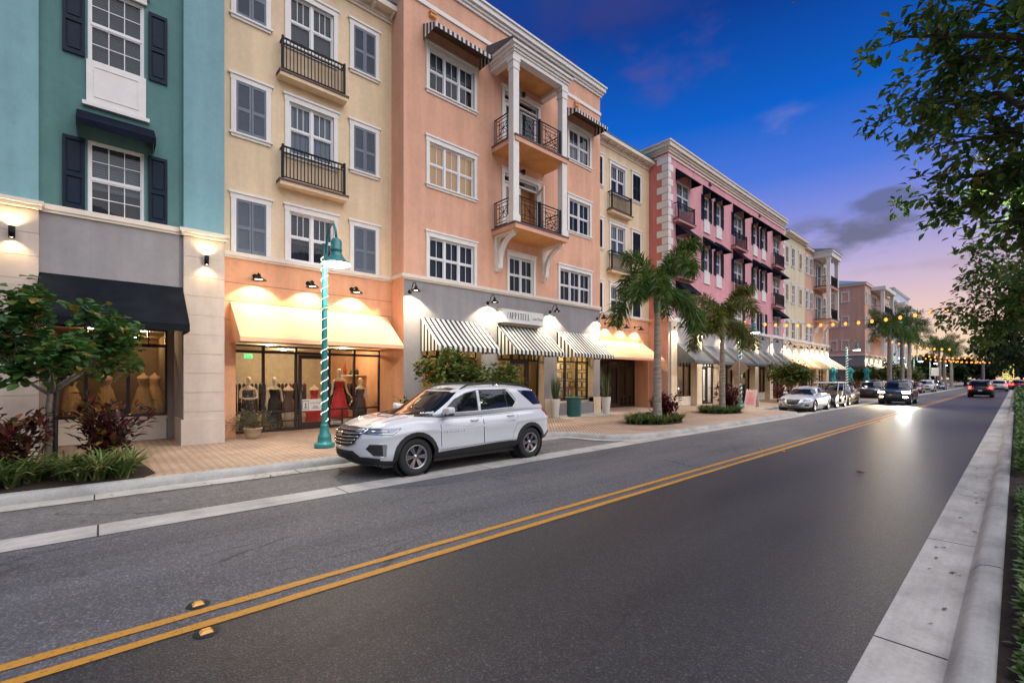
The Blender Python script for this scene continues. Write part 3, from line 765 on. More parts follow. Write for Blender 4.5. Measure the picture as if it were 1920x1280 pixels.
for q in ((-.13,.70,8.52,8.545),(-.13,.70,9.22,9.245),(-.13,-.105,8.545,9.22),(.675,.70,8.545,9.22)): b.box(-14.56, -14.548, *q)
b.build('apron_panel', 'white_trim', A)
b = MB(); b.box(-14.63, -14.55, -.28, .85, 11.2, 11.36); b.box(-14.63, -14.50, -.34, .91, 11.36, 11.44); b.build('window_head', 'white_trim', A)
for z, h in ((5.82,1.66), (9.39,1.70)):
    for y0 in (-.66, .88): shutter(A, -14.61, y0, z, .38, h, 'navy_paint', False)
awning(A, -14.62, -.42, .99, 8.15, 7.72, .62, ['navy_canvas', 'navy_canvas', 'brown_soffit'], val=.16)
awning(A, -14.6, -1.03, 1.58, 4.26, 3.18, 1.32, ['black_canvas', 'black_canvas', 'black_canvas'], val=.17)
shopfront(A, -16.6, -1.03, 1.43, .81, 3.30, [-.30, .56], 2.83, pane='dim_shop_glass', small=(.12, 1.0))
panel_base(A, -16.56, -1.03, 1.41, G0, .82, 3, 'cream_trim')
b = MB(); b.quad((-16.62,1.43,G0),(-16.62,1.59,G0),(-16.62,1.59,3.6),(-16.62,1.43,3.6)); b.build('return_wall', 'warm_grey_stucco', A)
shop_room(A, -16.66, -1.03, 1.5, .70, 3.28, 4.2, ['interior_dim', 'wood_floor', 'interior_dim'], [(-17.0, -.2, 30, (1, .66, .32)), (-17.0, .95, 34, (1, .66, .32)), (-19.6, .9, 40, (1, .55, .18))])
def cylinder_lamp(par, X, y, z):
    b = MB(); b.box(X-.01, X+.06, y-.04, y+.04, z-.06, z+.06); b.lathe([(.001,-.105),(.045,-.11),(.052,-.12),(.055,.12),(.048,.11),(.001,.105)], (X+.11,y,z), 14)
    o = b.build('wall_lamp', 'black_metal', par)
    for s in (-1, 1):
        q = MB(); q.lathe([(.001,z+s*.108),(.04,z+s*.108)], (X+.11,y,0), 12); q.build('bulb', 'bulb_white', o)
        light('SPOT', o, (X+.12, y, z+s*.13), 48 if s > 0 else 34, (1, .72, .36), .04, 124, .8, (-.25, 0, s))
cylinder_lamp(A, -14.5, -1.42, 5.02); cylinder_lamp(A, -14.5, 2.08, 5.02)

# === yellow block with the peach shop (also built again farther up with its own colours)
def yellow_block(t, X, Y0, yL, yC, yR, yend, sh, deep):
    """t: thing, X wall plane, Y0..yend extent; centres of the left, middle and right openings"""
    holes = [(yC-.70,yC+.70,a,b_) for a, b_ in ((5.62,7.18),(9.0,10.64),(12.45,14.06))]
    wall(t, 'wall', X, Y0, yend, 5.5, 15.1, holes, ['yellow_stucco', 'white_trim'])
    for k, (z, h) in enumerate(((5.62,1.56),(9.0,1.64),(12.45,1.61))):
        window(t, X, yC, z, 1.40, h, 2, (3,1), (1,1), blind='blind_dark' if k != 1 else 'curtain', sill=k > 0)
        hz, hh = ((5.62,1.56),(9.13,1.53),(12.6,1.53))[k]
        for y in (yL, yR): shuttered_opening(t, X, y, hz, .80, hh, sh, sill=k > 0)
    for zt in (8.03, 11.37): juliet(t, X, X+.34, yC-1.05, yC+1.05, zt, .18, 1.04, 'yellow_stucco')
    ledge(t, X, Y0, yend)
    b = MB(); b.box(X-.3, X+.06, Y0, yend, 14.86, 14.95); b.box(X-.3, X+.42, Y0, yend+.05, 15.12, 15.30); b.box(X-.3, X+.1, Y0, yend, 14.95, 15.12)
    y = Y0+.3
    while y < yend: b.prism([(X+.1,14.98),(X+.36,15.06),(X+.36,15.12),(X+.1,15.12)], 1, y-.05, y+.05); y += .72
    b.build('cornice', 'cream_trim', t)
    b = MB(); b.prism([(X+.42,15.30),(X+.42,15.40),(X-.3,15.62),(X-5,17.2),(X-5,15.3)], 1, Y0, yend+.06); b.build('roof', 'green_gutter', t)
    b = MB(); b.box(X-12, X-6.6, Y0, yend, 0, 15.1); b.build('rear_wall', 'yellow_stucco', t)
B = thing('apartment_building', 'yellow building with blue-grey shutters above a peach dress shop with glowing peach awning', 'building', (-15.4, 5.2, G0), group='terraced buildings along the street')
yellow_block(B, -15.4, 2.5, 3.345, 5.11, 6.89, 7.93, 'slate_paint', 1)
def peach_ground(t, X, Y0, yend, sy0, sy1, awn, lampys, zaw, Xaw):
    wall(t, 'shop_wall', X, Y0, yend, G0, 5.5, [(sy0,sy1,G0,3.15,1.0)], ['peach_shop_stucco', 'peach_shop_stucco'])
    b = MB()
    for z in (3.6, 4.15, 4.7): b.box(X-.01, X+.003, Y0, yend, z, z+.012)
    b.build('joint', 'brown_soffit', t)
    awning(t, X, awn[0], awn[1], zaw, 3.03, Xaw-X, ['peach_canvas', 'peach_canvas', 'peach_canvas'], val=.12)
    for y in lampys: wall_lamp(t, X, y, 4.97, 215, WARM, True, 116, blend=.3, tilt=.35)
peach_ground(B, -15.4, 2.5, 7.93, 2.94, 7.94, (2.8, 7.72), (3.45, 4.98, 6.42), 4.14, -14.1)
shopfront(B, -16.4, 2.97, 7.94, G0, 2.97, [3.91, 4.91, 6.03, 6.94], 2.75, door=(4.98, 5.97), lowrail=.80, lowmull=(3.45, 4.40, 6.5, 7.4))
RB = shop_room(B, -16.45, 2.97, 7.94, .14, 3.05, 5.2, ['interior_cream', 'wood_floor', 'interior_cream'], [(-17.3, 4.3, 62, (1, .78, .48)), (-17.4, 6.9, 70, (1, .76, .44)), (-19.6, 5.4, 80, (1, .80, .5))])
# === tall peach building with stacked balconies and striped awnings
C_ = thing('apartment_building', 'tall peach building with two stacked white-columned balconies over three striped shop awnings', 'building', (-14.5, 13.6, G0), group='terraced buildings along the street')
X = -14.5
openings = [(8.97,11.04,5.60,7.12),(8.97,11.04,9.06,10.62),(8.97,11.04,12.55,14.06),
            (12.92,14.36,5.60,7.12),(16.14,18.42,5.60,7.12),(16.80,18.38,9.06,10.62),(16.80,18.38,12.55,14.06),
            (12.64,14.66,8.06,10.58),(12.64,14.66,11.46,14.04)]
wall(C_, 'wall', X, 7.93, 19.25, 5.5, 16.5, openings, ['peach_stucco', 'white_trim'])
shell(C_, X, -27, 7.93, 19.25, 5.5, 16.5, 'peach_stucco')
shell(C_, X, -27, 7.93, 19.25, 0, 5.5, 'peach_shop_stucco', 'shop_side_wall', False)
for y0, y1, n, tops in ((8.97,11.04,3,0),(12.92,14.36,2,1),(16.14,18.42,3,2),(16.80,18.38,2,3)):
    for k, (z, h) in enumerate(((5.60,1.52),(9.06,1.56),(12.55,1.51))):
        if tops in (1, 2) and k: continue
        if tops == 3 and not k: continue
        bl = 'blind_lit' if (tops == 0 and k == 1) else ('blind_pale' if k == 2 else 'blind_dark')
        window(C_, X, (y0+y1)/2, z, round(y1-y0,3), h, n, (2,1), (2,1), sill=k > 0, blind=bl)
for z, h in ((8.06,2.52),(11.46,2.58)):
    opened = z < 9
    b = MB(); y0, y1 = 12.64, 14.66
    b.box(X-.02, X+.05, y0-.14, y0, z, z+h); b.box(X-.02, X+.05, y1, y1+.14, z, z+h); b.box(X-.02, X+.055, y0-.16, y1+.16, z+h, z+h+.16); b.box(X-.02, X+.09, y0-.22, y1+.22, z+h+.16, z+h+.225)
    b.box(X-.14, X-.02, y0, y0+.06, z, z+h); b.box(X-.14, X-.02, y1-.06, y1, z, z+h); b.box(X-.14, X-.02, y0+.06, y1-.06, z+h-.06, z+h); b.box(X-.13, X-.03, y0+.06, y1-.06, z+h-.34, z+h-.27)
    fr = b.build('door_frame', 'white_trim', C_)
    p = MB(); p.quad((X-.09,y0+.06,z+h-.27),(X-.09,y1-.06,z+h-.27),(X-.09,y1-.06,z+h-.06),(X-.09,y0+.06,z+h-.06)); p.build('pane', 'window_glass', fr)
    ym = (y0+y1)/2; dz = z+h-.36
    def leaf(hinge, ang, wv):
        b = MB(); s = .11
        b.box(-.025, .025, 0, s, 0, dz-z-.02); b.box(-.025, .025, wv-s, wv, 0, dz-z-.02); b.box(-.024, .024, s, wv-s, 0, .25); b.box(-.024, .024, s, wv-s, dz-z-.15, dz-z-.02)
        o = bpy.data.objects.new('door', b.mesh('door', 'white_trim')); place(o, C_, Vector(hinge)-WP[C_], (0,0,ang))
        p = MB(); p.quad((0,s,.25),(0,wv-s,.25),(0,wv-s,dz-z-.15),(0,s,dz-z-.15)); q = bpy.data.objects.new('pane', p.mesh('pane', 'window_glass')); place(q, o, (0,0,0))
    wv = ym-y0-.06
    leaf((X-.08,y0+.06,z+.01), 0, wv)
    if opened: leaf((X-.02,y1-.06,z+.01), R(-100+180+165), wv)
    else: leaf((X-.08,ym,z+.01), 0, wv)
    rm = MB(); rm.quad((X-.5,y0,z),(X-.5,y1,z),(X-.5,y1,z+h),(X-.5,y0,z+h)); rm.quad((X-.16,y1-.06,z),(X-.16,y1-.06,z+h),(X-.5,y1-.06,z+h),(X-.5,y1-.06,z)); rm.build('room_wall', 'orange_soffit' if opened else 'blind_dark', C_)
ledge(C_, X, 7.93, 19.25)
b = MB(); b.box(X-.9, X+.10, 7.83, 7.93, 5.48, 5.60); b.build('ledge_return', 'cream_trim', C_)
cornice(C_, X, 7.93, 19.25, [(16.46,16.58,.07),(16.58,16.70,.13),(16.70,16.90,.22),(16.90,16.98,.28)], 'white_trim', left=-20, right=-20)
b = MB(); b.box(X-.02, X+.05, 7.93, 19.28, 15.52, 15.68); b.build('string_course', 'white_trim', C_)
for y in (8.9+.2, 17.3):
    b = MB(); b.box(X-.01, X+.12, y-.14, y+.14, 15.22, 15.30); b.box(X-.01, X+.12, y-.14, y+.14, 15.36, 15.42); b.box(X-.01, X+.08, y-.12, y+.12, 15.30, 15.36); b.build('wall_vent', 'orange_soffit', C_)
for y0, y1 in ((8.72,11.3),(16.35,18.75)):
    awning(C_, X, y0, y1, 14.82, 14.42, .85, ['thin_stripe_canvas', 'striped_canvas_side', 'brown_soffit'], val=.16)
# balconies
XB = -13.05
for k, zt in enumerate((8.03, 11.44)):
    s = balcony_slab(C_, X, XB, 11.97, 15.07, zt, .24, ['peach_stucco', 'brick_cap'])
    so_ = MB(); so_.quad((X,11.98,zt-.242),(XB-.01,11.98,zt-.242),(XB-.01,15.06,zt-.242),(X,15.06,zt-.242)); so_.build('soffit', 'orange_soffit', s)
    b = MB(); z0, z1 = zt+.10, zt+1.08
    chip_panel(b, (XB-.12,12.28), (XB-.12,13.40), z0, z1); chip_panel(b, (XB-.12,13.46), (XB-.12,14.66), z0, z1)
    chip_panel(b, (X+.04,12.08), (XB-.3,12.08), z0, z1); chip_panel(b, (X+.04,14.96), (XB-.3,14.96), z0, z1)
    b.box(XB-.16, XB-.08, 13.39, 13.47, zt, z1+.05); b.box(XB-.15, XB-.09, 12.23, 12.28, zt, z1+.03); b.box(XB-.15, XB-.09, 14.66, 14.71, zt, z1+.03)
    b.build('railing', 'black_metal', s)
for y in (12.05, 14.90):
    b = MB(); xc = XB-.18
    b.box(xc-.22, xc+.17, y-.20, y+.20, 8.03, 8.28); b.box(xc-.19, xc+.15, y-.18, y+.18, 8.28, 8.34)
    b.box(xc-.15, xc+.13, y-.15, y+.15, 8.34, 14.0); b.box(xc-.19, xc+.15, y-.18, y+.18, 14.0, 14.06); b.box(xc-.17, xc+.14, y-.165, y+.165, 14.06, 14.30); b.box(xc-.21, xc+.16, y-.20, y+.20, 14.30, 14.46)
    b.build('column', 'white_trim', C_)
    # curved bracket under the lower balcony
    yb = 12.22 if y < 13 else 14.98
    outer = [(X, 6.62)]+[(X+.06+1.0*(1-math.cos(t)), 6.62+1.12*math.sin(t)) for t in (R(a) for a in range(0, 91, 10))]
    b = MB(); pts = [(X+.10,6.60)]+[(X+.12+.98*(1-math.cos(R(a))), 6.62+1.08*math.sin(R(a))) for a in range(0, 91, 9)]
    inn = [(X+.30+.80*(1-math.cos(R(a))), 6.62+1.0*math.sin(R(a))) for a in range(90, -1, -9)]
    b.prism([(x, z) for x, z in pts]+[(x, z) for x, z in inn], 1, yb-.09, yb+.09)
    b.box(X-.01, X+.13, yb-.12, yb+.12, 6.58, 7.70); b.box(X-.01, XB-.30, yb-.12, yb+.12, 7.70, 7.785); b.prism([(X,6.58),(X+.30,6.62),(X+.26,6.45),(X+.12,6.32),(X,6.30)], 1, yb-.11, yb+.11)
    b.build('bracket', 'white_trim', C_)
b = MB(); b.box(X-.01, XB+.02, 11.86, 15.10, 14.62, 14.72); b.box(X-.01, XB+.08, 11.80, 15.16, 14.72, 14.84); b.box(X-.01, XB+.15, 11.72, 15.24, 14.84, 14.96)
b.box(XB-.34, XB-.02, 11.90, 15.06, 14.46, 14.62); b.box(X-.01, XB-.34, 11.90, 12.2, 14.46, 14.62); b.box(X-.01, XB-.34, 14.76, 15.06, 14.46, 14.62)
b.build('balcony_roof', 'white_trim', C_)
b = MB(); b.quad((X,12.2,14.615),(XB-.34,12.2,14.615),(XB-.34,14.76,14.615),(X,14.76,14.615)); b.build('soffit', 'orange_soffit', C_)
b = MB(); b.prism([(X,15.45),(XB+.18,14.99),(XB+.18,14.96),(X,14.96)], 1, 11.68, 15.28); b.build('balcony_roofing', 'roof_grey', C_)
for z in (10.95, 14.32):
    b = MB(); b.lathe([(.001,0),(.05,.0),(.05,.03),(.02,.08)], (X,13.65,z), 12, axis=0); b.tube([(X+.03,13.65,z),(X+.13,13.65,z+.05),(X+.15,13.65,z)], .015, 6); b.lathe([(.03,z+.02),(.075,z-.02),(.085,z-.16),(.05,z-.19),(.001,z-.20)], (X+.15,13.65,0), 12)
    b.build('porch_lamp', 'bronze_frame', C_)
# ground floor of the peach building
sh = [(8.70,11.42,.72,3.10,.42),(12.30,15.06,G0,3.10,.42),(15.95,18.70,.72,3.10,.42)]
wall(C_, 'shop_wall', X, 7.93, 19.25, G0, 5.5, sh, ['cool_grey_stucco', 'cream_stucco'])
for y0, y1 in ((7.90,8.6),(11.46,12.26),(15.10,15.91),(18.70,19.28)): b = MB(); b.box(X-.3, X+.035, y0, y1, G0, .95); b.build('plinth', 'cream_stucco', C_)
awning(C_, X, 8.60, 11.44, 4.12, 3.03, 1.2, ['striped_canvas', 'striped_canvas_side', 'striped_canvas'], val=.16)
awning(C_, X, 12.24, 15.1, 4.12, 3.03, 1.2, ['striped_canvas', 'striped_canvas_side', 'striped_canvas'], val=.16)
awning(C_, X, 15.92, 18.76, 4.12, 3.03, 1.2, ['striped_canvas', 'striped_canvas_side', 'striped_canvas'], val=.16)
shopfront(C_, X-.4, 8.70, 11.42, .78, 3.05, [9.6, 10.52], 2.72, small=(9.15, 10.05, 10.97))
shopfront(C_, X-.4, 12.30, 15.06, G0, 3.05, [13.43, 14.40], 2.72, door=(13.48, 14.35), lowrail=None, small=(12.85, 13.9, 14.75), fr=.07)
shopfront(C_, X-.4, 15.95, 18.70, .78, 3.05, [16.95, 17.85], 2.72, small=(16.45, 17.4, 18.3), fr=.07)
panel_base(C_, X-.32, 15.95, 18.70, G0, .80, 2); panel_base(C_, X-.32, 8.70, 11.42, G0, .80, 2)
RC = shop_room(C_, X-.48, 8.5, 18.9, .14, 3.2, 3.6, ['interior_yellow', 'wood_floor', 'interior_yellow'], [(X-1.6, 10.2, 48, (1, .76, .38)), (X-1.7, 13.9, 56, (1, .76, .38)), (X-.85, 17.2, 60, (1, .78, .42))])
# framed certificates on the office wall
plain('frame_wood', (.10, .05, .025), .4); plain('paper', (.68, .64, .56), .6)
hang = MB(); hang.box(X-1.46, X-1.40, 16.3, 18.9, .15, 3.19); hang.build('partition', 'interior_yellow', C_)
def certificate(a, z, wv, h, side, m):
    b = MB()
    if side: b.box(a, a+wv, 18.86, 18.895, z-h/2, z+h/2, 0); b.box(a+.04, a+wv-.04, 18.857, 18.86, z-h/2+.04, z+h/2-.04, m)
    else: b.box(X-1.40, X-1.37, a, a+wv, z-h/2, z+h/2, 0); b.box(X-1.37, X-1.367, a+.04, a+wv-.04, z-h/2+.04, z+h/2-.04, m)
    b.build('picture_frame', ['frame_wood', 'paper', 'interior_yellow'], C_)
for r_ in range(4):
    y = 16.5
    while y < 18.5:
        wv = rnd.choice((.28, .34, .40)); certificate(y, 2.52-r_*.46, wv, rnd.choice((.30, .36, .39)), False, rnd.choice((1, 1, 1, 2))); y += wv+.09
    certificate(X-1.28, 2.5-r_*.46, .38, .36, True, 1); certificate(X-.84, 2.5-r_*.46, .34, .34, True, rnd.choice((1, 2)))
b = MB(); b.box(X-1.3, X-.75, 16.2, 17.5, .15, .88, 0); b.box(X-1.33, X-.72, 16.15, 17.55, .88, .93, 0); b.build('office_desk', 'frame_wood', C_)
for y in (8.05+.12, 11.75, 15.46, 19.0): wall_lamp(C_, X, y, 4.98, 420, NEUT, False, 116, blend=.3, tilt=.35)
# shop sign with its lettering
plain('sign_white', (.70, .69, .68), .4, var=.03); plain('sign_side', (.30, .26, .20), .5); plain('letter_black', (.012, .012, .016), .4); plain('letter_grey', (.42, .41, .42), .5)
b = MB(); b.box(X-.02, X+.32, 12.26, 14.70, 4.24, 4.80, 0); b.box(X-.02, X+.34, 12.24, 14.72, 4.80, 4.83, 1); b.box(X-.02, X+.34, 12.24, 14.72, 4.21, 4.24, 1); b.box(X-.02, X+.22, 12.40, 14.56, 4.13, 4.21, 1)
SG = b.build('shop_sign', ['sign_white', 'sign_side'], C_)
def serif_word(word, y, z, h, wv, gap, Xs, mats, par):
    """capitals with thick stems, thin hairlines and slab serifs"""
    def seg(bb, a, c, t): bb.append((a, c, t))
    for k, ch in enumerate(word):
        S = []
        T, th = .36, .13
        if ch == 'A': S = [((.02,0),(.45,1),th),((.45,1),(.86,0),T),((.18,.33),(.7,.33),th),((-.06,.02),(.22,.02),.08),((.62,.02),(1.0,.02),.08)]
        if ch == 'P': S = [((.22,0),(.22,1),T),((.22,.97),(.6,.97),th),((.6,.97),(.84,.86),.12),((.84,.86),(.84,.62),.2),((.84,.62),(.6,.48),.12),((.6,.48),(.22,.48),th),((.02,.02),(.42,.02),.08),((.02,.98),(.3,.98),.08)]
        if ch == 'I': S = [((.5,0),(.5,1),T),((.28,.02),(.72,.02),.08),((.28,.98),(.72,.98),.08)]
        if ch == 'T': S = [((.5,0),(.5,1),T),((.04,.96),(.96,.96),.09),((.06,.96),(.06,.74),.06),((.94,.96),(.94,.74),.06),((.28,.02),(.72,.02),.08)]
        if ch == 'E': S = [((.22,0),(.22,1),T),((.1,.97),(.86,.97),.07),((.1,.03),(.9,.03),.07),((.22,.5),(.62,.5),.06),((.87,.97),(.87,.76),.06),((.9,.03),(.9,.26),.06),((.62,.4),(.62,.6),.06),((.02,.02),(.4,.02),.08)]
        if ch == 'L': S = [((.22,0),(.22,1),T),((.02,.02),(.9,.03),.07),((.9,.03),(.9,.28),.06),((.02,.98),(.42,.98),.08)]
        if ch == 'Z': S = [((.06,.96),(.92,.96),.08),((.86,.95),(.10,.08),T),((.06,.04),(.94,.04),.08),((.06,.96),(.06,.76),.06),((.94,.04),(.94,.26),.06)]
        b = MB(); y0 = y+k*(wv+gap)
        for i, (p, q, t) in enumerate(S):
            p, q = Vector(p), Vector(q); p = Vector((p.x*wv, p.y*h)); q = Vector((q.x*wv, q.y*h)); d = (q-p).normalized(); nrm = Vector((-d.y, d.x))*t*wv*.5
            b.poly([(Xs+.0006*i, y0+a.x, z+a.y) for a in (p-nrm, q-nrm, q+nrm, p+nrm)])
        b.build('letter', mats[0] if k == 0 else mats[1], par)
serif_word('ZAPPITELL', 12.50, 4.39, .28, .118, .034, X+.324, ('letter_grey', 'letter_black'), SG)
b = MB(); b.quad((X+.323,13.915,4.36),(X+.323,13.925,4.36),(X+.323,13.925,4.70),(X+.323,13.915,4.70)); b.build('divider', 'letter_grey', SG)
text('Law Firm', .19, 'letter_black', SG, (X+.324, 14.30, 4.50), FACE_X, shear=.25, depth=.001, sx=.82)
text('107', .17, 'frame_wood', C_, (X-.37, 12.85, 1.45), FACE_X, name='house_number', depth=.001)

# === second yellow block
D = thing('apartment_building', 'narrow yellow building with navy shutters between the tall peach and rose buildings', 'building', (-15.4, 22.2, G0), group='terraced buildings along the street')
yellow_block(D, -15.4, 19.25, 20.2, 22.12, 24.0, 25.45, 'navy_paint', 1)
peach_ground(D, -15.4, 19.25, 25.45, 20.2, 25.35, (19.6, 24.7), (20.9, 22.35, 23.85), 4.04, -13.9)
shopfront(D, -16.4, 20.2, 25.35, G0, 2.97, [21.6, 22.6, 23.6, 24.4], 2.75, door=(22.64, 23.56), lowrail=.80, lowmull=(21.0, 22.1, 24.0, 24.9), pane='dim_shop_glass')
shop_room(D, -16.45, 20.2, 25.35, .14, 3.05, 3.5, ['interior_dim', 'wood_floor', 'interior_dim'], [(-18.2, 22.5, 9, (1, .7, .4))])

# === rose building with quoins and navy awnings
X = -14.1
E_ = thing('apartment_building', 'rose pink building with white corner quoins and navy window awnings over grey shop awnings', 'building', (X, 35.8, G0), group='terraced buildings along the street')
EY0, EY1 = 25.45, 46.2
wide = [(26.5,28.1),(35.0,36.55),(43.2,44.85)]; nar = [(30.20,30.84),(32.06,32.72),(38.78,39.42),(40.58,41.24)]
op = []
for z0, z1 in ((5.62,7.3),(9.0,10.72),(12.45,14.16)):
    op += [(a, c, z0, z1) for a, c in wide]
    op += [(a, c, z0+(.2 if z0 > 6 else 0), z1) for a, c in nar]
wall(E_, 'wall', X, EY0, EY1, 5.5, 16.0, op, ['rose_stucco', 'cream_trim'])
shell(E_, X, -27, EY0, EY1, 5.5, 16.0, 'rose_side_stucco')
for a, c, z0, z1 in op:
    nw = c-a > 1; window(E_, X, (a+c)/2, z0, round(c-a,3), round(z1-z0,3), 2 if nw else 1, (3,2) if nw else (2,2), (1,1) if z0 > 6 else (3,2), head=True, sill=False, casing=False, blind='curtain' if rnd.random() < .6 else 'blind_dark', trim='cream_trim')
for z in (9.0, 12.45):
    for a, c in nar:
        b = MB(); b.box(X-.01, X+.05, a-.10, c+.10, z-.62, z+.14); b.box(X-.01, X+.08, a-.15, c+.15, z-.70, z-.62)
        for q in ((a,c,z-.50,z-.485),(a,c,z+.03,z+.045),(a,a+.015,z-.485,z+.03),(c-.015,c,z-.485,z+.03)): b.box(X+.05, X+.058, *q)
        b.build('apron_panel', 'white_trim', E_)
        awning(E_, X, a-.22, c+.24, z+2.45, z+1.78, .72, ['navy_canvas', 'navy_canvas', 'brown_soffit'], val=.05)
    for a, c in wide: awning(E_, X, a-.16, c+.20, z+2.45, z+1.74, .74, ['navy_canvas', 'navy_canvas', 'brown_soffit'], val=.05)
    for i, (a, c) in enumerate(wide): juliet(E_, X, X+.38, a-.5, c+.15, z-.78, .17, 1.0, 'rose_stucco')
for a, c in (wide[0], wide[2]): awning(E_, X, a-.16, c+.20, 7.95, 7.25, .74, ['navy_canvas', 'navy_canvas', 'brown_soffit'], val=.05)
for z, h in ((5.62,1.66),(9.1,1.66),(12.55,1.66)):
    for a, c in nar+[wide[1]]:
        for y in (a-.46, c+.06): shutter(E_, X, y, z, .40, h, 'navy_paint', True)
cornice(E_, X, EY0, EY1, [(15.60,15.74,.07),(15.74,15.88,.14),(15.88,16.12,.25),(16.12,16.22,.31)], 'cream_trim', left=-22)
b = MB(); b.box(X-.02, X+.06, EY0, EY1, 15.36, 15.46); b.box(-22, X, EY0-.05, EY0, 15.36, 15.46); b.build('string_course', 'cream_trim', E_)
z = 5.62; k = 0
while z < 15.0:
    lx = .62 if k % 2 else .34; ly = .34 if k % 2 else .62
    b = MB(); b.box(X-lx*1.2, X+.03, EY0-.03, EY0+ly*.9, z, z+.40); b.build('quoin', 'white_trim', E_); b = MB(); b.box(X-.3, X+.03, EY1-ly, EY1+.02, z, z+.40); b.build('quoin', 'white_trim', E_)
    z += .445; k += 1
for y in (31.0, 40.0):
    b = MB(); b.box(X-.01, X+.1, y-.15, y+.15, 15.12, 15.27); b.build('wall_vent', 'brown_soffit', E_)
ledge(E_, X, EY0, EY1, 5.40, 5.60, .12, 'white_trim')
b = MB(); b.box(-15.4, X+.12, EY0-.11, EY0, 5.40, 5.60); b.build('ledge_return', 'peach_shop_stucco', E_)
bays = [26.42+3.31*i for i in range(7)]
wall(E_, 'shop_wall', X, EY0, EY1, G0, 5.42, [(y0, y0+2.58, G0, 3.1, .42) for y0 in bays[:6]], ['cool_grey_stucco', 'cream_stucco'])
shell(E_, X, -27, EY0, EY1, 0, 5.42, 'peach_stucco', 'shop_side_wall', False)
for i, y0 in enumerate(bays):
    b = MB(); b.box(X-.3, X+.07, y0-.72, y0-.01, G0, 5.40); b.build('shop_pilaster', 'cream_stucco', E_)
    wall_lamp(E_, X+.07, y0-.36, 5.02, 300, SOFT, False, 110, blend=.3, tilt=.35)
    if i < 6:
        awning(E_, X, y0+.02, y0+2.56, 4.12, 3.0, 1.2, ['grey_canvas', 'grey_canvas', 'black_canvas'], val=.16)
        bright = i == 1
        shopfront(E_, X-.4, y0, y0+2.58, .72 if i % 2 == 0 else G0, 3.05, [y0+.86, y0+1.72], 2.72, door=None if i % 2 == 0 else (y0+.9, y0+1.68), pane='shop_glass' if bright else 'dim_shop_glass', small=(y0+.43, y0+1.29, y0+2.15))
        if i % 2 == 0: panel_base(E_, X-.34, y0, y0+2.58, G0, .74, 3, 'cream_trim')
        shop_room(E_, X-.48, y0, y0+2.58, .14, 3.1, 2.6, ['interior_white' if bright else 'interior_cream', 'wood_floor', 'interior_white' if bright else 'interior_cream'], [(X-1.5, y0+1.3, 110 if bright else 10, (1, .93, .82) if bright else (1, .72, .4))])
# === pale yellow and peach building with the far balconies
F_ = thing('apartment_building', 'pale yellow and peach building farther up with white-columned balconies and cream shop awnings', 'building', (X, 53, G0), group='terraced buildings along the street')
op = []
for z0, z1 in ((5.62,7.15),(9.0,10.65),(12.45,14.1)): op += [(a, c, z0, z1) for a, c in ((47.97,48.86),(52.2,53.05),(53.6,54.5),(58.4,59.3))]
yel = [o for o in op if o[0] < 52]; pea = [o for o in op if o[0] > 52]
wall(F_, 'wall', X, EY1, 51.95, 5.5, 15.2, yel, ['pale_yellow_stucco', 'white_trim'])
wall(F_, 'wall', X, 51.95, 60.6, 5.5, 15.0, pea+[(55.5,57.5,z,z+2.5) for z in (8.0,11.4)], ['far_peach_stucco', 'white_trim'])
shell(F_, X, -26, EY1+.01, 60.6, 0, 15.0, 'far_peach_stucco')
for a, c, z0, z1 in op: window(F_, X, (a+c)/2, z0, round(c-a,3), round(z1-z0,3), 1, (2,2), (2,2), sill=z0 > 6, blind='blind_lit' if (a < 48 and 8 < z0 < 10) else 'blind_dark')
for z in (5.7, 9.05, 12.5):
    for y in (46.6, 50.5): shuttered_opening(F_, X, y, z, .8, 1.5, 'beige_paint')
for z in (8.0, 11.4): window(F_, X, 56.5, z, 2.0, 2.5, 2, (1,1), (1,1), sill=False, blind='curtain')
for zt in (8.03, 11.40):
    s = balcony_slab(F_, X, X+1.5, 54.9, 58.2, zt, .24, ['far_peach_stucco', 'brick_cap'])
    b, m = rail_picket(None, X, X+1.4, 55.2, 57.9, zt, 1.05); b.build('railing', m, s)
for y in (55.0, 58.1):
    b = MB(); b.box(X+1.14, X+1.46, y-.16, y+.16, 8.03, 14.2); b.box(X+1.10, X+1.5, y-.2, y+.2, 14.0, 14.3); b.box(X+1.10, X+1.5, y-.2, y+.2, 8.03, 8.3); b.build('column', 'white_trim', F_)
    b = MB(); b.prism([(X+.1,6.6)]+[(X+.12+1.1*(1-math.cos(R(a))), 6.62+1.08*math.sin(R(a))) for a in range(0, 91, 15)]+[(X+.35+.85*(1-math.cos(R(a))), 6.62+.98*math.sin(R(a))) for a in range(90, -1, -15)], 1, y-.1, y+.1); b.build('bracket', 'white_trim', F_)
b = MB(); b.box(X, X+1.65, 54.7, 58.4, 14.3, 14.75); b.box(X, X+1.75, 54.6, 58.5, 14.75, 14.95); b.build('balcony_roof', 'white_trim', F_)
b = MB(); b.prism([(X,15.3),(X+1.8,14.95),(X,14.95)], 1, 54.5, 58.6); b.build('balcony_roofing', 'roof_metal_blue', F_)
b = MB(); b.box(X-.3, X+.4, EY1, 52.0, 15.2, 15.4); b.box(X-.3, X+.15, EY1, 52.0, 15.05, 15.2); b.box(X-.3, X+.25, 52.0, 60.8, 14.85, 15.05); b.build('cornice', 'cream_trim', F_)
b = MB(); b.prism([(X+.42,15.4),(X-4,17),(X-4,15.4)], 1, EY1, 52.0); b.prism([(X+.3,15.05),(X-4,16.4),(X-4,15.05)], 1, 52.0, 60.7); b.build('roof', 'roof_metal_blue', F_)
ledge(F_, X, EY1, 60.6, 5.40, 5.60, .1, 'white_trim')
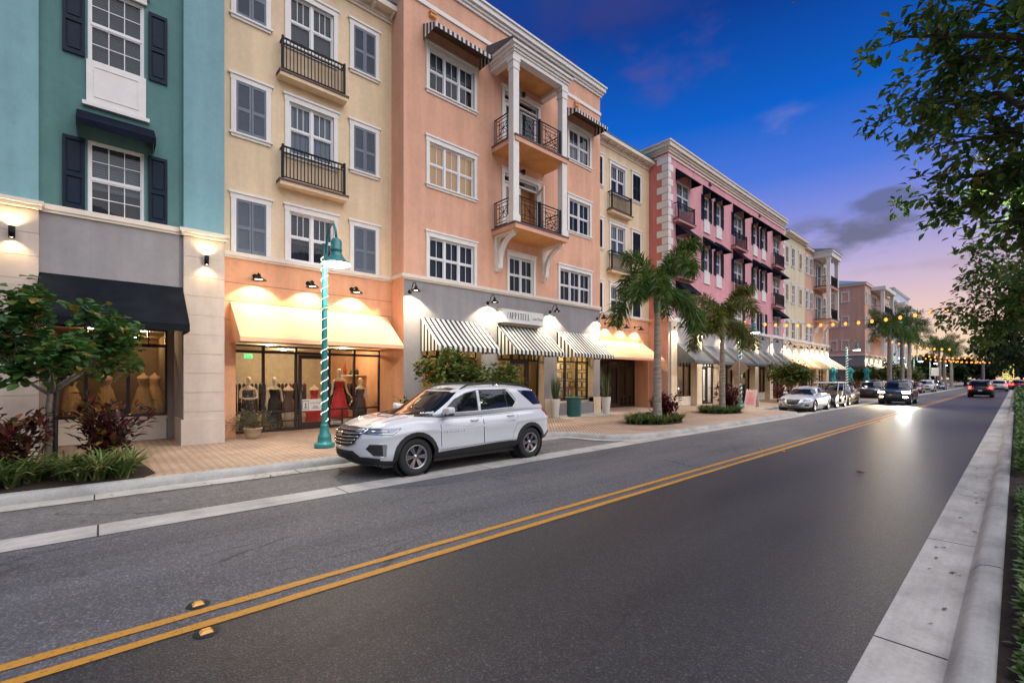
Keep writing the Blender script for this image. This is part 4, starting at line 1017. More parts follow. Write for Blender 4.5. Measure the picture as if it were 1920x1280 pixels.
wall(F_, 'shop_wall', X, EY1, 60.6, G0, 5.42, [(46.8,49.4,G0,3.0,.4),(50.0,52.4,G0,3.0,.4),(53.2,55.8,G0,3.0,.4),(56.6,59.6,G0,3.0,.4)], ['cream_stucco', 'cream_stucco'])
for y0, y1 in ((46.6,49.6),(49.9,52.6)): awning(F_, X, y0, y1, 4.0, 3.0, 1.2, ['peach_canvas']*3, val=.12)
for y0, y1 in ((53.0,56.0),(56.4,59.8)): awning(F_, X, y0, y1, 4.3, 3.0, 1.9, ['cream_stripe_canvas']*3, val=.14)
for y in (47.3, 49.2, 51.2): wall_lamp(F_, X, y, 4.97, 260, WARM, True, 116, tilt=.35)
for y in (52.6, 54.4, 56.2, 58.0, 59.8): wall_lamp(F_, X, y, 5.0, 300, SOFT, False, 112, tilt=.35)
for y0, y1 in ((46.8,49.4),(50.0,52.4),(53.2,55.8),(56.6,59.6)):
    shopfront(F_, X-.38, y0, y1, G0, 2.97, [y0+.9, y1-.9], 2.6)
shop_room(F_, X-.45, 46.6, 60, .14, 3.05, 2.5, ['interior_cream', 'wood_floor', 'interior_cream'], [(X-1.6, 49, 30, SOFT), (X-1.6, 55.5, 45, WARM), (X-1.6, 58.4, 45, WARM)])

# === peach building across the side street, then the pale blue one
H = thing('apartment_building', 'peach building across the side street showing its long side wall and blue metal roof', 'building', (X, 88, G0), group='terraced buildings along the street')
wall(H, 'wall', X, 78.8, 97, 5.3, 15.0, [(a, a+.9, z, z+1.6) for a in (79.2, 81.0, 93.5, 95.2) for z in (5.8, 9.0, 12.4)]+[(83.3,86.5,z,z+2.5) for z in (8.0,11.4)], ['far_peach_stucco', 'white_trim'])
for a in (79.2, 81.0, 93.5, 95.2):
    for z in (5.8, 9.0, 12.4): window(H, X, a+.45, z, .9, 1.6, 1, (2,2), (2,2), blind='blind_dark')
for z in (8.0, 11.4): window(H, X, 84.9, z, 3.2, 2.5, 3, (1,1), (1,1), sill=False)
for zt in (8.0, 11.4):
    s = balcony_slab(H, X, X+1.5, 82.9, 90.5, zt, .24, ['far_peach_stucco', 'brick_cap'])
    b, m = rail_picket(None, X, X+1.4, 83.1, 90.3, zt, 1.05); b.build('railing', m, s)
for y in (83.0, 90.3):
    b = MB(); b.box(X+1.1, X+1.5, y-.2, y+.2, 5.3, 14.6); b.build('column', 'white_trim', H)
b = MB(); b.box(X, X+1.7, 82.6, 90.8, 14.6, 15.1); b.build('balcony_roof', 'white_trim', H)
shell(H, X, -34, 78.8, 97, 5.3, 15.0, 'far_peach_stucco')
shell(H, X, -34, 78.8, 97, 0, 5.3, 'cool_grey_stucco', 'shop_side_wall', False)
for xs in (-16.35, -17.75, -20.5, -22.0):
    for z in (6.0, 9.4, 12.85): window(H, xs, 78.78, z, .72, 1.25, 1, (2,2), (2,2), blind='blind_dark', ori=R(-90))
b = MB(); b.box(-34, X+.2, 78.6, 97.1, 15.0, 15.3); b.build('cornice', 'cream_trim', H)
b = MB(); b.add([(X+.25,78.5,15.3),(X+.25,97.2,15.3),(-34,97.2,15.3),(-34,78.5,15.3),(X-7,85,17.6),(X-7,91,17.6),(-28,91,17.6),(-28,85,17.6)],[(0,1,5,4),(1,2,6,5),(2,3,7,6),(3,0,4,7),(4,5,6,7)]); b.build('roof', 'roof_metal_blue', H)
b = MB(); b.box(-34, X+.1, 78.7, 97.05, 5.15, 5.35); b.build('ledge', 'white_trim', H)
wall(H, 'shop_wall', X, 78.8, 97, G0, 5.15, [(80+3.4*i, 82.6+3.4*i, G0, 3, .4) for i in range(5)], ['cream_stucco', 'cream_stucco'])
for i in range(5):
    awning(H, X, 79.9+3.4*i, 82.7+3.4*i, 4.1, 3.0, 1.6, ['striped_canvas' if i == 0 else 'cream_canvas', 'striped_canvas_side' if i == 0 else 'cream_canvas', 'cream_canvas'], val=.12)
    wall_lamp(H, X, 79.6+3.4*i, 4.95, 340, SOFT, False, 112, tilt=.35)
    shopfront(H, X-.38, 80+3.4*i, 82.6+3.4*i, G0, 2.97, [80.9+3.4*i, 81.7+3.4*i], 2.6)
awning(H, X-3.2, 77.2, 78.79, 4.0, 3.4, 3.2, ['grey_canvas']*3, val=.1, name='side_awning')
shop_room(H, X-.45, 79.8, 96.4, .14, 3.05, 2.5, ['interior_cream', 'wood_floor', 'interior_cream'], [(X-1.5, 82, 60, WARM), (X-1.5, 88, 60, WARM), (X-1.5, 94, 60, WARM)])
I_ = thing('apartment_building', 'pale blue building with flat parapet, last in the row beyond the palms', 'building', (X, 108, G0), group='terraced buildings along the street')
hl = [(a, a+1.3, z, z+1.9) for a in (101.8, 104.6, 107.4, 110.2, 113.0) for z in (5.8, 9.2, 12.6)]
wall(I_, 'wall', X, 100.5, 117, 0, 17.3, hl, ['pale_blue_stucco', 'white_trim'])
for a, c, z0, z1 in hl: window(I_, X, (a+c)/2, z0, 1.3, 1.9, 2, (1,1), (1,1), blind='blind_dark')
shell(I_, X, -30, 100.5, 117, 0, 17.3, 'pale_blue_stucco')
cornice(I_, X, 100.5, 117, [(15.0,15.25,.5),(17.2,17.35,.2),(17.35,17.5,.3)], 'white_trim', left=-26)
b = MB(); b.box(X, X+1.5, 101.3, 116, 14.7, 14.95); b.box(X+1.3, X+1.5, 101.3, 101.6, 5.4, 14.7); b.box(X+1.3, X+1.5, 108.5, 108.8, 5.4, 14.7); b.box(X+1.3, X+1.5, 115.7, 116, 5.4, 14.7); b.build('gallery', 'white_trim', I_)
awning(I_, X, 101.5, 116, 4.1, 3.1, 1.6, ['cream_canvas']*3, val=.12)
for i in range(4): wall_lamp(I_, X, 102+4*i, 4.95, 340, SOFT, False, 112, tilt=.35)
b = MB(); b.box(X-6, X-.3, 97.2, 100.3, 0, 13.8); b.box(X-6, X-.1, 97.1, 100.4, 13.8, 14.1); b.build('link_wall', 'cream_stucco', I_)

# ---------------------------------------------------------------- vehicles (local: front at y=0 facing -y, rear at y=L, x across)
def interp(tab, y):
    if y <= tab[0][0]: return tab[0][1]
    for i in range(len(tab)-1):
        (a, p), (c, q) = tab[i], tab[i+1]
        if y <= c:
            p0 = tab[max(i-1,0)]; p3 = tab[min(i+2,len(tab)-1)]; t = (y-a)/(c-a)
            m0 = (q-p0[1])/max(1e-6, c-p0[0])*(c-a); m1 = (p3[1]-p)/max(1e-6, p3[0]-a)*(c-a)
            return (2*t**3-3*t*t+1)*p+(t**3-2*t*t+t)*m0+(-2*t**3+3*t*t)*q+(t**3-t*t)*m1
    return tab[-1][1]
def cube_grid(nx, ny, nz, p):
    idx = {}; V = []; Fs = []
    def vid(i, j, k):
        if (i,j,k) not in idx:
            a, b_, c = 2*i/nx-1, 2*j/ny-1, 2*k/nz-1
            n = (abs(a)**p+abs(b_)**p+abs(c)**p)**(1/p); idx[(i,j,k)] = len(V); V.append((a/n, b_/n, c/n))
        return idx[(i,j,k)]
    for j in range(ny):
        for k in range(nz):
            Fs.append((vid(0,j,k),vid(0,j,k+1),vid(0,j+1,k+1),vid(0,j+1,k))); Fs.append((vid(nx,j,k),vid(nx,j+1,k),vid(nx,j+1,k+1),vid(nx,j,k+1)))
    for i in range(nx):
        for k in range(nz):
            Fs.append((vid(i,0,k),vid(i+1,0,k),vid(i+1,0,k+1),vid(i,0,k+1))); Fs.append((vid(i,ny,k),vid(i,ny,k+1),vid(i+1,ny,k+1),vid(i+1,ny,k)))
        for j in range(ny):
            Fs.append((vid(i,j,0),vid(i,j+1,0),vid(i+1,j+1,0),vid(i+1,j,0))); Fs.append((vid(i,j,nz),vid(i+1,j,nz),vid(i+1,j+1,nz),vid(i,j+1,nz)))
    return V, Fs
def carpaint(name, c, metal=0, rough=.3): return plain(name, c, rough, metal, var=.02, coat=1.0)
carpaint('white_paint', (.60, .61, .63), 0, .22); carpaint('silver_paint', (.58, .59, .60), .35, .3); carpaint('black_paint', (.012, .012, .014)); carpaint('charcoal_paint', (.05, .055, .065), .4)
carpaint('dark_red_paint', (.16, .02, .02)); carpaint('red_paint', (.5, .03, .03)); carpaint('blue_paint', (.03, .05, .11))
plain('black_plastic', (.016, .017, .018), .55, var=.15, bump=.1, bs=300); plain('chrome', (.72, .72, .72), .12, 1); plain('gold_emblem', (.62, .42, .12), .3, .8)
plain('tyre_rubber', (.016, .016, .017), .75, var=.2, bump=.2, bs=90); plain('alloy', (.42, .42, .43), .28, 1); plain('dark_alloy', (.035, .035, .04), .4)
m_, t_, b_ = newmat('car_glass'); b_.inputs['Base Color'].default_value = (.006, .008, .010, 1); b_.inputs['Roughness'].default_value = .03; b_.inputs['Specular IOR Level'].default_value = .5
m_, t_, b_ = newmat('lamp_lens'); b_.inputs['Base Color'].default_value = (.16, .19, .24, 1); b_.inputs['Roughness'].default_value = .06; b_.inputs['Metallic'].default_value = .5; b_.inputs['Coat Weight'].default_value = 1
m_, t_, b_ = newmat('tail_lens'); b_.inputs['Base Color'].default_value = (.40, .008, .014, 1); b_.inputs['Roughness'].default_value = .2; b_.inputs['Specular IOR Level'].default_value = .3
plain('amber_lens', (.55, .14, .04), .2, coat=1)
emit('headlight_on', (1.0, .97, .88), 80); emit('taillight_on', (1.0, .06, .04), 6); emit('headlight_amber', (1.0, .72, .32), 50)
m_, t_, b_ = newmat('plate'); b_.inputs['Base Color'].default_value = (.6, .6, .58, 1)
def wheel_meshes(r, wd, spokes, rimr, alloy='alloy'):
    def mk():
        t = MB(); k = wd/2
        t.lathe([(rimr,-k+.01),(r*.86,-k),(r*.955,-k+.02),(r*.99,-k+.05),(r,-k*.3),(r,k*.3),(r*.99,k-.05),(r*.955,k-.02),(r*.86,k),(rimr,k-.01),(rimr-.01,k-.03),(rimr-.01,-k+.03),(rimr,-k+.01)], n=40, axis=0)
        q = MB()
        q.lathe([(rimr,k-.006),(rimr-.012,k-.002),(rimr-.028,k-.012),(rimr-.035,k-.05),(rimr-.045,-k+.05)], n=40, axis=0)
        q.lathe([(.001,k-.10),(rimr-.04,k-.11)], n=30, axis=0, m=1)
        q.lathe([(.001,k-.018),(.03,k-.02),(.036,k-.03),(.055,k-.035),(.06,k-.09)], n=20, axis=0)
        for i in range(spokes):
            for da in (-.13, .13):
                a = 2*math.pi*i/spokes; a1 = a+da*.75; a2 = a+da
                c1, s1, c2, s2 = math.cos(a1), math.sin(a1), math.cos(a2), math.sin(a2)
                p = Vector((k-.035, .045*c1, .045*s1)); e = Vector((k-.012, (rimr-.02)*c2, (rimr-.02)*s2)); n_ = Vector((0, -s2, c2)); h = .016
                q.add([p-n_*h, p+n_*h, e+n_*h*1.15, e-n_*h*1.15, p-n_*h-Vector((.05,0,0)), p+n_*h-Vector((.05,0,0)), e+n_*h-Vector((.05,0,0)), e-n_*h-Vector((.05,0,0))], [(0,1,2,3),(0,3,7,4),(1,5,6,2),(2,6,7,3)], 0)
            a = 2*math.pi*(i+.5)/spokes; q.sphere((k-.03, .042*math.cos(a), .042*math.sin(a)), .008, 5, 1)
        return t.mesh('tyre', 'tyre_rubber'), q.mesh('rim', [alloy, 'dark_alloy'])
    return cached(('wh', r, wd, spokes, rimr, alloy), mk)
class Car:
    def __init__(s, name, label, cat, loc, rotz, S, group=None):
        s.S = S; s.root = thing(name, label, cat, loc, rotz, group); s.L = S['L']
        res = S.get('res', 1.0)
        ny, nx, nz = int(110*res), int(40*res), int(28*res)
        V, Fs = cube_grid(nx, ny, nz, S.get('p', 9))
        body = []
        for a, b_, c in V:
            y = s.L*(b_+1)/2
            zb, zt, W = interp(S['zb'], y), interp(S['zt'], y), interp(S['W'], y)
            h = (c+1)/2; z = zb+(zt-zb)*h
            f = 1-.075*max(0, (.34-h)/.34)**2-S.get('shoulder', .055)*max(0, (h-.55)/.45)**2+.016*math.exp(-((h-.72)/.05)**2)+S.get('flank', 0)*math.exp(-((h-.30)/.10)**2)
            x = a*W*f; u = a
            if b_ < 0: y += (S['bowf']*u*u+interp(S['nose'], z))*abs(b_)**6
            else: y -= (S['bowr']*u*u+interp(S['tail'], z))*abs(b_)**6
            if c > 0: z += S['crown']*(1-u*u)*c**6+S.get('crease', 0)*math.exp(-((abs(u)-.55)/.1)**2)*c**6*(1 if y < s.S['gh'][0] else 0)
            body.append((x, y, z))
        Ra = S['Ra']; r = S['r']
        def inarch(p): return abs(p[0]) > .55 and any((p[1]-wy)**2+(p[2]-r)**2 < Ra*Ra for wy in S['wy'])
        keep = [f for f in Fs if not any(inarch(body[i]) for i in f)]
        Vg, Fg = cube_grid(int(30*res), int(60*res), int(18*res), S.get('pg', 7)); gh = []
        yf0, yf1, yr1, yr0, xb, xt, zg = S['gh']
        for a, b_, c in Vg:
            h = (c+1)/2; yf = yf0+(yf1-yf0)*h; yr = yr0+(yr1-yr0)*h
            y = yf+(yr-yf)*(b_+1)/2
            zt = interp(S['roof'], y); z = zg+(zt-zg)*h
            x = a*(xb+(xt-xb)*h**1.15)*(1-.10*max(0, -b_)**8*0)
            if b_ < 0: y += S['wsbow']*a*a*abs(b_)**3
            else: y -= S.get('rwbow', .10)*a*a*abs(b_)**4
            if c > 0: z -= .035*a*a*c**4
            gh.append((x, y, z))
        o = MB(); o.add(body, keep, 0, True); o.add(gh, [f for f in Fg if not all(gh[i][2] < zg+.03 for i in f)], 0, True)
        s.bvh = BVHTree.FromPolygons([Vector(p) for p in body+gh], list(Fs)+[tuple(i+len(body) for i in f) for f in Fg])
        w_ = MB()
        for wy in S['wy']:
            for sg in (-1, 1): w_.lathe([(Ra+.03, .62*sg),(Ra+.01, (interp(S['W'], wy)-.05)*sg)], (0,wy,r), 28, axis=0)
            w_.box(-.62, .62, wy-Ra, wy+Ra, r-.1, r+Ra)
        w_.box(-interp(S['W'], s.L/2)*.86, interp(S['W'], s.L/2)*.86, .45, s.L-.75, interp(S['zb'], s.L/2)-.03, interp(S['zb'], s.L/2)+.1)
        s.part(o, 'body', S['paint']); s.part(w_, 'underbody', 'black_plastic')
        tm, rm = wheel_meshes(r, S.get('wd', .24), S.get('spokes', 6), S['rim'], S.get('alloy', 'alloy'))
        for wy in S['wy']:
            for sg in (-1, 1):
                W = interp(S['W'], wy)*.99-S.get('wd', .24)/2-.005
                q = bpy.data.objects.new('wheel', None); q.empty_display_size = .1; place(q, s.root, (sg*W, wy, r), (0, 0, 0 if sg > 0 else math.pi))
                t = bpy.data.objects.new('tyre', tm); place(t, q, (0,0,0)); t2 = bpy.data.objects.new('rim', rm); place(t2, q, (0,0,0))
    def part(s, mb, name, mats, parent=None):
        o = bpy.data.objects.new(name, mb.mesh(name, mats)); place(o, parent or s.root, (0,0,0)); return o
    def hit(s, d, u, v):
        if d == 'L': o, r = Vector((4, u, v)), Vector((-1,0,0))
        elif d == 'R': o, r = Vector((-4, u, v)), Vector((1,0,0))
        elif d == 'F': o, r = Vector((u, -4, v)), Vector((0,1,0))
        elif d == 'B': o, r = Vector((u, s.L+4, v)), Vector((0,-1,0))
        else: o, r = Vector((u, v, 4)), Vector((0,0,-1))
        h = s.bvh.ray_cast(o, r)
        if h[0] is None:
            h = s.bvh.find_nearest(Vector((0 if d in 'LR' else u, (u if d in 'LR' else (0 if d == 'F' else s.L)), v)) if d != 'T' else Vector((u, v, 1.5)))
            return h[0], -r
        return h[0], -r
    def patch(s, mb, d, poly, off=.004, m=0, g=.07, thick=True):
        P = []
        for i, a in enumerate(poly):
            c = poly[(i+1) % len(poly)]; n = max(1, int(math.hypot(c[0]-a[0], c[1]-a[1])/g))
            P += [Vector((a[0]+(c[0]-a[0])*k/n, a[1]+(c[1]-a[1])*k/n)) for k in range(n)]
        nb = len(P); xs = [p.x for p in P]; ys = [p.y for p in P]; inn = []
        def inside(x, y):
            r = False
            for i in range(nb):
                a, c = P[i], P[i-1]
                if (a.y > y) != (c.y > y) and x < (c.x-a.x)*(y-a.y)/(c.y-a.y)+a.x: r = not r
            return r
        x = min(xs)+g*.5
        while x < max(xs):
            y = min(ys)+g*.5
            while y < max(ys):
                if inside(x, y) and min((Vector((x, y))-q).length for q in P) > g*.4: inn.append(Vector((x, y)))
                y += g
            x += g
        vs_, es, fs, *_r = geometry.delaunay_2d_cdt(P+inn, [], [list(range(nb))], 1, 1e-5)
        out = []
        for q in vs_:
            h, n = s.hit(d, q.x, q.y); out.append(h+n*off)
        flip = d in 'RFT'
        fs = [tuple(reversed(f)) if d in ('R', 'B') else tuple(f) for f in fs]
        mb.add(out, fs, m, True)
        if thick:                         # a rim back to the body so the patch has an edge
            o = len(mb.v); ring = list(range(nb))
            pts = []
            for q in P: h, n = s.hit(d, q.x, q.y); pts += [h+n*off, h-n*.01]
            mb.add(pts, [(2*i, 2*((i+1) % nb), 2*((i+1) % nb)+1, 2*i+1) for i in range(nb)], m)
    def both(s, name, poly, mats, off=.004, g=.07, edge=None, eoff=.002, ew=.02):
        out = []
        for d in 'LR':
            b = MB(); s.patch(b, d, poly, off, 0, g)
            if edge:
                c = Vector((sum(p[0] for p in poly)/len(poly), sum(p[1] for p in poly)/len(poly)))
                s.patch(b, d, [tuple(c+(Vector(p)-c)*(1+ew/max(.05, (Vector(p)-c).length))) for p in poly], eoff, 1, g)
            out.append(s.part(b, name, mats))
        return out
    def line(s, mb, d, pts, r, off=.003, m=0, n=5, sub=.06):
        path = []
        for i in range(len(pts)-1):
            a, c = pts[i], pts[i+1]; k = max(1, int(math.hypot(c[0]-a[0], c[1]-a[1])/sub))
            for j in range(k): path.append((a[0]+(c[0]-a[0])*j/k, a[1]+(c[1]-a[1])*j/k))
        path.append(pts[-1]); out = []
        for u, v in path: h, nn = s.hit(d, u, v); out.append(h+nn*off)
        mb.tube(out, r, n, m)
def arch_poly(cy, cz, r0, r1, a0, a1, n=14):
    A = [R(a0+(a1-a0)*i/n) for i in range(n+1)]
    return [(cy-r1*math.cos(a), cz+r1*math.sin(a)) for a in A]+[(cy-r0*math.cos(a), cz+r0*math.sin(a)) for a in reversed(A)]

# --- the white sport utility car in the foreground bay
SUV = dict(L=5.12, r=.37, Ra=.415, rim=.235, wy=(1.10, 4.18), paint='white_paint', res=1.0, p=8, pg=7, wd=.25, spokes=6, shoulder=.05,
    zb=[(0,.27),(.35,.20),(.9,.24),(4.4,.26),(5.12,.36)],
    zt=[(0,.95),(.12,.985),(.4,1.03),(.8,1.085),(1.2,1.12),(1.7,1.10),(2.8,1.12),(3.8,1.165),(4.6,1.19),(5.12,1.17)],
    W=[(0,.86),(.12,.90),(.4,.955),(.9,.985),(2.5,.98),(4.2,.985),(4.75,.965),(5.12,.93)],
    nose=[(.2,.10),(.45,.02),(.7,.0),(.9,.04),(1.0,.12)], tail=[(.3,.20),(.5,.04),(.8,.0),(1.2,.10)], bowf=.30, bowr=.12, crown=.055, crease=.018, flank=.012,
    gh=(1.12, 2.16, 4.66, 5.02, .925, .735, 1.08), roof=[(1.1,1.60),(2.0,1.70),(2.6,1.755),(3.4,1.765),(4.2,1.725),(4.7,1.66),(5,1.6)], wsbow=.26)
cs = Car('parked_car', 'white three-row sport utility car parked at the kerb, the large one nearest the camera', 'car', (-8.735, 3.43, 0), 0, SUV)
b = MB(); s_ = cs
# side glass
for nm, poly in (('window', [(1.80,1.19),(1.90,1.29),(2.12,1.44),(2.36,1.55),(2.66,1.615),(2.64,1.205)]),
                 ('window', [(2.75,1.207),(2.77,1.62),(3.46,1.625),(3.50,1.24)]),
                 ('window', [(3.53,1.242),(3.49,1.625),(3.55,1.62),(3.76,1.36),(3.66,1.255)]),
                 ('window', [(3.92,1.61),(4.58,1.575),(4.88,1.275),(4.36,1.28)])):
    cs.both(nm, poly, ['car_glass', 'black_plastic'], .006, .06, True, .003, .022)
for d in 'LR':
    b = MB(); cs.line(b, d, [(1.74,1.168),(2.7,1.18),(3.62,1.222),(3.70,1.235),(3.82,1.37),(3.60,1.645),(2.7,1.64),(2.34,1.575),(2.08,1.46),(1.84,1.29),(1.74,1.168)], .009, .006); cs.part(b, 'window_trim', 'chrome')
    # lower cladding, arches
    b = MB()
    cs.patch(b, d, [(1.50,.27),(1.50,.40),(1.75,.42),(3.1,.475),(3.75,.475),(3.75,.27)], .018)
    cs.patch(b, d, arch_poly(1.10,.37,.40,.485,-16,196), .02); cs.patch(b, d, arch_poly(4.18,.37,.40,.485,-16,196), .02)
    cs.patch(b, d, [(4.66,.34),(4.66,.48),(4.90,.62),(5.03,.62),(5.03,.47),(4.9,.38)], .012); cs.patch(b, d, [(.10,.28),(.10,.42),(.30,.37),(.66,.34),(.66,.26)], .014)
    cs.part(b, 'cladding', 'black_plastic')
    # doors with shut lines and handles
    for poly, hy, hz in (([(1.66,.46),(1.655,1.03),(1.70,1.045),(2.745,1.065),(2.745,.50)], 2.52, 1.0), ([(2.765,.50),(2.765,1.067),(3.66,1.09),(3.76,1.05),(3.74,.86),(3.62,.66),(3.58,.50)], 3.56, 1.045)):
        b = MB(); cs.patch(b, d, poly, .005, 0, .08)
        c = Vector((sum(p[0] for p in poly)/len(poly), sum(p[1] for p in poly)/len(poly)))
        cs.patch(b, d, [tuple(c+(Vector(p)-c)*(1+.012/(Vector(p)-c).length)) for p in poly], .0025, 1, .08)
        dr = cs.part(b, 'door', ['white_paint', 'black_plastic'])
        b = MB(); h0, nn = cs.hit(d, hy, hz); b.tube([h0+Vector((0,-.11,-.004)), h0+nn*.035+Vector((0,-.08,0)), h0+nn*.04+Vector((0,.08,.004)), h0+Vector((0,.11,.006))], [.012,.016,.016,.012], 8)
        cs.part(b, 'handle', 'white_paint', dr)
        if hy < 3:
            for k, ch in enumerate('TRAVERSE'):
                me = cached(('trv', ch), lambda: None)
                h0, nn = cs.hit(d, 1.715+k*.072 if d == 'L' else 2.22-k*.072, .80)
                w0 = WP[cs.root]
                o = text(ch, .052, 'chrome', None, h0+nn*.008, FACE_X if d == 'L' else (R(90), 0, R(-90)), name='letter', depth=.003); o.parent = dr
    # mirror
    b = MB(); sg = 1 if d == 'L' else -1; h0, nn = cs.hit(d, 1.80, 1.15)
    b.tube([h0+nn*-.03, h0+nn*.10+Vector((0,-.02,.0))], .03, 8, 1)
    V, Fs = cube_grid(8, 6, 6, 4); c0 = h0+nn*.19+Vector((0,-.02,.075))
    b.add([(c0.x+a*.125, c0.y+bb*.075+.03*abs(a)*bb, c0.z+cc*.085+.012*sg*a) for a, bb, cc in V], Fs, 0, True)
    b.quad(*[(c0.x+a*.10, c0.y+.078, c0.z+cc*.062) for a, cc in ((-1,-1),(1,-1),(1,1),(-1,1))], m=2)
    b.add([(c0.x+a*.126, c0.y+bb*.077, c0.z-.055+cc*.034) for a, bb, cc in V], Fs, 1, True)
    cs.part(b, 'mirror', ['white_paint', 'black_plastic', 'chrome'])
    # lamps
    b = MB(); cs.patch(b, d, [(.13,.945),(.30,.955),(.80,.955),(.62,.835),(.22,.845),(.13,.86)], .008, 0, .05)
    cs.patch(b, 'F', [(sg*.52,.945),(sg*.88,.94),(sg*.88,.855),(sg*.55,.855)] if sg > 0 else [(sg*.88,.94),(sg*.52,.945),(sg*.55,.855),(sg*.88,.855)], .008, 0, .05)
    cs.line(b, d, [(.24,.86),(.60,.85),(.76,.935)], .010, .012, 1); cs.line(b, d, [(.24,.90),(.55,.90)], .012, .012, 1)
    cs.part(b, 'headlight', ['lamp_lens', 'chrome'])
    b = MB(); cs.patch(b, d, [(4.66,1.10),(4.76,1.15),(5.04,1.14),(5.04,.99),(4.94,.965)], .010, 0, .05); cs.patch(b, 'B', [(sg*.55,1.13),(sg*.88,1.13),(sg*.88,.99),(sg*.62,1.02)] if sg > 0 else [(sg*.88,1.13),(sg*.55,1.13),(sg*.62,1.02),(sg*.88,.99)], .01, 0, .05)
    cs.part(b, 'taillight', 'tail_lens')
    b = MB(); cs.patch(b, d, [(.69,.60),(.74,.69),(.775,.69),(.725,.60)], .006); cs.part(b, 'side_marker', 'amber_lens')
    # fog lamp pocket with its bright edge
    b = MB(); cs.patch(b, d, [(.20,.58),(.24,.655),(.46,.665),(.47,.45),(.30,.455)], .007, 0, .05); cs.patch(b, d, [(.43,.45),(.425,.66),(.50,.66),(.485,.44)], .014, 1, .05); cs.line(b, d, [(.12,.425),(.46,.435)], .008, .014, 1); cs.line(b, d, [(.24,.665),(.46,.67)], .006, .012, 1)
    cs.part(b, 'fog_lamp', ['black_plastic', 'chrome'])
    # roof rail
    b = MB(); xr = sg*.63; pts = [cs.hit('T', xr, 2.35)[0]+Vector((0,0,-.01)), cs.hit('T', xr, 2.55)[0]+Vector((0,0,.045)), cs.hit('T', xr, 3.3)[0]+Vector((0,0,.055)), cs.hit('T', xr, 4.15)[0]+Vector((0,0,.05)), cs.hit('T', xr, 4.38)[0]+Vector((0,0,-.01))]
    b.tube(pts, .022, 8); b.tube([pts[2]-Vector((0,0,.06)), pts[2]], .02, 6); cs.part(b, 'roof_rail', 'black_plastic')
# glass front and rear
b = MB(); cs.patch(b, 'F', [(-.80,1.13),(-.62,1.125),(.62,1.125),(.80,1.13),(.735,1.42),(.645,1.665),(.3,1.69),(-.3,1.69),(-.645,1.665),(-.735,1.42)], .006, 0, .07); cs.part(b, 'windscreen', 'car_glass')
b = MB()
for x0, x1 in ((-.15, -.55), (.42, .05)):
    p0, n0 = cs.hit('F', x0, 1.14); p1, n1 = cs.hit('F', x1, 1.20); b.tube([p0+n0*.03, (p0+p1)/2+n0*.035, p1+n1*.02], .011, 6)
cs.part(b, 'wiper', 'black_plastic')
b = MB(); cs.patch(b, 'B', [(-.68,1.27),(.68,1.27),(.58,1.60),(-.58,1.60)], .006); cs.part(b, 'rear_window', 'car_glass')
# grille
b = MB(); cs.patch(b, 'F', [(-.62,.945),(-.3,.965),(.3,.965),(.62,.945),(.56,.80),(.46,.655),(.28,.605),(-.28,.605),(-.46,.655),(-.56,.80)], .006, 0, .06)
for z, x in ((.915,.60),(.855,.57),(.795,.53),(.735,.48),(.675,.41)): cs.line(b, 'F', [(-x,z+.012),(-x*.5,z),(x*.5,z),(x,z+.012)], .011, .020, 1)
cs.line(b, 'F', [(-.62,.945),(-.56,.80),(-.46,.655),(-.28,.605),(.28,.605),(.46,.655),(.56,.80),(.62,.945),(.3,.968),(-.3,.968),(-.62,.945)], .013, .014, 1)
gr = cs.part(b, 'grille', ['black_plastic', 'chrome'])
b = MB(); h0, nn = cs.hit('F', 0, .84)
for wv, hv, o_, mm in ((.105, .028, .040, 1), (.042, .045, .041, 1), (.095, .020, .046, 0), (.034, .037, .047, 0)):
    y = h0.y-o_; b.add([(-wv-.012,y,.84-hv),(wv-.012,y,.84-hv),(wv+.012,y,.84+hv),(-wv+.012,y,.84+hv),(-wv-.012,h0.y,.84-hv),(wv-.012,h0.y,.84-hv),(wv+.012,h0.y,.84+hv),(-wv+.012,h0.y,.84+hv)], [(0,1,2,3),(0,4,5,1),(1,5,6,2),(2,6,7,3),(3,7,4,0)], mm)
cs.part(b, 'emblem', ['gold_emblem', 'chrome'], gr)
b = MB(); cs.patch(b, 'F', [(-.86,.40),(-.55,.43),(-.40,.53),(.40,.53),(.55,.43),(.86,.40),(.80,.24),(-.80,.24)], .010, 0, .07)
for z in (.47, .42, .37): cs.line(b, 'F', [(-.42,z),(.42,z)], .010, .022)
cs.line(b, 'F', [(-.75,.27),(-.4,.255),(.4,.255),(.75,.27)], .018, .012, 1)
cs.part(b, 'bumper_grille', ['black_plastic', 'dark_alloy'])
b = MB()
for sx in (-.66, .66): cs.line(b, 'T', [(sx*.86,.14),(sx,.5),(sx*1.05,1.05)], .004, .001)
cs.line(b, 'T', [(-.80,.20),(-.5,.10),(0,.06),(.5,.10),(.80,.20)], .005, .001); cs.part(b, 'bonnet_seam', 'black_plastic')
b = MB(); b.prism([(4.02,1.72),(4.30,1.70),(4.26,1.775),(4.22,1.775)], 0, -.02, .02); cs.part(b, 'antenna', 'white_paint')

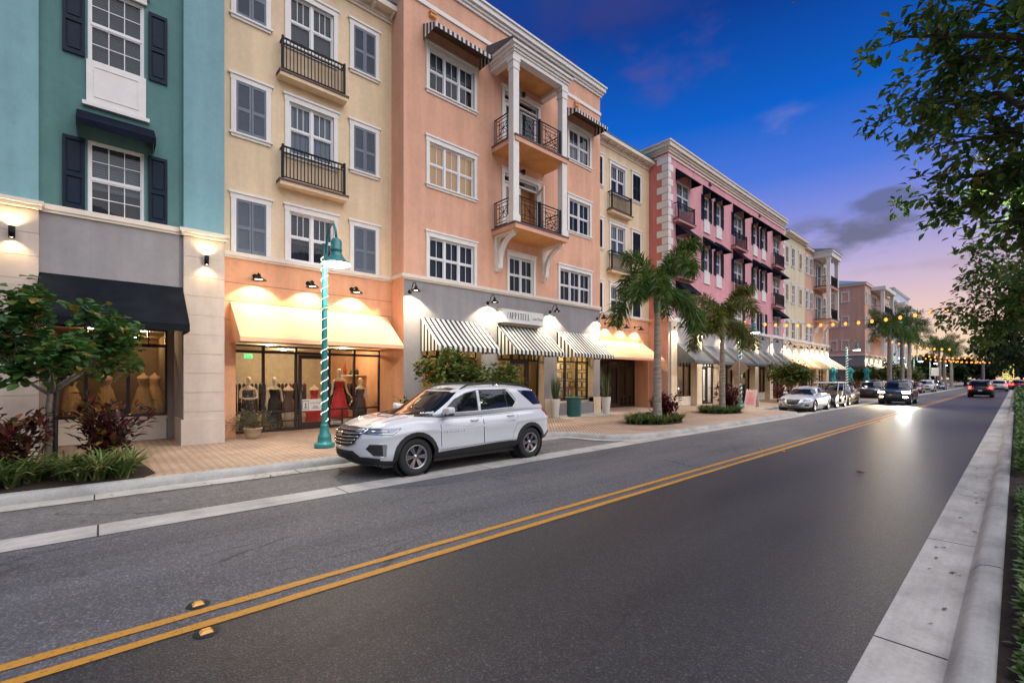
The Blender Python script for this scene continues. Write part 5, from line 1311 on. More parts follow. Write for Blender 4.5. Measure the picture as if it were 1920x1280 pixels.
# --- simpler cars on the same builder
def small_car(name, label, X, Y, rotz, paint, kind='sedan', lamps=False, tails=False, group=None, res=.5, alloy='alloy'):
    if kind == 'sedan':
        S = dict(L=4.85, r=.33, Ra=.37, rim=.225, wy=(.95,3.78), p=7, pg=5, wd=.22, spokes=5, shoulder=.08,
            zb=[(0,.24),(.4,.18),(4.3,.22),(4.85,.34)], zt=[(0,.66),(.15,.73),(.5,.82),(1.2,.92),(1.8,.94),(3.5,.99),(4.3,1.02),(4.85,.96)],
            W=[(0,.80),(.2,.86),(.7,.915),(2.4,.92),(4.2,.90),(4.85,.80)], nose=[(.2,.06),(.5,0),(.75,.12)], tail=[(.3,.15),(.7,0),(1,.1)], bowf=.34, bowr=.2, crown=.05, crease=.015,
            gh=(1.20,2.15,3.55,4.45,.86,.60,.88), roof=[(1.2,1.2),(2.0,1.37),(2.6,1.44),(3.2,1.42),(3.8,1.30),(4.5,1.1)], wsbow=.24)
        wins = [[(1.75,.985),(1.98,1.13),(2.25,1.25),(2.55,1.33),(2.72,1.33),(2.74,.99)], [(2.82,.995),(2.80,1.335),(3.2,1.31),(3.52,1.2),(3.70,1.08),(3.62,1.02)]]
        ws = [(-.72,.95),(.72,.95),(.54,1.36),(-.54,1.36)]; rw = [(-.68,1.04),(.68,1.04),(.5,1.32),(-.5,1.32)]
        hl = [(.10,.66),(.28,.74),(.78,.80),(.55,.68),(.3,.61)]; hf = [(.42,.70),(.78,.72),(.78,.60),(.50,.60)]; tl = [(4.35,.90),(4.76,.90),(4.76,.76),(4.5,.80)]; tf = [(.45,.92),(.80,.90),(.80,.76),(.5,.78)]
    else:
        S = dict(L=4.7, r=.37, Ra=.42, rim=.23, wy=(.92,3.72), p=9, pg=8, wd=.24, spokes=5, shoulder=.04,
            zb=[(0,.32),(.4,.26),(4.2,.28),(4.7,.42)], zt=[(0,.98),(.15,1.03),(.6,1.08),(1.3,1.12),(2.5,1.14),(4.2,1.17),(4.7,1.12)],
            W=[(0,.84),(.2,.91),(.7,.95),(2.4,.95),(4.2,.94),(4.7,.86)], nose=[(.2,.08),(.6,0),(1,.06)], tail=[(.3,.15),(.7,0),(1.1,.06)], bowf=.2, bowr=.14, crown=.05, crease=.01,
            gh=(1.25,1.95,4.3,4.62,.90,.74,1.06), roof=[(1.3,1.6),(2,1.72),(2.8,1.78),(4,1.74),(4.6,1.66)], wsbow=.16)
        wins = [[(1.78,1.17),(2.05,1.42),(2.35,1.60),(2.62,1.63),(2.64,1.17)], [(2.74,1.18),(2.73,1.64),(3.4,1.62),(3.5,1.19)], [(3.6,1.2),(3.52,1.61),(4.2,1.57),(4.4,1.24)]]
        ws = [(-.78,1.14),(.78,1.14),(.66,1.66),(-.66,1.66)]; rw = [(-.70,1.20),(.70,1.20),(.6,1.6),(-.6,1.6)]
        hl = [(.10,.97),(.5,.98),(.45,.86),(.15,.84)]; hf = [(.50,.97),(.84,.96),(.84,.83),(.52,.84)]; tl = [(4.3,1.12),(4.62,1.10),(4.62,.86),(4.45,.9)]; tf = [(.62,1.14),(.86,1.12),(.86,.82),(.70,.84)]
    S['paint'] = paint; S['res'] = res; S['alloy'] = alloy
    c = Car(name, label, 'car', (X, Y, 0), rotz, S, group)
    for w_ in wins: c.both('window', w_, ['car_glass', 'chrome'], .006, .08, True, .003, .02)
    b = MB(); c.patch(b, 'F', ws, .006, 0, .09); c.part(b, 'windscreen', 'car_glass')
    b = MB(); c.patch(b, 'B', rw, .006, 0, .09); c.part(b, 'rear_window', 'car_glass')
    for d in 'LR':
        sg = 1 if d == 'L' else -1; f = lambda P: P if sg > 0 else [(-x, z) for x, z in reversed(P)]
        b = MB(); c.patch(b, d, hl, .008, 0, .06); c.patch(b, 'F', f(hf), .008, 0, .06)
        if lamps: c.patch(b, 'F', f([(.56,.62),(.80,.61),(.80,.53),(.56,.53)]), .008, 0, .06)
        c.part(b, 'headlight', 'lamp_lens' if not lamps else ('headlight_on' if d == 'L' else 'headlight_amber'))
        b = MB(); c.patch(b, d, tl, .008, 0, .06); c.patch(b, 'B', f(tf), .008, 0, .06); c.part(b, 'taillight', 'taillight_on' if tails else 'tail_lens')
        b = MB(); h0, nn = c.hit(d, wins[0][0][0]+.05, wins[0][0][1]-.03); V, Fs = cube_grid(4, 4, 4, 4); c0 = h0+nn*.14+Vector((0,0,.06)); b.add([(c0.x+a*.11, c0.y+bb*.06, c0.z+cc*.065) for a, bb, cc in V], Fs, 0, True); b.tube([h0-nn*.02, c0-Vector((0,0,.04))], .02, 6); c.part(b, 'mirror', paint)
        b = MB(); zz = interp(S['zb'], 2.4)
        for y0, y1 in ((wins[0][0][0]-.1, wins[1][0][0]-.04), (wins[1][0][0]-.02, wins[1][-1][0])):
            c.line(b, d, [(y0+.06,zz+.14),(y0,wins[0][0][1]-.08)], .005, .001); 
        c.line(b, d, [(wins[1][-1][0],zz+.3),(wins[1][-1][0]+.05,wins[1][-1][1]-.06)], .005, .001); c.part(b, 'door_seam', 'black_plastic')
    b = MB()
    if kind == 'sedan':
        c.patch(b, 'F', [(-.36,.70),(.36,.70),(.26,.46),(.18,.42),(-.18,.42),(-.26,.46)], .006, 0, .06); c.line(b, 'F', [(-.46,.74),(-.30,.46),(-.2,.395),(.2,.395),(.30,.46),(.46,.74)], .022, .012, 1); c.line(b, 'F', [(-.56,.66),(-.42,.42),(-.26,.33),(.26,.33),(.42,.42),(.56,.66)], .02, .004, 0)
        for sg in (-1, 1): c.patch(b, 'F', [(sg*.56,.42),(sg*.74,.44),(sg*.74,.34),(sg*.58,.33)], .006, 0, .06)
        h0, nn = c.hit('F', 0, .62); b.lathe([(.05,-.03),(.05,-.022),(.062,-.022),(.062,-.03),(.05,-.03)], (0,h0.y,.62), 16, 1, axis=1); b.box(-.075, .075, h0.y-.034, h0.y-.024, .608, .632, 1)
    else:
        c.patch(b, 'F', [(-.48,.97),(.48,.97),(.44,.78),(-.44,.78)], .006, 0, .06); c.line(b, 'F', [(-.48,.97),(.48,.97)], .012, .01, 1); c.patch(b, 'F', [(-.6,.55),(.6,.55),(.55,.40),(-.55,.40)], .006, 0, .06)
    c.part(b, 'grille', ['black_plastic', 'chrome'])
    b = MB(); zz = .62 if kind == 'sedan' else .70; h0, nn = c.hit('B', 0, zz); b.box(-.15, .15, h0.y, h0.y+.012, zz-.075, zz+.075); c.part(b, 'number_plate', 'plate')
    b = MB(); c.patch(b, 'B', [(-.62,.46),(.62,.46),(.55,.32),(-.55,.32)], .006, 0, .1); c.part(b, 'rear_bumper', 'black_plastic')
    if lamps:
        for sg in (1, -1): light('SPOT', c.root, (0,0,0), 2000 if sg > 0 else 1200, (1, .95, .84) if sg > 0 else (1, .74, .38), .06, 70, .8, (0, -1, -.10)).location = (sg*.64, -.12, .9 if kind != 'sedan' else .68)
    return c
small_car('parked_car', 'silver sedan parked facing the camera at the end of the brick kerb bulge', -8.55, 29.2, 0, 'silver_paint', 'sedan', res=.8)
small_car('parked_car', 'dark grey sedan parked third in the row behind the silver sedan and the cart', -8.75, 38.2, 0, 'charcoal_paint', 'sedan')
small_car('parked_car', 'black car parked low behind the glare of the oncoming headlights', -8.9, 50.5, 0, 'black_paint', 'suv', res=.4)
small_car('moving_car', 'dark car driving towards the camera with both headlights blazing', -6.0, 42.6, 0, 'charcoal_paint', 'suv', lamps=True)
small_car('parked_car', 'white sport utility car parked beyond the palms facing the camera', -9.2, 70.5, 0, 'white_paint', 'suv', res=.4)
small_car('parked_car', 'dark red sedan parked between the far white sport utility car and the tall white one', -9.1, 78.5, 0, 'dark_red_paint', 'sedan', res=.35)
small_car('parked_car', 'tall white sport utility car parked farthest in the white and red row on the left', -8.7, 86.5, 0, 'white_paint', 'suv', res=.4)
small_car('parked_car', 'blue sedan parked far up the left side under the palms', -9.0, 106, 0, 'blue_paint', 'sedan', res=.3)
small_car('moving_car', 'dark sport utility car driving away with red tail lamps, nearest in the right lane', -2.45, 70.6, math.pi, 'black_paint', 'suv', tails=True)
small_car('moving_car', 'white car driving away ahead of the dark one in the right lane', -1.75, 104, math.pi, 'white_paint', 'suv', tails=True, res=.4)
small_car('moving_car', 'bright red car driving away beyond the white car in the right lane', -1.5, 124, math.pi, 'red_paint', 'suv', tails=True, res=.3)
small_car('parked_car', 'red car standing at the right kerb at the edge of the photo', .35, 118, math.pi, 'dark_red_paint', 'suv', tails=True, res=.3)

# --- open cart with white roof
t = thing('golf_cart', 'black open cart with flat white roof and clear windscreen parked behind the silver sedan', 'cart', (-8.35, 34.6, 0))
def lp(mb, n, m, par=t): o = bpy.data.objects.new(n, mb.mesh(n, m)); return place(o, par, (0,0,0))
b = MB(); b.prism([(.05,.35),(0,.55),(.08,.82),(.55,1.0),(.72,1.0),(.80,.45),(1.5,.42),(1.55,.75),(2.1,.78),(2.15,.5),(2.75,.5),(2.8,.85),(2.95,.85),(2.95,.32),(.05,.30)], 0, -.66, .66); lp(b, 'body', 'black_paint')
b = MB(); b.prism([(.55,1.92),(.65,1.985),(1.6,2.02),(2.85,1.98),(2.9,1.93),(2.8,1.92),(.6,1.905)], 0, -.70, .70); lp(b, 'roof', 'white_paint')
b = MB()
for x in (-.62, .62):
    b.tube([(x,.60,.98),(x,.82,1.5),(x,.95,1.93)], .025, 6); b.tube([(x,2.15,.8),(x,2.2,1.94)], .025, 6); b.tube([(x,2.8,.8),(x,2.75,1.95)], .025, 6)
lp(b, 'roof_post', 'white_trim')
b = MB(); b.quad((-.6,.62,1.0),(.6,.62,1.0),(.6,.94,1.9),(-.6,.94,1.9)); lp(b, 'windscreen', 'window_glass')
for y in (1.75, 2.62):
    b = MB(); b.box(-.6, .6, y-.32, y+.2, .74, .84); b.box(-.6, .6, y+.18, y+.28, .84, 1.28); lp(b, 'seat', 'beige_paint')
for x in (-.45, .45): b = MB(); b.lathe([(.001,-.0),(.08,.0),(.085,.03)], (x,-.0,.68), 12, axis=1); lp(b, 'headlight', 'lamp_lens')
tm, rm = wheel_meshes(.28, .2, 5, .17)
for y in (.5, 2.45):
    for sg in (-1, 1):
        q = bpy.data.objects.new('wheel', None); place(q, t, (sg*.58, y, .28), (0,0,0 if sg > 0 else math.pi))
        for n_, m_ in (('tyre', tm), ('rim', rm)): place(bpy.data.objects.new(n_, m_), q, (0,0,0))
t.scale = (1, 1, .84)
b = MB(); b.tube([(-.3,.85,1.0),(-.3,1.15,1.12)], .02, 6); b.tube([(-.3+.17*math.cos(a), 1.15+.06*math.sin(a), 1.12+.15*math.sin(a)) for a in (2*math.pi*i/12 for i in range(12))], .012, 6, closed=True); lp(b, 'steering_wheel', 'black_plastic')

# ---------------------------------------------------------------- street lamps with rope lights
plain('teal_metal', (.02, .20, .20), .4, var=.12, coat=.3); plain('white_enamel', (.8, .8, .78), .4)
emit('street_bulb', (1.0, .96, .86), 30)
def street_lamp(label, x, y, z0=.15, near=False, h=5.1, e=420, rz=0):
    t = thing('street_lamp', label, 'street lamp', (x, y, z0), rz)
    W = Vector((x, y, z0))
    def P(b, n, m, par=None): o = bpy.data.objects.new(n, b.mesh(n, m)); return place(o, par or t, (0,0,0))
    n = 24 if near else 10
    b = MB(); b.lathe([(.001,0),(.24,0),(.25,.02),(.25,.09),(.235,.115),(.19,.125),(.165,.15),(.17,.20),(.16,.235),(.165,.26),(.15,.30),(.125,.36),(.105,.44),(.095,.54),(.098,.565),(.085,.575),(.078,.60)], n=n); P(b, 'base', 'teal_metal')
    b = MB(); b.lathe([(.075,.58),(.062,h),(.07,h+.01),(.07,h+.03),(.05,h+.05),(.001,h+.06)], n=n); P(b, 'pole', 'teal_metal')
    b = MB(); a0 = h-.32
    b.tube([(.05,0,a0),(.10,0,a0+.20),(.17,0,a0+.42),(.30,0,a0+.66),(.46,0,a0+.75),(.62,0,a0+.70),(.74,0,a0+.52),(.78,0,a0+.33)], .032, 8); b.tube([(.05,0,a0+.28),(.24,0,a0+.33)], .012, 6)
    b.box(-.02, .10, -.05, .05, a0-.05, a0+.32); P(b, 'arm', 'teal_metal')
    s = MB(); zb = a0-.30
    s.lathe([(.001,zb+.63),(.06,zb+.625),(.10,zb+.60),(.125,zb+.55),(.125,zb+.37),(.135,zb+.36),(.135,zb+.32),(.12,zb+.31),(.125,zb+.27),(.17,zb+.17),(.25,zb+.08),(.34,zb+.02),(.345,zb),(.335,zb+.002),(.24,zb+.075),(.12,zb+.25),(.001,zb+.26)], (.78,0,0), n)
    sh = P(s, 'lamp_shade', 'teal_metal')
    g = MB(); g.lathe([(.31,zb+.03),(.28,zb-.02),(.20,zb-.045),(.10,zb-.055),(.001,zb-.057)], (.78,0,0), n); P(g, 'bulb', 'street_bulb', sh)
    light('POINT', t, W+Vector((.78,0,zb-.14)), e, (1, .90, .72), .12)
    rp = MB(); k = int((h-.75)/.26); pts = []
    for i in range(k*8+1):
        a = 2*math.pi*i/8; z = .66+.26*i/8; pts.append((.088*math.cos(a), .088*math.sin(a), z))
    rp.tube(pts, .011 if near else .016, 5); o = P(rp, 'rope_light', 'led_rope')
    b = MB(); z = 3.55; b.tube([(.07,0,z),(.12,.05,z+.02),(.42,.36,z+.12)], .009, 5); b.box(-.085, .085, -.085, .085, z-.06, z-.03); P(b, 'banner_bracket', 'steel')
    return t
street_lamp('teal lamp post wound with white rope light between the white car and the dress shop', -11.74, 4.2, near=True)
street_lamp('teal lamp post wound with rope light behind the pink sandwich board and diamond sign', -11.3, 29.0, near=True)
street_lamp('teal lamp post wound with rope light among the closed turquoise parasols', -11.0, 53.7, e=200)
street_lamp('tall lamp post at the right photo edge glowing among the overhanging leaves', .98, 13.2, .1, h=6.3, e=900, rz=math.pi)
for i, (x, y) in enumerate(((-10.9,78.5),(-10.9,96),(-10.6,113),(-10.4,128))):
    street_lamp(['teal lamp post with rope light just past the first far palms', 'teal lamp post with rope light beside the far white car', 'second farthest teal lamp post with rope light on the left', 'farthest teal lamp post with rope light on the left'][i], x, y, e=160)

# ---------------------------------------------------------------- string lights over the street
plain('cable', (.02, .02, .02), .6)
def string_lights(label, A, B_, sag, n, skip=(), r=.045):
    t = thing('string_lights', label, 'string lights', A, group='light strings across the street')
    A, B_ = Vector(A), Vector(B_)
    def at(u): p = A.lerp(B_, u); p.z -= sag*4*u*(1-u); return p-A
    b = MB(); b.tube([at(i/40) for i in range(41)], .010, 4)
    for i in range(n): 
        if i not in skip: p = at((i+.5)/n); b.tube([p, p-Vector((0,0,.09))], .014, 5)
    o = bpy.data.objects.new('cable', b.mesh('cable', 'cable')); place(o, t, (0,0,0))
    me = cached(('sb', r), lambda: (lambda m: (m.lathe([(.001,-r*1.5),(r*.7,-r*1.1),(r,-r*.2),(r*.8,r*.5),(r*.4,r)], n=8), m.mesh('bulb', 'bulb_amber'))[1])(MB()))
    for i in range(n):
        if i in skip: continue
        q = bpy.data.objects.new('bulb', me); place(q, t, at((i+.5)/n)-Vector((0,0,.09)))
    for u in (.2, .5, .8): light('POINT', t, A+at(u)-Vector((0,0,.25)), 14, (1, .55, .2), .1)
string_lights('nearest string of amber bulbs, running from the second lamp post across the street', (-11.3,29,5.45), (1.4,29.6,6.1), .85, 23, skip=(17,18,19,21,22), r=.075)
string_lights('second string of amber bulbs, hung lower between the far palms and the right trees', (-10.2,70,6.5), (1.5,70,6.6), 1.3, 19, skip=(9,10,11), r=.10)
string_lights('third string of amber bulbs, sagging over the dark car driving away', (-10,84,5.6), (1.6,84,5.8), 1.0, 20, r=.10)
string_lights('fourth string of amber bulbs, seen low through the palms', (-10,98,5.3), (1.6,98,5.5), .9, 20, r=.10)
string_lights('farthest string of amber bulbs at the end of the street', (-9,122,5.6), (1.8,122,5.8), .7, 18, r=.12)
string_lights('string of amber bulbs running along the right kerb trees', (1.0,44,5.2), (.4,112,5.4), .8, 24, r=.10)

# ---------------------------------------------------------------- vegetation
leafmat('leaf_green', [(0,(.024,.075,.018)),(.45,(.045,.13,.028)),(.8,(.08,.18,.038)),(.93,(.10,.17,.035)),(.97,(.30,.17,.03)),(1,(.34,.20,.03))], .3)
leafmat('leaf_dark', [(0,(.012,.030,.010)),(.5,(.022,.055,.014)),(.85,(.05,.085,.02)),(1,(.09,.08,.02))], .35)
leafmat('leaf_tree', [(0,(.03,.075,.016)),(.5,(.06,.125,.026)),(.85,(.11,.18,.035)),(1,(.20,.16,.04))], .5)
leafmat('leaf_olive', [(0,(.05,.095,.018)),(.5,(.10,.165,.03)),(.78,(.16,.20,.04)),(.9,(.22,.12,.035)),(1,(.30,.10,.03))], .3)
leafmat('croton_leaf', [(0,(.035,.010,.012)),(.35,(.09,.015,.02)),(.55,(.03,.035,.015)),(.72,(.20,.03,.03)),(.86,(.05,.075,.015)),(.95,(.30,.17,.03)),(1,(.36,.10,.04))], .25)
leafmat('red_leaf', [(0,(.045,.008,.010)),(.5,(.11,.014,.020)),(.85,(.19,.03,.035)),(1,(.06,.05,.02))], .25)
leafmat('palm_leaf', [(0,(.028,.080,.013)),(.5,(.055,.135,.020)),(.85,(.12,.19,.028)),(1,(.20,.17,.04))], .4)
leafmat('palm_leaf_yellow', [(0,(.06,.10,.015)),(.5,(.12,.155,.022)),(.8,(.19,.18,.026)),(1,(.17,.08,.025))], .3)
leafmat('grass_blade', [(0,(.05,.10,.022)),(.55,(.10,.17,.035)),(.8,(.18,.23,.07)),(.93,(.30,.30,.12)),(1,(.24,.16,.08))], .3)
leafmat('hedge_leaf', [(0,(.035,.075,.015)),(.6,(.07,.15,.025)),(.9,(.14,.22,.04)),(1,(.10,.08,.04))], .3)
leafmat('snake_leaf', [(0,(.03,.06,.025)),(.6,(.06,.10,.035)),(1,(.20,.20,.08))], .2)
leafmat('dry_twig_leaf', [(0,(.10,.09,.05)),(.6,(.16,.14,.08)),(.9,(.10,.13,.06)),(1,(.22,.19,.12))], .25)
plain('bark', (.12, .095, .075), .9, var=.35, vs_=9, bump=.8, bs=26); plain('pale_bark', (.20, .17, .14), .9, var=.25, vs_=12, bump=.6, bs=30); plain('dark_bark', (.045, .038, .03), .9, var=.3, vs_=9, bump=.6, bs=26)
m_, t_, b_ = newmat('palm_trunk')
r_ = tramp(t_, tnoise(t_, 1, 3, .6, (3, 3, 16), True), [(.35, (.17,.145,.12)), (.5, (.27,.235,.20)), (.7, (.32,.285,.25))]); t_.links.new(r_, b_.inputs['Base Color']); b_.inputs['Roughness'].default_value = .9; tbump(t_, b_, tnoise(t_, 1, 3, .6, (3, 3, 18), True), .7, .02)
plain('crownshaft', (.09, .13, .055), .5, var=.2, vs_=5)
def leaf(mb, p, d, up, s, wr=.55, fold=.25, m=0, droop=.15):
    d = d.normalized(); sd = d.cross(up)
    sd = sd.normalized() if sd.length > 1e-4 else d.orthogonal().normalized()
    nn = sd.cross(d); w_ = s*wr*.5
    a, mid, e = p, p+d*s*.5-nn*0, p+d*s-nn*droop*s
    l, r = p+d*s*.42+sd*w_+nn*fold*w_, p+d*s*.42-sd*w_+nn*fold*w_
    l2, r2 = p+d*s*.75+sd*w_*.72+nn*fold*w_*.5-nn*droop*s*.5, p+d*s*.75-sd*w_*.72+nn*fold*w_*.5-nn*droop*s*.5
    mid2 = p+d*s*.7-nn*droop*s*.45
    mb.add([a,l,l2,e,r2,r,mid2], [(0,1,2,6),(6,2,3),(0,6,4,5),(6,3,4)], m, False)
def rv(r): return Vector((r.uniform(-1,1), r.uniform(-1,1), r.uniform(-1,1)))
def grow(r, p, d, length, rad, depth, segs, tips, wood, spread, up=.12, kids_=(2,4), shrink=.66):
    pts = [p]; rr = [rad]; n = segs
    for i in range(n):
        d = (d+rv(r)*.22+Vector((0,0,up))*.35).normalized(); p = p+d*length/n; pts.append(p); rr.append(rad*(1-.55*(i+1)/n))
        if depth > 0 and i >= 1 and r.random() < .7:
            sd = (d+rv(r)*spread).normalized(); grow(r, p, sd, length*shrink*r.uniform(.7,1.1), rr[-1]*.62, depth-1, max(2, segs-1), tips, wood, spread, up, kids_, shrink)
        if depth <= 1: tips.append((p, d))
    wood.tube(pts, rr, 6 if rad > .02 else 4)
    if depth > 0:
        for k in range(r.randint(*kids_)):
            sd = (d+rv(r)*spread).normalized(); grow(r, p, sd, length*shrink*r.uniform(.8,1.15), rr[-1]*.8, depth-1, max(2, segs-1), tips, wood, spread, up, kids_, shrink)
    else: tips.append((p, d))
def foliage(r, tips, per, size, spread, mb, wr=.6, keep=None, flat=.5):
    for p, d in tips:
        for k in range(per):
            q = p+rv(r)*spread
            if keep and not keep(q): continue
            dd = (d*.5+rv(r)+Vector((0,0,-.25))).normalized()
            dd.z *= flat; leaf(mb, q, dd, Vector((r.uniform(-.4,.4), r.uniform(-.4,.4), 1)), size*r.uniform(.65,1.2), wr)
def tree(name, label, cat, x, y, z, seed, trunk_h, trunk_r, branch_len, depth, per, size, leafm, barkm='bark', spread=.9, lean=(0,0), leafspread=.18, nmain=5, up=.15, wr=.6, keep=None, group=None):
    r = random.Random(seed); t = thing(name, label, cat, (x, y, z), group=group)
    wood = MB(); tips = []
    top = Vector((lean[0], lean[1], trunk_h)); pts = [Vector((0,0,0)).lerp(top, i/5)+(rv(r)*trunk_r*.5 if 0 < i < 5 else Vector()) for i in range(6)]
    wood.tube(pts, [trunk_r*(1.25-.1*i) for i in range(6)], 10)
    for k in range(nmain):
        a = 2*math.pi*(k+r.random()*.6)/nmain; d = Vector((math.cos(a)*spread, math.sin(a)*spread, r.uniform(.45,1.0))).normalized()
        grow(r, pts[-1]-Vector((0,0,trunk_h*.08*r.random())), d, branch_len*r.uniform(.8,1.15), trunk_r*.6, depth, 4, tips, wood, .75, up)
    lf = MB(); foliage(r, tips, per, size, leafspread, lf, wr, keep)
    o = bpy.data.objects.new('trunk', wood.mesh('trunk', barkm)); place(o, t, (0,0,0))
    o = bpy.data.objects.new('crown', lf.mesh('crown', leafm)); place(o, t, (0,0,0))
    return t
# young street tree in the left planter
tree('street_tree', 'young tree with round green leaves in the left planter before the black awning', 'tree', -11.75, -.72, .15, 11, 1.55, .055, .85, 2, 6, .17, 'leaf_green', 'pale_bark', .95, (.04,.05), .16, 6, .10, .85)
b = MB(); b.tube([(-11.68,-.62,.15),(-11.70,-.60,1.75)], .03, 7); b.tube([(-11.68,-.62,1.3),(-11.75,-.70,1.32)], .02, 5)
tag(b.build('tree_stake', 'dark_bark'), 'dark wooden stake tied beside the young tree in the left planter', 'stake')
# bushy tree behind the white car
tree('street_tree', 'bushy olive green tree behind the white car before the striped awnings', 'tree', -12.5, 9.2, .15, 5, 1.0, .06, 1.0, 2, 15, .16, 'leaf_olive', 'bark', 1.2, (0,.1), .24, 7, .06, .7)
tree('street_tree', 'slender tree with reddish tips behind the silver sedan', 'tree', -11.6, 39.6, .15, 21, 1.3, .07, 1.0, 2, 9, .24, 'leaf_olive', 'bark', .9, (0,0), .3, 6, .12, .7)
def frond_mesh(seed, L_, arch, mat, leafl, n, curl=1.0):
    """one plume of a foxtail palm: arching rib with leaflets standing out all round it"""
    r = random.Random(seed); b = MB(); pts = []; d = Vector((1,0,arch)).normalized(); p = Vector((0,0,0)); k = 14
    for i in range(k+1):
        pts.append(p.copy()); p = p+d*L_/k; d = (d+Vector((0,0,-(.07+.014*i)*curl))).normalized()
    b.tube(pts, [.030*(1-.85*i/k) for i in range(k+1)], 5, 1)
    for i in range(n):
        u = .12+.88*i/n; f = u*k; j = min(k-1, int(f)); q = pts[j].lerp(pts[j+1], f-j); tdir = (pts[j+1]-pts[j]).normalized()
        side = tdir.cross(Vector((0,0,1))).normalized(); upv = side.cross(tdir)
        ln = leafl*min(1, .45+1.6*u)*(1 if u < .75 else 1-(u-.75)*1.9)
        for m in range(6):
            a = 2*math.pi*m/6+r.uniform(-.6,.6); l_ = ln*r.uniform(.8,1.12)
            rad = side*math.cos(a)+upv*math.sin(a); dd = (rad+tdir*r.uniform(.30,.75)).normalized()
            e = q+dd*l_+Vector((0,0,-.30*l_)); m1 = q+dd*l_*.5+Vector((0,0,.02)); wd = dd.cross(Vector((r.uniform(-1,1), r.uniform(-1,1), r.uniform(-1,1)))).normalized()*.016*L_/2.05
            b.add([q-wd*.4, q+wd*.4, m1+wd, e, m1-wd], [(0,1,2,4),(4,2,3)], 0)
    return b.mesh('frond', [mat, 'crownshaft'])
def palm(label, x, y, z, H, seed, mat='palm_leaf', L_=2.3, tr=.16, nf=12, near=True, group='palms along the pavement'):
    r = random.Random(seed); t = thing('palm_tree', label, 'palm', (x, y, z), group=group)
    b = MB(); k = 10; n = 16 if near else 8
    b.lathe([(tr*1.35,0),(tr*1.15,.25)]+[(tr*(1.05-.02*abs(i-4)-.028*i), .25+(H-.25)*i/k) for i in range(1, k+1)], n=n)
    place(bpy.data.objects.new('trunk', b.mesh('trunk', 'palm_trunk')), t, (0,0,0))
    b = MB(); b.lathe([(tr*.82,H-.02),(tr*.88,H+.15),(tr*.7,H+.7),(tr*.4,H+1.0)], n=n); place(bpy.data.objects.new('crownshaft', b.mesh('crownshaft', 'crownshaft')), t, (0,0,0))
    for i in range(nf):
        kd = i % 4
        me = cached(('frond', mat, kd, near, L_), lambda: frond_mesh(seed*7+i, L_*(.85, 1, 1.05, .95)[kd], (2.6, 1.5, .95, .45)[kd], mat, .60*L_/2.7, 64 if near else 26, (.8, 1.3, 1.45, 1.5)[kd]))
        q = bpy.data.objects.new('frond', me); place(q, t, (0,0,H+.85-.10*kd), (r.uniform(-.15,.15), 0, 2*math.pi*(i*.382+r.uniform(-.03,.03)))); q.scale = (r.uniform(.92,1.1),)*3
    return t
palm('tall foxtail palm with grey ringed trunk, nearest one, on the brick bulge', -9.55, 16.4, .15, 4.35, 3, L_=2.75, tr=.165, nf=12)
palm('shorter yellow-green foxtail palm on the brick bulge, second from the camera', -10.15, 23.75, .15, 3.75, 4, 'palm_leaf_yellow', 2.7, .15, 12)
for i, (x, y, H) in enumerate(((-9.8,67.5,6.8),(-9.6,74.5,7.0),(-9.8,82,6.6))):
    palm(['palm nearest to the peach side wall across the side street', 'middle one of three far palms by the side street', 'third of the far palms by the side street, with a rope-lit post behind it'][i], x, y, .15, H, 10+i, 'palm_leaf', 3.4, .25, 15, False)
for i, (x, y, H) in enumerate(((-9.3,112,6.6),(-9.3,121,6.8),(-9.0,131,6.6))):
    palm(['far palm standing before the dark trees on the left', 'very far palm behind the first far row', 'last palm visible on the left side'][i], x, y, .15, H, 20+i, 'palm_leaf', 3.6, .28, 13, False)
palm('pale-trunked palm at the end of the street between the light strings', -5.2, 152, 0, 7.0, 31, 'palm_leaf', 3.8, .34, 13, False)
# palms on the right wound with yellow lights
emit('yellow_rope', (1.0, .80, .22), 2.2)
for i, (x, y) in enumerate(((-.95+1.2,126),(.9,150))):
    t = palm(['right-hand palm trunk wrapped in yellow light, nearer one', 'right-hand palm trunk wrapped in yellow light, farther one'][i], x-1.6, y, 0, 6.2, 40+i, 'palm_leaf', 3, .3, 9, False, group='palms wrapped in light')
    b = MB(); b.tube([(.36*math.cos(a*.8), .36*math.sin(a*.8), .4+a*.045) for a in range(0, 110)], .06, 4); place(bpy.data.objects.new('rope_light', b.mesh('rope_light', 'yellow_rope')), t, (0,0,0))
# dark trees closing the end of the street
for i, (x, y, s, h) in enumerate(((-14,136,1,2.2),(-12.5,150,1.1,2.4),(-9,168,1.2,2.6),(-4,182,1.1,2.4),(1,178,1.2,2.4),(4.5,160,1.2,2.5),(5,140,1.1,2.4),(-17,160,1.3,3.4))):
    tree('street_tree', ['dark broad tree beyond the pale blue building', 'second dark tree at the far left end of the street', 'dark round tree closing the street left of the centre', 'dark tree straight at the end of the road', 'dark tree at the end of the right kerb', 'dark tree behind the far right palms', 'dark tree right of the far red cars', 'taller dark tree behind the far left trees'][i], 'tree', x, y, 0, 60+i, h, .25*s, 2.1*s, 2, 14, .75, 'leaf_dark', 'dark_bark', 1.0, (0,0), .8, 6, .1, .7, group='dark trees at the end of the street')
for i, (x, y) in enumerate(((-11.9,73),(-12,90))):
    tree('street_tree', ['low green tree before the far shop awnings', 'low green tree beside the far parked cars'][i], 'tree', x, y, .15, 80+i, 1.4, .08, 1.3, 2, 9, .34, 'leaf_olive', 'bark', 1.0, (0,0), .35, 6, .08, .7)

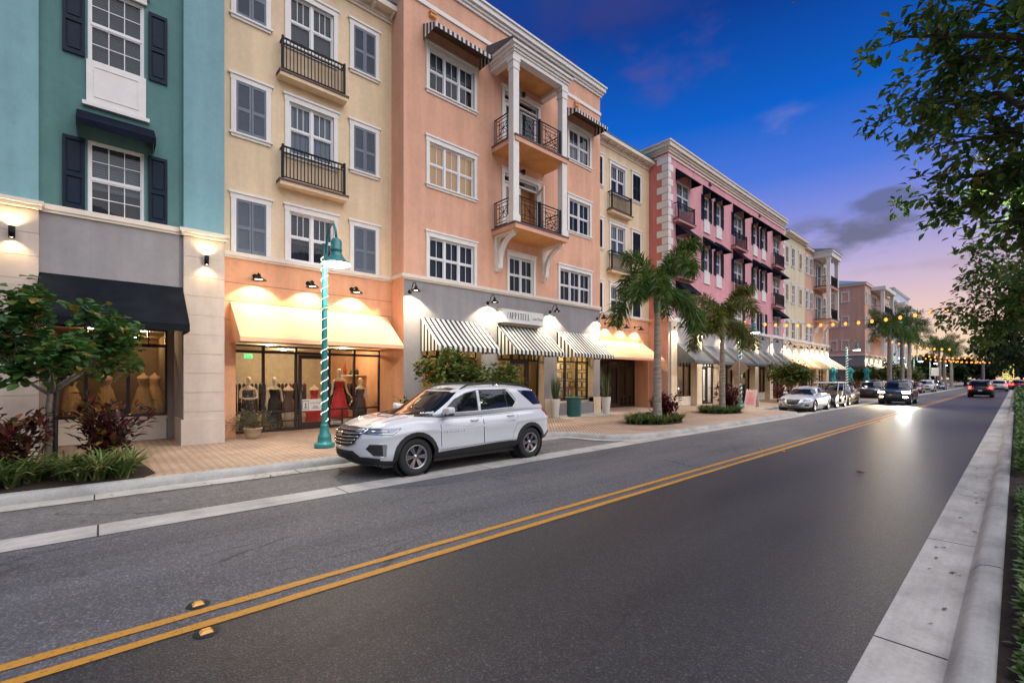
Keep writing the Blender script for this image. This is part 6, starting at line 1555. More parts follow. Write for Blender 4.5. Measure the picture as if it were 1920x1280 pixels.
# big trees on the right whose branches hang over the lane
def overhang(label, x, y, seed, H, limbs, leafs, per, spread, matn, tr=.2, flat=.8):
    r = random.Random(seed); t = thing('street_tree', label, 'tree', (x, y, .1)); O = Vector((x, y, .1))
    wood = MB(); tips = []
    top = Vector((-.3, .1, H)); pts = [Vector((0,0,0)).lerp(top, i/6)+(rv(r)*.08 if 0 < i < 6 else Vector()) for i in range(7)]
    wood.tube(pts, [tr*(1.3-.11*i) for i in range(7)], 10)
    for (tx, ty, tz, n, L_) in limbs:
        e = Vector((tx, ty, tz))-O; s = pts[r.choice((4, 5, 6))]; lp_ = []
        for i in range(9):
            u = i/8; p = s.lerp(e, u)+Vector((0,0,.5*math.sin(math.pi*u)))+(rv(r)*.10 if 0 < i < 8 else Vector()); lp_.append(p)
        wood.tube(lp_, [tr*.42*(1-.88*i/8)+.006 for i in range(9)], 6)
        for k in range(n):
            u = .45+.55*(k+.5)/n; i = min(7, int(u*8)); p = lp_[i].lerp(lp_[i+1], u*8-i); dd = ((lp_[i+1]-lp_[i]).normalized()*.7+rv(r)*.75+Vector((0,0,-.12))).normalized()
            grow(r, p, dd, L_*r.uniform(.7,1.2), .014, 1, 3, tips, wood, .7, -.05, (1, 3))
    lf = MB(); foliage(r, tips, per, leafs, spread, lf, .5, None, flat)
    place(bpy.data.objects.new('trunk', wood.mesh('trunk', 'dark_bark')), t, (0,0,0)); place(bpy.data.objects.new('crown', lf.mesh('crown', matn)), t, (0,0,0))
def PT(u, v, d):
    """a branch end given by the street position it hangs over"""
    q = pdir(u, v); return (q[0]*d, q[1]*d, 1.88+q[2]*d)
near = [(-2.0,9.6,9.4,6,.8),(-1.5,10.4,8.9,7,.8),(-1.85,10.6,8.0,6,.7),(-1.2,11.2,7.6,8,.8),(-1.65,11.0,6.9,6,.7),(-1.35,11.6,6.2,6,.7),(-1.5,12.0,5.55,6,.65),(-.8,12.4,5.6,6,.7),(-.5,11.8,6.3,8,.8),(-.5,10.6,9.3,8,.9),(-.8,10.0,10.0,8,.9),(-.2,12.6,5.2,6,.7),(-.3,11.5,7.6,8,.9),(-.6,11.4,8.4,7,.8),(-.55,12,4.7,7,.7),(-.2,12.6,5.0,7,.7),(-.3,11.8,5.5,7,.7),(0,12.5,5.9,7,.7)]
near = [(a+(.42 if a < -.9 else .22), b_, c, d, e) for a, b_, c, d, e in near if c < 9.7]
overhang('large leafy tree on the right whose branches hang over the lane against the blue sky', 2.6, 11.8, 5, 5.2, near, .19, 4, .18, 'leaf_tree', .24)
far = [(-1.35,27,5.3,5,.75),(-1.0,27.5,5.9,5,.8),(-.6,26.5,4.9,6,.9),(-.2,27,6.2,6,1.0),(.2,27,4.5,6,.9),(-.6,28,4.1,5,.8),(.4,26,5.6,6,1.0)]
overhang('second overhanging tree farther up on the right, dark against the sunset', 2.4, 27, 8, 4.4, far, .26, 6, .32, 'leaf_tree', .25)
far2 = [(-.9,43,5.0,6,1.1),(-.3,44,4.4,6,1.1),(.1,43,5.6,6,1.2),(.4,45,4.0,6,1.2)]
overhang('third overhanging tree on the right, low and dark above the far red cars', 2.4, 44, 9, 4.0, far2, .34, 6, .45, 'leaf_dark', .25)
far3 = [(-.7,66,5.0,6,1.5),(0,67,4.4,6,1.5),(.4,68,5.6,6,1.6)]
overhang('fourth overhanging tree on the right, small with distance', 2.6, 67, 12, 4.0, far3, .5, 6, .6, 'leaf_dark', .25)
palm('drooping palm on the right half hidden in the overhanging leaves', 1.9, 17.5, .1, 5.6, 51, 'palm_leaf', 2.6, .18, 13, True)

def clump(b, r, x, y, z, n, L_, w_=.013, mat=0):
    for i in range(n):
        a = r.uniform(0, 2*math.pi); ln = L_*r.uniform(.6,1.15); out = r.uniform(.25,.95); p = Vector((x+r.uniform(-.05,.05), y+r.uniform(-.05,.05), z)); d = Vector((math.cos(a)*out, math.sin(a)*out, 1.0)).normalized(); sd = Vector((-math.sin(a), math.cos(a), 0)); pts = []
        for k in range(4):
            ww = w_*(1, 1, .8, .15)[k]; pts += [p-sd*ww, p+sd*ww]; p = p+d*ln/3; d = (d+Vector((math.cos(a)*.35, math.sin(a)*.35, -.42))).normalized()
        b.add(pts, [(0,1,3,2),(2,3,5,4),(4,5,7,6)], mat, True)
def bush(name, label, cat, x, y, z, seed, h, rad, n, size, mat, wr=.45, group=None, stems=6, bark='dark_bark'):
    r = random.Random(seed); t = thing(name, label, cat, (x, y, z), group=group); wood = MB(); lf = MB()
    for s in range(stems):
        a = 2*math.pi*s/stems+r.random(); e = Vector((math.cos(a)*rad*r.uniform(.2,.9), math.sin(a)*rad*r.uniform(.2,.9), h*r.uniform(.55,.95)))
        wood.tube([(0,0,0), e*.5+Vector((0,0,.05)), e], [.014,.010,.006], 5)
        m = n//stems
        for k in range(m):
            u = r.uniform(.28,1.05); p = e*u+rv(r)*rad*.33; p.z = max(.04, p.z); d = Vector((p.x, p.y, .25*h)).normalized()+rv(r)*1.0+Vector((0,0,.12))
            leaf(lf, p, d, Vector((0,0,1)), size*r.uniform(.6,1.2), wr, .3)
    place(bpy.data.objects.new('stem', wood.mesh('stem', bark)), t, (0,0,0)); place(bpy.data.objects.new('foliage', lf.mesh('foliage', mat)), t, (0,0,0))
    return t
def bed(name, pts, z, mat='mulch'):
    b = MB(); b.poly([(x, y, z) for x, y in pts]); return tag(b.build(name, mat), kind='structure')
def ell(cx, cy, rx, ry, n=20): return [(cx+rx*math.cos(2*math.pi*i/n), cy+ry*math.sin(2*math.pi*i/n)) for i in range(n)]
# left planter
bed('planting_soil', [(-12.6,-3.5),(-10.26,-3.5),(-10.26,.55),(-10.6,.75),(-12.3,.6),(-12.6,.2)], .152)
r = random.Random(2); b = MB()
for i in range(64):
    x, y = r.uniform(-11.5,-10.4), r.uniform(-2.6,.45); clump(b, r, x, y, .152, 22, .78, .017)
tag(b.build('border_grass', 'grass_blade'), 'strap-leaved border grass filling the left planter along the kerb', 'grass', kind='stuff')
bush('croton_bush', 'dark red croton on the left of the young tree trunk at the photo edge', 'bush', -11.5, -1.35, .15, 3, 1.2, .66, 1000, .21, 'croton_leaf', .4, 'crotons in the left planter', 9)
bush('croton_bush', 'croton with red and yellow tips right of the young tree trunk', 'bush', -11.9, .10, .15, 4, 1.3, .58, 620, .21, 'croton_leaf', .42, 'crotons in the left planter', 7)
# beds under the two palms
for i, (cx, cy, lab) in enumerate(((-9.75,16.5,'nearest palm'),(-10.3,23.9,'second palm'))):
    bed('planting_soil', ell(cx, cy, .95, 1.5), .152)
    r = random.Random(5+i); b = MB()
    for k in range(85):
        a, q = r.uniform(0, 2*math.pi), math.sqrt(r.random()); clump(b, r, cx+.9*q*math.cos(a), cy+1.48*q*math.sin(a), .152, 20, .62, .017)
    tag(b.build('border_grass', 'grass_blade'), 'short strap-leaved border grass round the foot of the '+lab, 'grass', kind='stuff')
    bush('red_shrub', 'dark red leafy shrub in the bed of the '+lab, 'bush', cx+.05, cy+(.62 if i == 0 else 1.0), .15, 8+i, 1.1 if i == 0 else 1.45, .62 if i == 0 else .7, 900, .19, 'red_leaf', .5, 'red shrubs under the palms', 10)
bush('red_shrub', 'dark red shrub behind the silver sedan under the slender tree', 'bush', -11.2, 36.5, .15, 15, 1.3, .9, 500, .2, 'red_leaf', .5, None, 9)
# flower boxes by the parasols
for i, (x, y) in enumerate(((-11.4,50),(-11.2,56),(-11.2,62))):
    bush('flowering_shrub', ['reddish flowering hedge before the cream awning cafe', 'reddish hedge between the closed parasols', 'reddish hedge beside the last closed parasol'][i], 'bush', x, y, .15, 30+i, 1.5, 1.5, 420, .3, 'croton_leaf', .6, None, 9)
# small plants by the walls
bush('wall_shrub', 'thin dark-leaved plant against the peach corner behind the white car bonnet', 'bush', -14.1, 7.75, .15, 41, 1.3, .28, 70, .14, 'leaf_dark', .6, None, 4)
r = random.Random(9); t = thing('twiggy_plant', 'bare twiggy plant against the grey wall beside the bushy tree', 'plant', (-13.9,8.9,.15)); b = MB()
for k in range(7):
    a = r.uniform(0, 6.28); b.tube([(0,0,0),(.15*math.cos(a),.2*math.sin(a),.9),(.28*math.cos(a),.5*math.sin(a),1.75+r.uniform(-.2,.3))], [.012,.008,.004], 4)
place(bpy.data.objects.new('stem', b.mesh('stem', 'dark_bark')), t, (0,0,0))
# potted plants
plain('terracotta_pale', (.42, .31, .20), .8, var=.2, bump=.3); plain('white_planter', (.62, .59, .56), .6, var=.06)
t = thing('potted_plant', 'silvery bushy plant in a tan pot by the dress shop pilaster', 'potted plant', (-14.9,3.28,.15))
b = MB(); b.lathe([(.001,0),(.17,0),(.20,.10),(.235,.26),(.25,.27),(.25,.31),(.22,.31),(.21,.27),(.001,.26)], n=22); place(bpy.data.objects.new('pot', b.mesh('pot', 'terracotta_pale')), t, (0,0,0))
r = random.Random(3); lf = MB()
for k in range(520):
    a, e = r.uniform(0, 6.283), r.uniform(-.25,1.3); q = r.uniform(.25,.62); p = Vector((math.cos(a)*math.cos(e)*q*1.15, math.sin(a)*math.cos(e)*q*1.15, .36+math.sin(e)*q*.75))
    leaf(lf, p, (p-Vector((0,0,.2))).normalized()+rv(r)*.7, Vector((0,0,1)), .13, .16)
for k in range(60):
    a, e = r.uniform(0, 6.283), r.uniform(0,1.3); lf.tube([(0,0,.28),(math.cos(a)*math.cos(e)*.35, math.sin(a)*math.cos(e)*.35, .32+math.sin(e)*.32),(math.cos(a)*math.cos(e)*.7, math.sin(a)*math.cos(e)*.7, .34+math.sin(e)*.45)], .004, 3)
place(bpy.data.objects.new('foliage', lf.mesh('foliage', 'dry_twig_leaf')), t, (0,0,0))
for i, (x, y) in enumerate(((-13.95,15.2),(-13.75,18.75))):
    t = thing('potted_plant', ['tall white planter with spiky leaves on the car side of the green litter bin', 'tall white planter with spiky leaves beside the dark recessed doorway'][i], 'potted plant', (x, y, .15), group='white planters with spiky leaves')
    b = MB(); b.lathe([(.001,0),(.155,0),(.165,.02),(.24,.80),(.245,.82),(.215,.82),(.20,.76),(.001,.75)], n=24); place(bpy.data.objects.new('pot', b.mesh('pot', 'white_planter')), t, (0,0,0))
    r = random.Random(60+i); lf = MB()
    for k in range(46):
        a = r.uniform(0, 6.283); o = r.uniform(0,.15); ln = r.uniform(.6,1.35); d = Vector((math.cos(a)*r.uniform(.02,.30), math.sin(a)*r.uniform(.02,.30), 1)).normalized(); sd = Vector((-math.sin(a), math.cos(a), 0)); p = Vector((math.cos(a)*o, math.sin(a)*o, .75)); w_ = .022; pts = []
        for s in range(5): pts += [p-sd*w_*(.7,1,1,.7,.05)[s], p+sd*w_*(.7,1,1,.7,.05)[s]]; p = p+d*ln/4; d = (d+rv(r)*.05).normalized()
        lf.add(pts, [(2*s,2*s+1,2*s+3,2*s+2) for s in range(4)], 0, True)
    place(bpy.data.objects.new('foliage', lf.mesh('foliage', 'snake_leaf')), t, (0,0,0))
# litter bin
plain('bin_green', (.025, .125, .105), .45, var=.1)
t = thing('litter_bin', 'dark green slatted litter bin between the office window and the white planter', 'litter bin', (-13.6,16.1,.15))
b = MB()
for k in range(28):
    a = 2*math.pi*k/28; c, s = math.cos(a), math.sin(a); sd = Vector((-s, c, 0))*.022; r0 = .33
    pts = [(Vector((c*q, s*q, z))+sd*sg) for z, q in ((.06,r0-.02),(.12,r0),(.78,r0),(.86,r0+.06)) for sg in (-1, 1)]
    b.add(pts, [(2*j,2*j+1,2*j+3,2*j+2) for j in range(3)])
place(bpy.data.objects.new('slat_body', b.mesh('slat_body', 'bin_green')), t, (0,0,0))
b = MB(); b.lathe([(.30,.03),(.32,.05),(.32,.10),(.30,.10)], n=28); b.lathe([(.32,.70),(.338,.71),(.338,.76),(.32,.77)], n=28); b.lathe([(.28,.03),(.30,.84)], n=28); b.lathe([(.38,.85),(.41,.87),(.41,.895),(.38,.91),(.24,.915),(.22,.88)], n=28); place(bpy.data.objects.new('rim', b.mesh('rim', 'bin_green')), t, (0,0,0))
# sandwich board, road sign
plain('board_pink', (.70, .36, .36), .5, var=.04); plain('board_text', (.55, .10, .14), .6); plain('sign_back', (.42, .33, .25), .45, .3)
t = thing('sandwich_board', 'white sandwich board with pink poster at the foot of the second lamp post', 'sign', (-11.0,30.0,.15), R(-8))
for sg in (-1, 1):
    b = MB(); y0, y1 = sg*.26, sg*.03
    def PB(x, v, o): return (x, y0+(y1-y0)*v+sg*o, 1.05*v)
    def slab(x0, x1, v0, v1, o0, o1, m): b.add([PB(x0,v0,o0),PB(x1,v0,o0),PB(x1,v1,o0),PB(x0,v1,o0),PB(x0,v0,o1),PB(x1,v0,o1),PB(x1,v1,o1),PB(x0,v1,o1)], [(0,1,2,3),(4,7,6,5),(0,4,5,1),(1,5,6,2),(2,6,7,3),(3,7,4,0)], m)
    slab(-.33, .33, 0, .96, -.02, .02, 0)
    for x0, x1 in ((-.30,-.08),(.08,.30)): slab(x0, x0+.03, .96, 1.03, -.02, .02, 0); slab(x1-.03, x1, .96, 1.03, -.02, .02, 0); slab(x0+.03, x1-.03, 1.0, 1.03, -.02, .02, 0)
    o = bpy.data.objects.new('panel', b.mesh('panel', 'white_planter')); place(o, t, (0,0,0))
    b = MB(); slab(-.29, .29, .10, .92, .022, .024, 0)
    for k, (v, wv) in enumerate(((.60,.5),(.52,.36),(.45,.42),(.38,.46),(.32,.3),(.25,.44),(.18,.38))): slab(-wv/2, wv/2, v, v+.022, .025, .026, 1)
    for k in range(10):
        a = 2*math.pi*k/10; slab(.08*math.cos(a)-.02, .08*math.cos(a)+.02, .76+.055*math.sin(a)-.014, .76+.055*math.sin(a)+.014, .025, .026, 1)
    place(bpy.data.objects.new('poster', b.mesh('poster', ['board_pink', 'board_text'])), o, (0,0,0))
t = thing('road_sign', 'back of a diamond warning sign on a thin post before the second lamp post', 'sign', (-10.75,27.4,.15))
b = MB(); b.tube([(0,0,0),(0,0,2.95)], .035, 8); place(bpy.data.objects.new('post', b.mesh('post', 'sign_side')), t, (0,0,0))
b = MB(); k = .53; b.prism([(-k,2.35),(0,2.35-k),(k,2.35),(0,2.35+k)], 1, .04, .046); place(bpy.data.objects.new('sign_plate', b.mesh('sign_plate', 'sign_back')), t, (0,0,0))
b = MB(); b.box(-.30, .30, .04, .046, 1.42, 1.78); place(bpy.data.objects.new('sign_plate', b.mesh('sign_plate', 'sign_back')), t, (0,0,0))
t = thing('road_sign', 'small white sign on a post by the far palms', 'sign', (-8.6,98,.15))
b = MB(); b.tube([(0,0,0),(0,0,3.4)], .05, 6); place(bpy.data.objects.new('post', b.mesh('post', 'steel')), t, (0,0,0)); b = MB(); b.box(-.45, .45, -.04, -.02, 2.2, 3.5); place(bpy.data.objects.new('sign_plate', b.mesh('sign_plate', 'sign_white')), t, (0,0,0))
# closed parasols, cafe table
plain('turquoise_cloth', (.03, .30, .31), .8, var=.12, bump=.2); plain('navy_cloth', (.015, .018, .03), .85)
def parasol(label, x, y, mat, h=2.9):
    t = thing('closed_parasol', label, 'parasol', (x, y, .15), group='closed parasols outside the cafe')
    b = MB(); b.lathe([(.001,0),(.28,0),(.28,.06),(.06,.09)], n=14); b.tube([(0,0,.05),(0,0,h)], .025, 7); place(bpy.data.objects.new('pole', b.mesh('pole', 'steel')), t, (0,0,0))
    b = MB(); b.loft([(h-1.75,0,0,.30,.30),(h-1.5,0,0,.27,.27),(h-.9,0,0,.17,.17),(h-.62,0,0,.22,.22),(h-.5,0,0,.33,.33),(h-.3,0,0,.25,.25),(h,0,0,.05,.05)], 32, fn=lambda a, z: 1+.22*math.cos(8*a))
    place(bpy.data.objects.new('canopy', b.mesh('canopy', mat)), t, (0,0,0))
parasol('closed turquoise parasol left of the rope-lit third lamp post', -12.1, 53.5, 'turquoise_cloth')
parasol('closed turquoise parasol right of the rope-lit third lamp post', -12.0, 59.8, 'turquoise_cloth', 3.0)
parasol('closed turquoise parasol farthest right before the cross street', -12.0, 68, 'turquoise_cloth', 3.1)
parasol('closed black parasol behind the silver sedan', -12.2, 44.5, 'navy_cloth', 2.9)
t = thing('cafe_table', 'small dark cafe table with two chairs on the pavement behind the silver sedan', 'table', (-12.9,33.6,.15))
b = MB(); b.lathe([(.001,.72),(.36,.72),(.36,.75),(.001,.75)], n=18); place(bpy.data.objects.new('tabletop', b.mesh('tabletop', 'black_metal')), t, (0,0,0))
b = MB(); b.tube([(0,0,.02),(0,0,.72)], .03, 7); b.lathe([(.001,0),(.24,0),(.22,.03),(.03,.05)], n=14); place(bpy.data.objects.new('pedestal', b.mesh('pedestal', 'black_metal')), t, (0,0,0))
for sg, lab in ((-1, 'dark metal cafe chair on the near side of the pavement table'), (1, 'dark metal cafe chair on the far side of the pavement table')):
    q = thing('cafe_chair', lab, 'chair', (-12.9,33.6+sg*.62,.15), 0 if sg < 0 else math.pi)
    def cb(n, *bx):
        b = MB(); [b.box(*v) for v in bx]; place(bpy.data.objects.new(n, b.mesh(n, 'black_metal')), q, (0,0,0))
    cb('seat', (-.22,.22,-.22,.22,.43,.46)); cb('backrest', (-.22,.22,-.24,-.21,.6,.92))
    for x in (-.2, .2):
        for y in (-.22, .2): cb('leg', (x-.012,x+.012,y-.012,y+.012,0,.43 if y > 0 else .6))
# hedge on the right of the kerb
r = random.Random(77)
def hedge_run(label, y0, y1, x0, h, n, size, mat):
    lf = MB()
    for i in range(n):
        y = r.uniform(y0, y1); q = r.random(); hh = h*(.55+.45*math.sin(y*2.1)*math.sin(y*.9+1)); x = x0+.85*r.random(); z = .10+max(.03, hh)*r.random()
        if r.random() < .35: x = x0+.12*r.random()
        d = Vector((-.6+r.uniform(-.7,.7), r.uniform(-1,1), r.uniform(.1,1))); leaf(lf, Vector((x, y, z)), d, Vector((0,0,1)), size*r.uniform(.6,1.2), .62, .2)
    tag(lf.build('low_hedge', mat), label, 'hedge', kind='stuff')
hedge_run('low glossy green ground cover beside the right kerb nearest the camera', 3.6, 10.4, .03, .28, 3000, .075, 'hedge_leaf')
hedge_run('low green hedge beyond the gap along the right kerb', 12.4, 34, .03, .42, 3600, .12, 'hedge_leaf')
hedge_run('far green hedge along the right kerb', 36, 120, .03, .5, 4200, .26, 'leaf_green')
lt = MB()
for i in range(420):
    x, y = .0+r.random()*.8, r.uniform(3.4,12); leaf(lt, Vector((x, y, .10)), Vector((r.uniform(-1,1), r.uniform(-1,1), .1)), Vector((0,0,1)), .07*r.uniform(.5,1.2), .4)
tag(lt.build('leaf_litter', 'dry_twig_leaf'), 'dry fallen leaves on the bare soil by the right kerb', 'leaf litter', kind='stuff')
lt = MB()
for i in range(70):
    if i < 45: x, y, z = r.uniform(-9.9,-9.5), r.uniform(2.2,3.4) if i < 30 else r.uniform(-1,9), .012
    else: x, y, z = r.uniform(-.66,-.34), r.uniform(4,14), .014
    leaf(lt, Vector((x, y, z)), Vector((r.uniform(-1,1), r.uniform(-1,1), .08)), Vector((0,0,1)), .06*r.uniform(.5,1.3), .4)
tag(lt.build('leaf_litter', 'dry_twig_leaf'), 'scattered dead leaves in the gutters', 'leaf litter', kind='stuff')

# ---------------------------------------------------------------- shop windows: mannequins and dress forms
plain('mannequin_white', (.66, .56, .44), .45, var=.03); plain('mannequin_tan', (.42, .30, .17), .5)
plain('dress_red', (.50, .018, .022), .7, var=.35, vs_=14, bump=1.0, bs=26); plain('dress_black', (.014, .012, .014), .7, var=.4, vs_=20, bump=.5, bs=40); plain('dress_gold', (.40, .25, .10), .6, var=.3, vs_=26, bump=.6, bs=40); plain('dress_charcoal', (.06, .058, .062), .8)
plain('dress_brown', (.09, .05, .03), .6, var=.3, vs_=20)
m_, t_, b_ = newmat('dress_floral'); r_ = tramp(t_, tnoise(t_, 16, 3, .6, None, True), [(.52, (.012,.012,.014)), (.58, (.012,.012,.014)), (.62, (.36,.16,.13)), (.72, (.5,.44,.38))]); t_.links.new(r_, b_.inputs['Base Color']); b_.inputs['Roughness'].default_value = .7
def mannequin(label, x, y, z, h, dress, skirt, head=True, arms=True, pose=0, name='mannequin', skin='mannequin_white', rotz=0.0, ruffle=0, waist_only=False):
    t = thing(name, label, 'mannequin' if head else 'dress form', (x, y, z), rotz)
    k = h/1.78
    b = MB()
    sec = [(.02,0,0,.10,.12),(.5,0,0,.11,.15),(.88,0,0,.12,.17),(.98,0,0,.115,.165),(1.10,.0,0,.085,.115),(1.24,.01,0,.105,.14),(1.34,.02,0,.11,.155),(1.42,.0,0,.085,.175),(1.47,0,0,.06,.10),(1.50,0,0,.045,.05)]
    if head: sec += [(1.56,.005,0,.045,.046),(1.60,.02,0,.066,.056),(1.66,.02,0,.09,.070),(1.72,.012,0,.095,.075),(1.77,.0,0,.078,.064),(1.80,0,0,.035,.03)]
    else: sec += [(1.54,0,0,.04,.045),(1.56,0,0,.02,.02)]
    b.loft([(q[0]*k, q[1]*k, q[2]*k, q[3]*k, q[4]*k) for q in sec], 18)
    if head: b.tube([(.10*k,0,1.655*k),(.118*k,0,1.64*k),(.10*k,0,1.632*k)], [.008,.012,.008], 6)
    if arms:
        for sg in (-1, 1):
            P_ = [(0,.165,1.40),(.0,.215,1.33),(.02,.24,1.12),(.07,.25+.03*pose,.96),(.10,.30+.05*pose,.86),(.11,.33+.06*pose,.80)] if pose != 2 else [(0,.165,1.40),(.0,.22,1.32),(.04,.25,1.10),(.20,.12,1.06),(.26,.02,1.08)]
            b.tube([(p[0]*k, sg*p[1]*k, p[2]*k) for p in P_], [q*k for q in (.05,.046,.038,.032,.026,.016)][:len(P_)], 8)
            e = Vector(P_[-1])
            for f in range(4): b.tube([(e.x*k, (sg*e.y+(f-1.5)*.014)*k, e.z*k), ((e.x+.01)*k, (sg*(e.y+.02)+(f-1.5)*.02)*k, (e.z-.07)*k)], [.009*k,.005*k], 5)
            b.tube([(e.x*k, sg*e.y*k, (e.z+.02)*k), ((e.x+.05)*k, sg*(e.y-.01)*k, (e.z-.03)*k)], [.010*k,.006*k], 5)
    place(bpy.data.objects.new('figure', b.mesh('figure', skin)), t, (0,0,0))
    d = MB(); top = 1.36 if not waist_only else 1.30
    ds = [(top,.015,0,.118,.166),(1.28,.012,0,.118,.158),(1.18,.005,0,.10,.13),(1.10,0,0,.095,.124),(1.0,0,0,.128,.178),(.90,0,0,.14,.195)]
    for q in skirt: ds.append((q[0],0,0,q[1],q[1]*1.12))
    d.loft([(q[0]*k, q[1]*k, q[2]*k, q[3]*k, q[4]*k) for q in reversed(ds)], 40, fn=(lambda a, z: 1+.05*math.sin(9*a+z*3)*max(0, min(1, (1.05*k-z)/.3))+ruffle*.045*math.sin(z*52)) if skirt else None, caps=False)
    if not waist_only:
        for sg in (-1, 1): d.tube([(.11*k, sg*.09*k, 1.34*k),(.03*k, sg*.11*k, 1.445*k),(-.08*k, sg*.09*k, 1.34*k)], .012, 5)
    place(bpy.data.objects.new('dress', d.mesh('dress', dress)), t, (0,0,0))
    if not head and name == 'dress_form':
        s = MB(); s.tube([(0,0,-.0),(0,0,.9*k)], .015, 6); s.lathe([(.001,0),(.16,0),(.14,.03),(.02,.05)], n=14); place(bpy.data.objects.new('stand', s.mesh('stand', 'black_metal')), t, (0,0,0))
    return t
sk_long = [(.5,.20),(.2,.24),(.04,.26)]; sk_tier = [(.75,.20),(.5,.24),(.25,.27),(.06,.29)]; sk_short = [(.7,.21),(.52,.25)]
XS = -17.15
mannequin('white mannequin in a black floral gown with joined hands, leftmost in the dress shop', XS, 3.64, .16, 1.78, 'dress_floral', sk_long, pose=2)
mannequin('white mannequin in a black plunging gown beside the left shop mullion', XS-.2, 4.48, .16, 1.76, 'dress_black', sk_long, pose=0)
mannequin('headless form in a short brown sequin dress left of the shop door', XS+.1, 4.86, .16, 1.72, 'dress_brown', [(.72,.19),(.62,.20)], False, False, name='dress_form', skin='mannequin_white')
mannequin('headless form in a ruffled red gown behind the shop door', XS-.35, 5.88, .16, 1.7, 'dress_red', sk_tier, False, False, name='dress_form', ruffle=1)
mannequin('tall white mannequin in a tiered red gown just right of the lamp post', XS+.05, 6.66, .34, 1.9, 'dress_red', sk_tier, True, True, 1, ruffle=1)
mannequin('mannequin in a black top and charcoal skirt at the right end of the shop', XS+.2, 7.42, .16, 1.74, 'dress_charcoal', sk_long, True, True, 2.2)
b = MB(); b.box(XS-.35, XS+.4, 6.33, 7.0, .16, .34); tag(b.build('display_plinth', 'interior_white'), 'white display plinth under the tall red-gowned mannequin', 'plinth')
# garment rails with hanging clothes, shelf, exit sign, notice
for i, (x, y0, y1) in enumerate(((-18.6,4.9,5.95),(-18.3,6.6,7.85),(-19.3,3.2,4.7))):
    t = thing('garment_rail', ['rail of dark dresses seen through the shop door', 'rail of black floral dresses at the right of the dress shop', 'rail of dark dresses at the back left of the dress shop'][i], 'clothes rail', (x, (y0+y1)/2, .15)); n = y1-y0
    b = MB(); b.tube([(0,-n/2,0),(0,-n/2,1.62),(0,n/2,1.62),(0,n/2,0)], .016, 6); place(bpy.data.objects.new('rail', b.mesh('rail', 'steel')), t, (0,0,0))
    k = int(n/.13)
    for j in range(k):
        y = -n/2+(j+.5)*n/k; b = MB(); b.loft([(.35+rnd.uniform(0,.25),0,y,.22,.05),(.9,0,y,.17,.045),(1.3,0,y,.16,.04),(1.5,0,y,.2,.03),(1.56,0,y,.03,.02)], 10); place(bpy.data.objects.new('hanging_dress', b.mesh('hanging_dress', rnd.choice(('dress_floral','dress_floral','dress_black','dress_brown','dress_red' if i == 0 else 'dress_floral')))), t, (0,0,0))
t = thing('wall_shelf', 'pale shelf with shoes and bags along the right wall of the dress shop', 'shelf', (-18.4,7.55,2.0))
b = MB(); b.box(-.9, .9, -.05, .38, 0, .04); place(bpy.data.objects.new('board', b.mesh('board', 'interior_white')), t, (0,0,0))
plain('bag_red', (.45, .06, .02), .5); plain('shoe_tan', (.35, .2, .1), .5)
for i, (x, m, h) in enumerate(((-.6,'bag_red',.42),(-.25,'shoe_tan',.16),(0,'dress_brown',.18),(.3,'shoe_tan',.14),(.6,'dress_black',.22))):
    b = MB(); b.loft([(0,0,0,.11,.08),(h*.7,0,0,.10,.06),(h,0,0,.06,.03)], 10); b.tube([(-.06,0,h*.9),(0,0,h*1.35),(.06,0,h*.9)], .008, 5)
    o = b.mesh('handbag', m); q = bpy.data.objects.new('handbag', o); place(q, None, (-18.4+x, 7.65, 2.04)); tag(q, ['large red bag at the back end of the dress shop shelf', 'tan bag next to the red bag on the dress shop shelf', 'brown bag in the middle of the dress shop shelf', 'small tan bag right of the brown one on the shelf', 'black bag nearest the window on the dress shop shelf'][i], 'bag', 'bags on the dress shop shelf')
emit('exit_green', (.02, .75, .18), 2.2)
t = thing('exit_sign', 'green lit exit sign high in the left pane of the dress shop', 'sign', (-18.6,3.95,2.62))
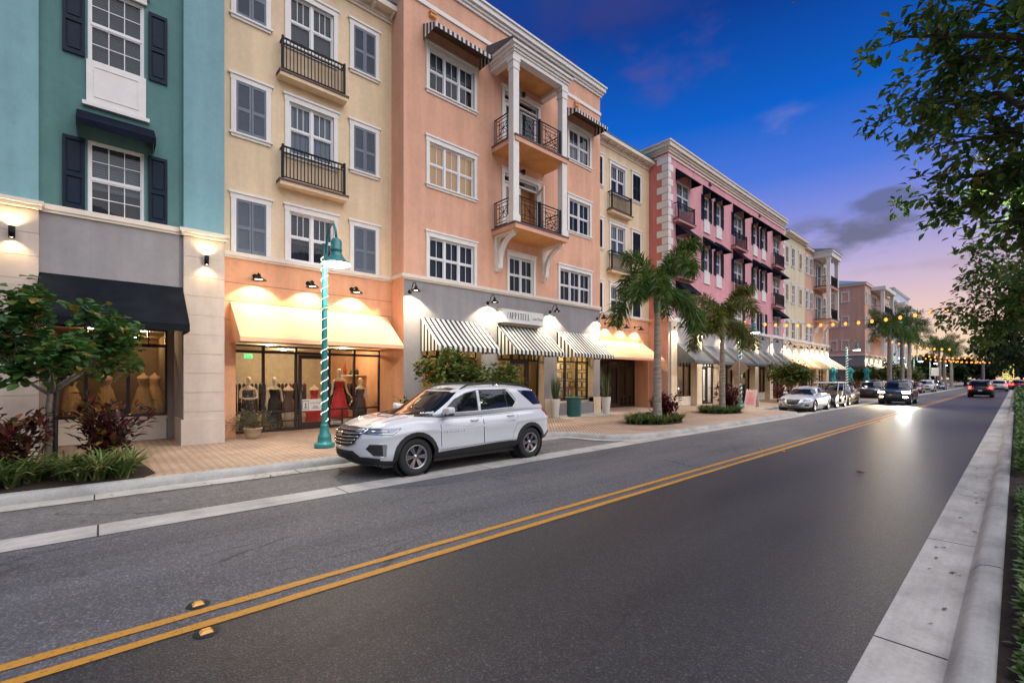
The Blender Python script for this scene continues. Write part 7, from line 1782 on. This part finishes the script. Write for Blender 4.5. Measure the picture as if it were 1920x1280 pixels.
b = MB(); b.box(-.02, .02, -.13, .13, 0, .16); place(bpy.data.objects.new('sign_plate', b.mesh('sign_plate', 'exit_green')), t, (0,0,0)); text('EXIT', .125, 'sign_white', t, (-18.578, 3.95, 2.70), FACE_X, depth=.001)
t = thing('door_notice', 'white paper notice taped inside the dress shop door', 'notice', (-16.36,5.40,.98))
b = MB(); b.box(-.002, .002, -.34, .34, -.2, .2); place(bpy.data.objects.new('sheet', b.mesh('sheet', 'sign_white')), t, (0,0,0))
b = MB()
for q in ((-.30,-.28,-.15,.15),(-.10,-.08,-.15,.15),(-.28,-.10,-.15,-.13),(-.28,-.10,.13,.15),(-.20,-.17,-.10,.10),(-.23,-.14,-.10,-.06),(-.22,-.15,.0,.03)): b.quad((.0031,q[0],q[2]),(.0031,q[1],q[2]),(.0031,q[1],q[3]),(.0031,q[0],q[3]))
for z, w_ in ((-.05,.14),(-.09,.2),(-.13,.26)): b.quad((.0031,.14-w_/2,z),(.0031,.14+w_/2,z),(.0031,.14+w_/2,z+.018),(.0031,.14-w_/2,z+.018))
place(bpy.data.objects.new('printed_mark', b.mesh('printed_mark', 'board_text2' if 'board_text2' in MATS else 'slate_paint')), t, (0,0,0)); text('Linda Scott', .085, 'letter_black', t, (-16.356, 5.54, 1.05), FACE_X, shear=.3, depth=.0005, sx=.9)
# bridal dress forms behind the black-awning window
for i, (y, x) in enumerate(((-.62,-17.35),(.10,-17.25),(.92,-17.2),(1.22,-17.75))):
    mannequin(['cream gown on a dress form, leftmost behind the black-awning window', 'cream off-shoulder gown on a dress form in the middle of the black-awning window', 'cream gathered gown on a dress form at the right of the black-awning window', 'cream gown on a dress form standing behind the right-hand one'][i], 'x' and x, y, .70, 1.55, 'dress_gold', [(.6,.24),(.3,.28),(.06,.30)], False, False, name='dress_form', skin='mannequin_tan', waist_only=i == 1)
t = thing('window_card', 'small dark card with pale lettering standing on the sill below the cream gowns', 'sign', (-16.72,.32,.86))
b = MB(); b.box(-.006, .006, -.2, .2, 0, .17); place(bpy.data.objects.new('card', b.mesh('card', 'black_metal')), t, (0,0,0)); text('NOBLE', .10, 'letter_grey', t, (-16.712, .32, .945), FACE_X, depth=.001)
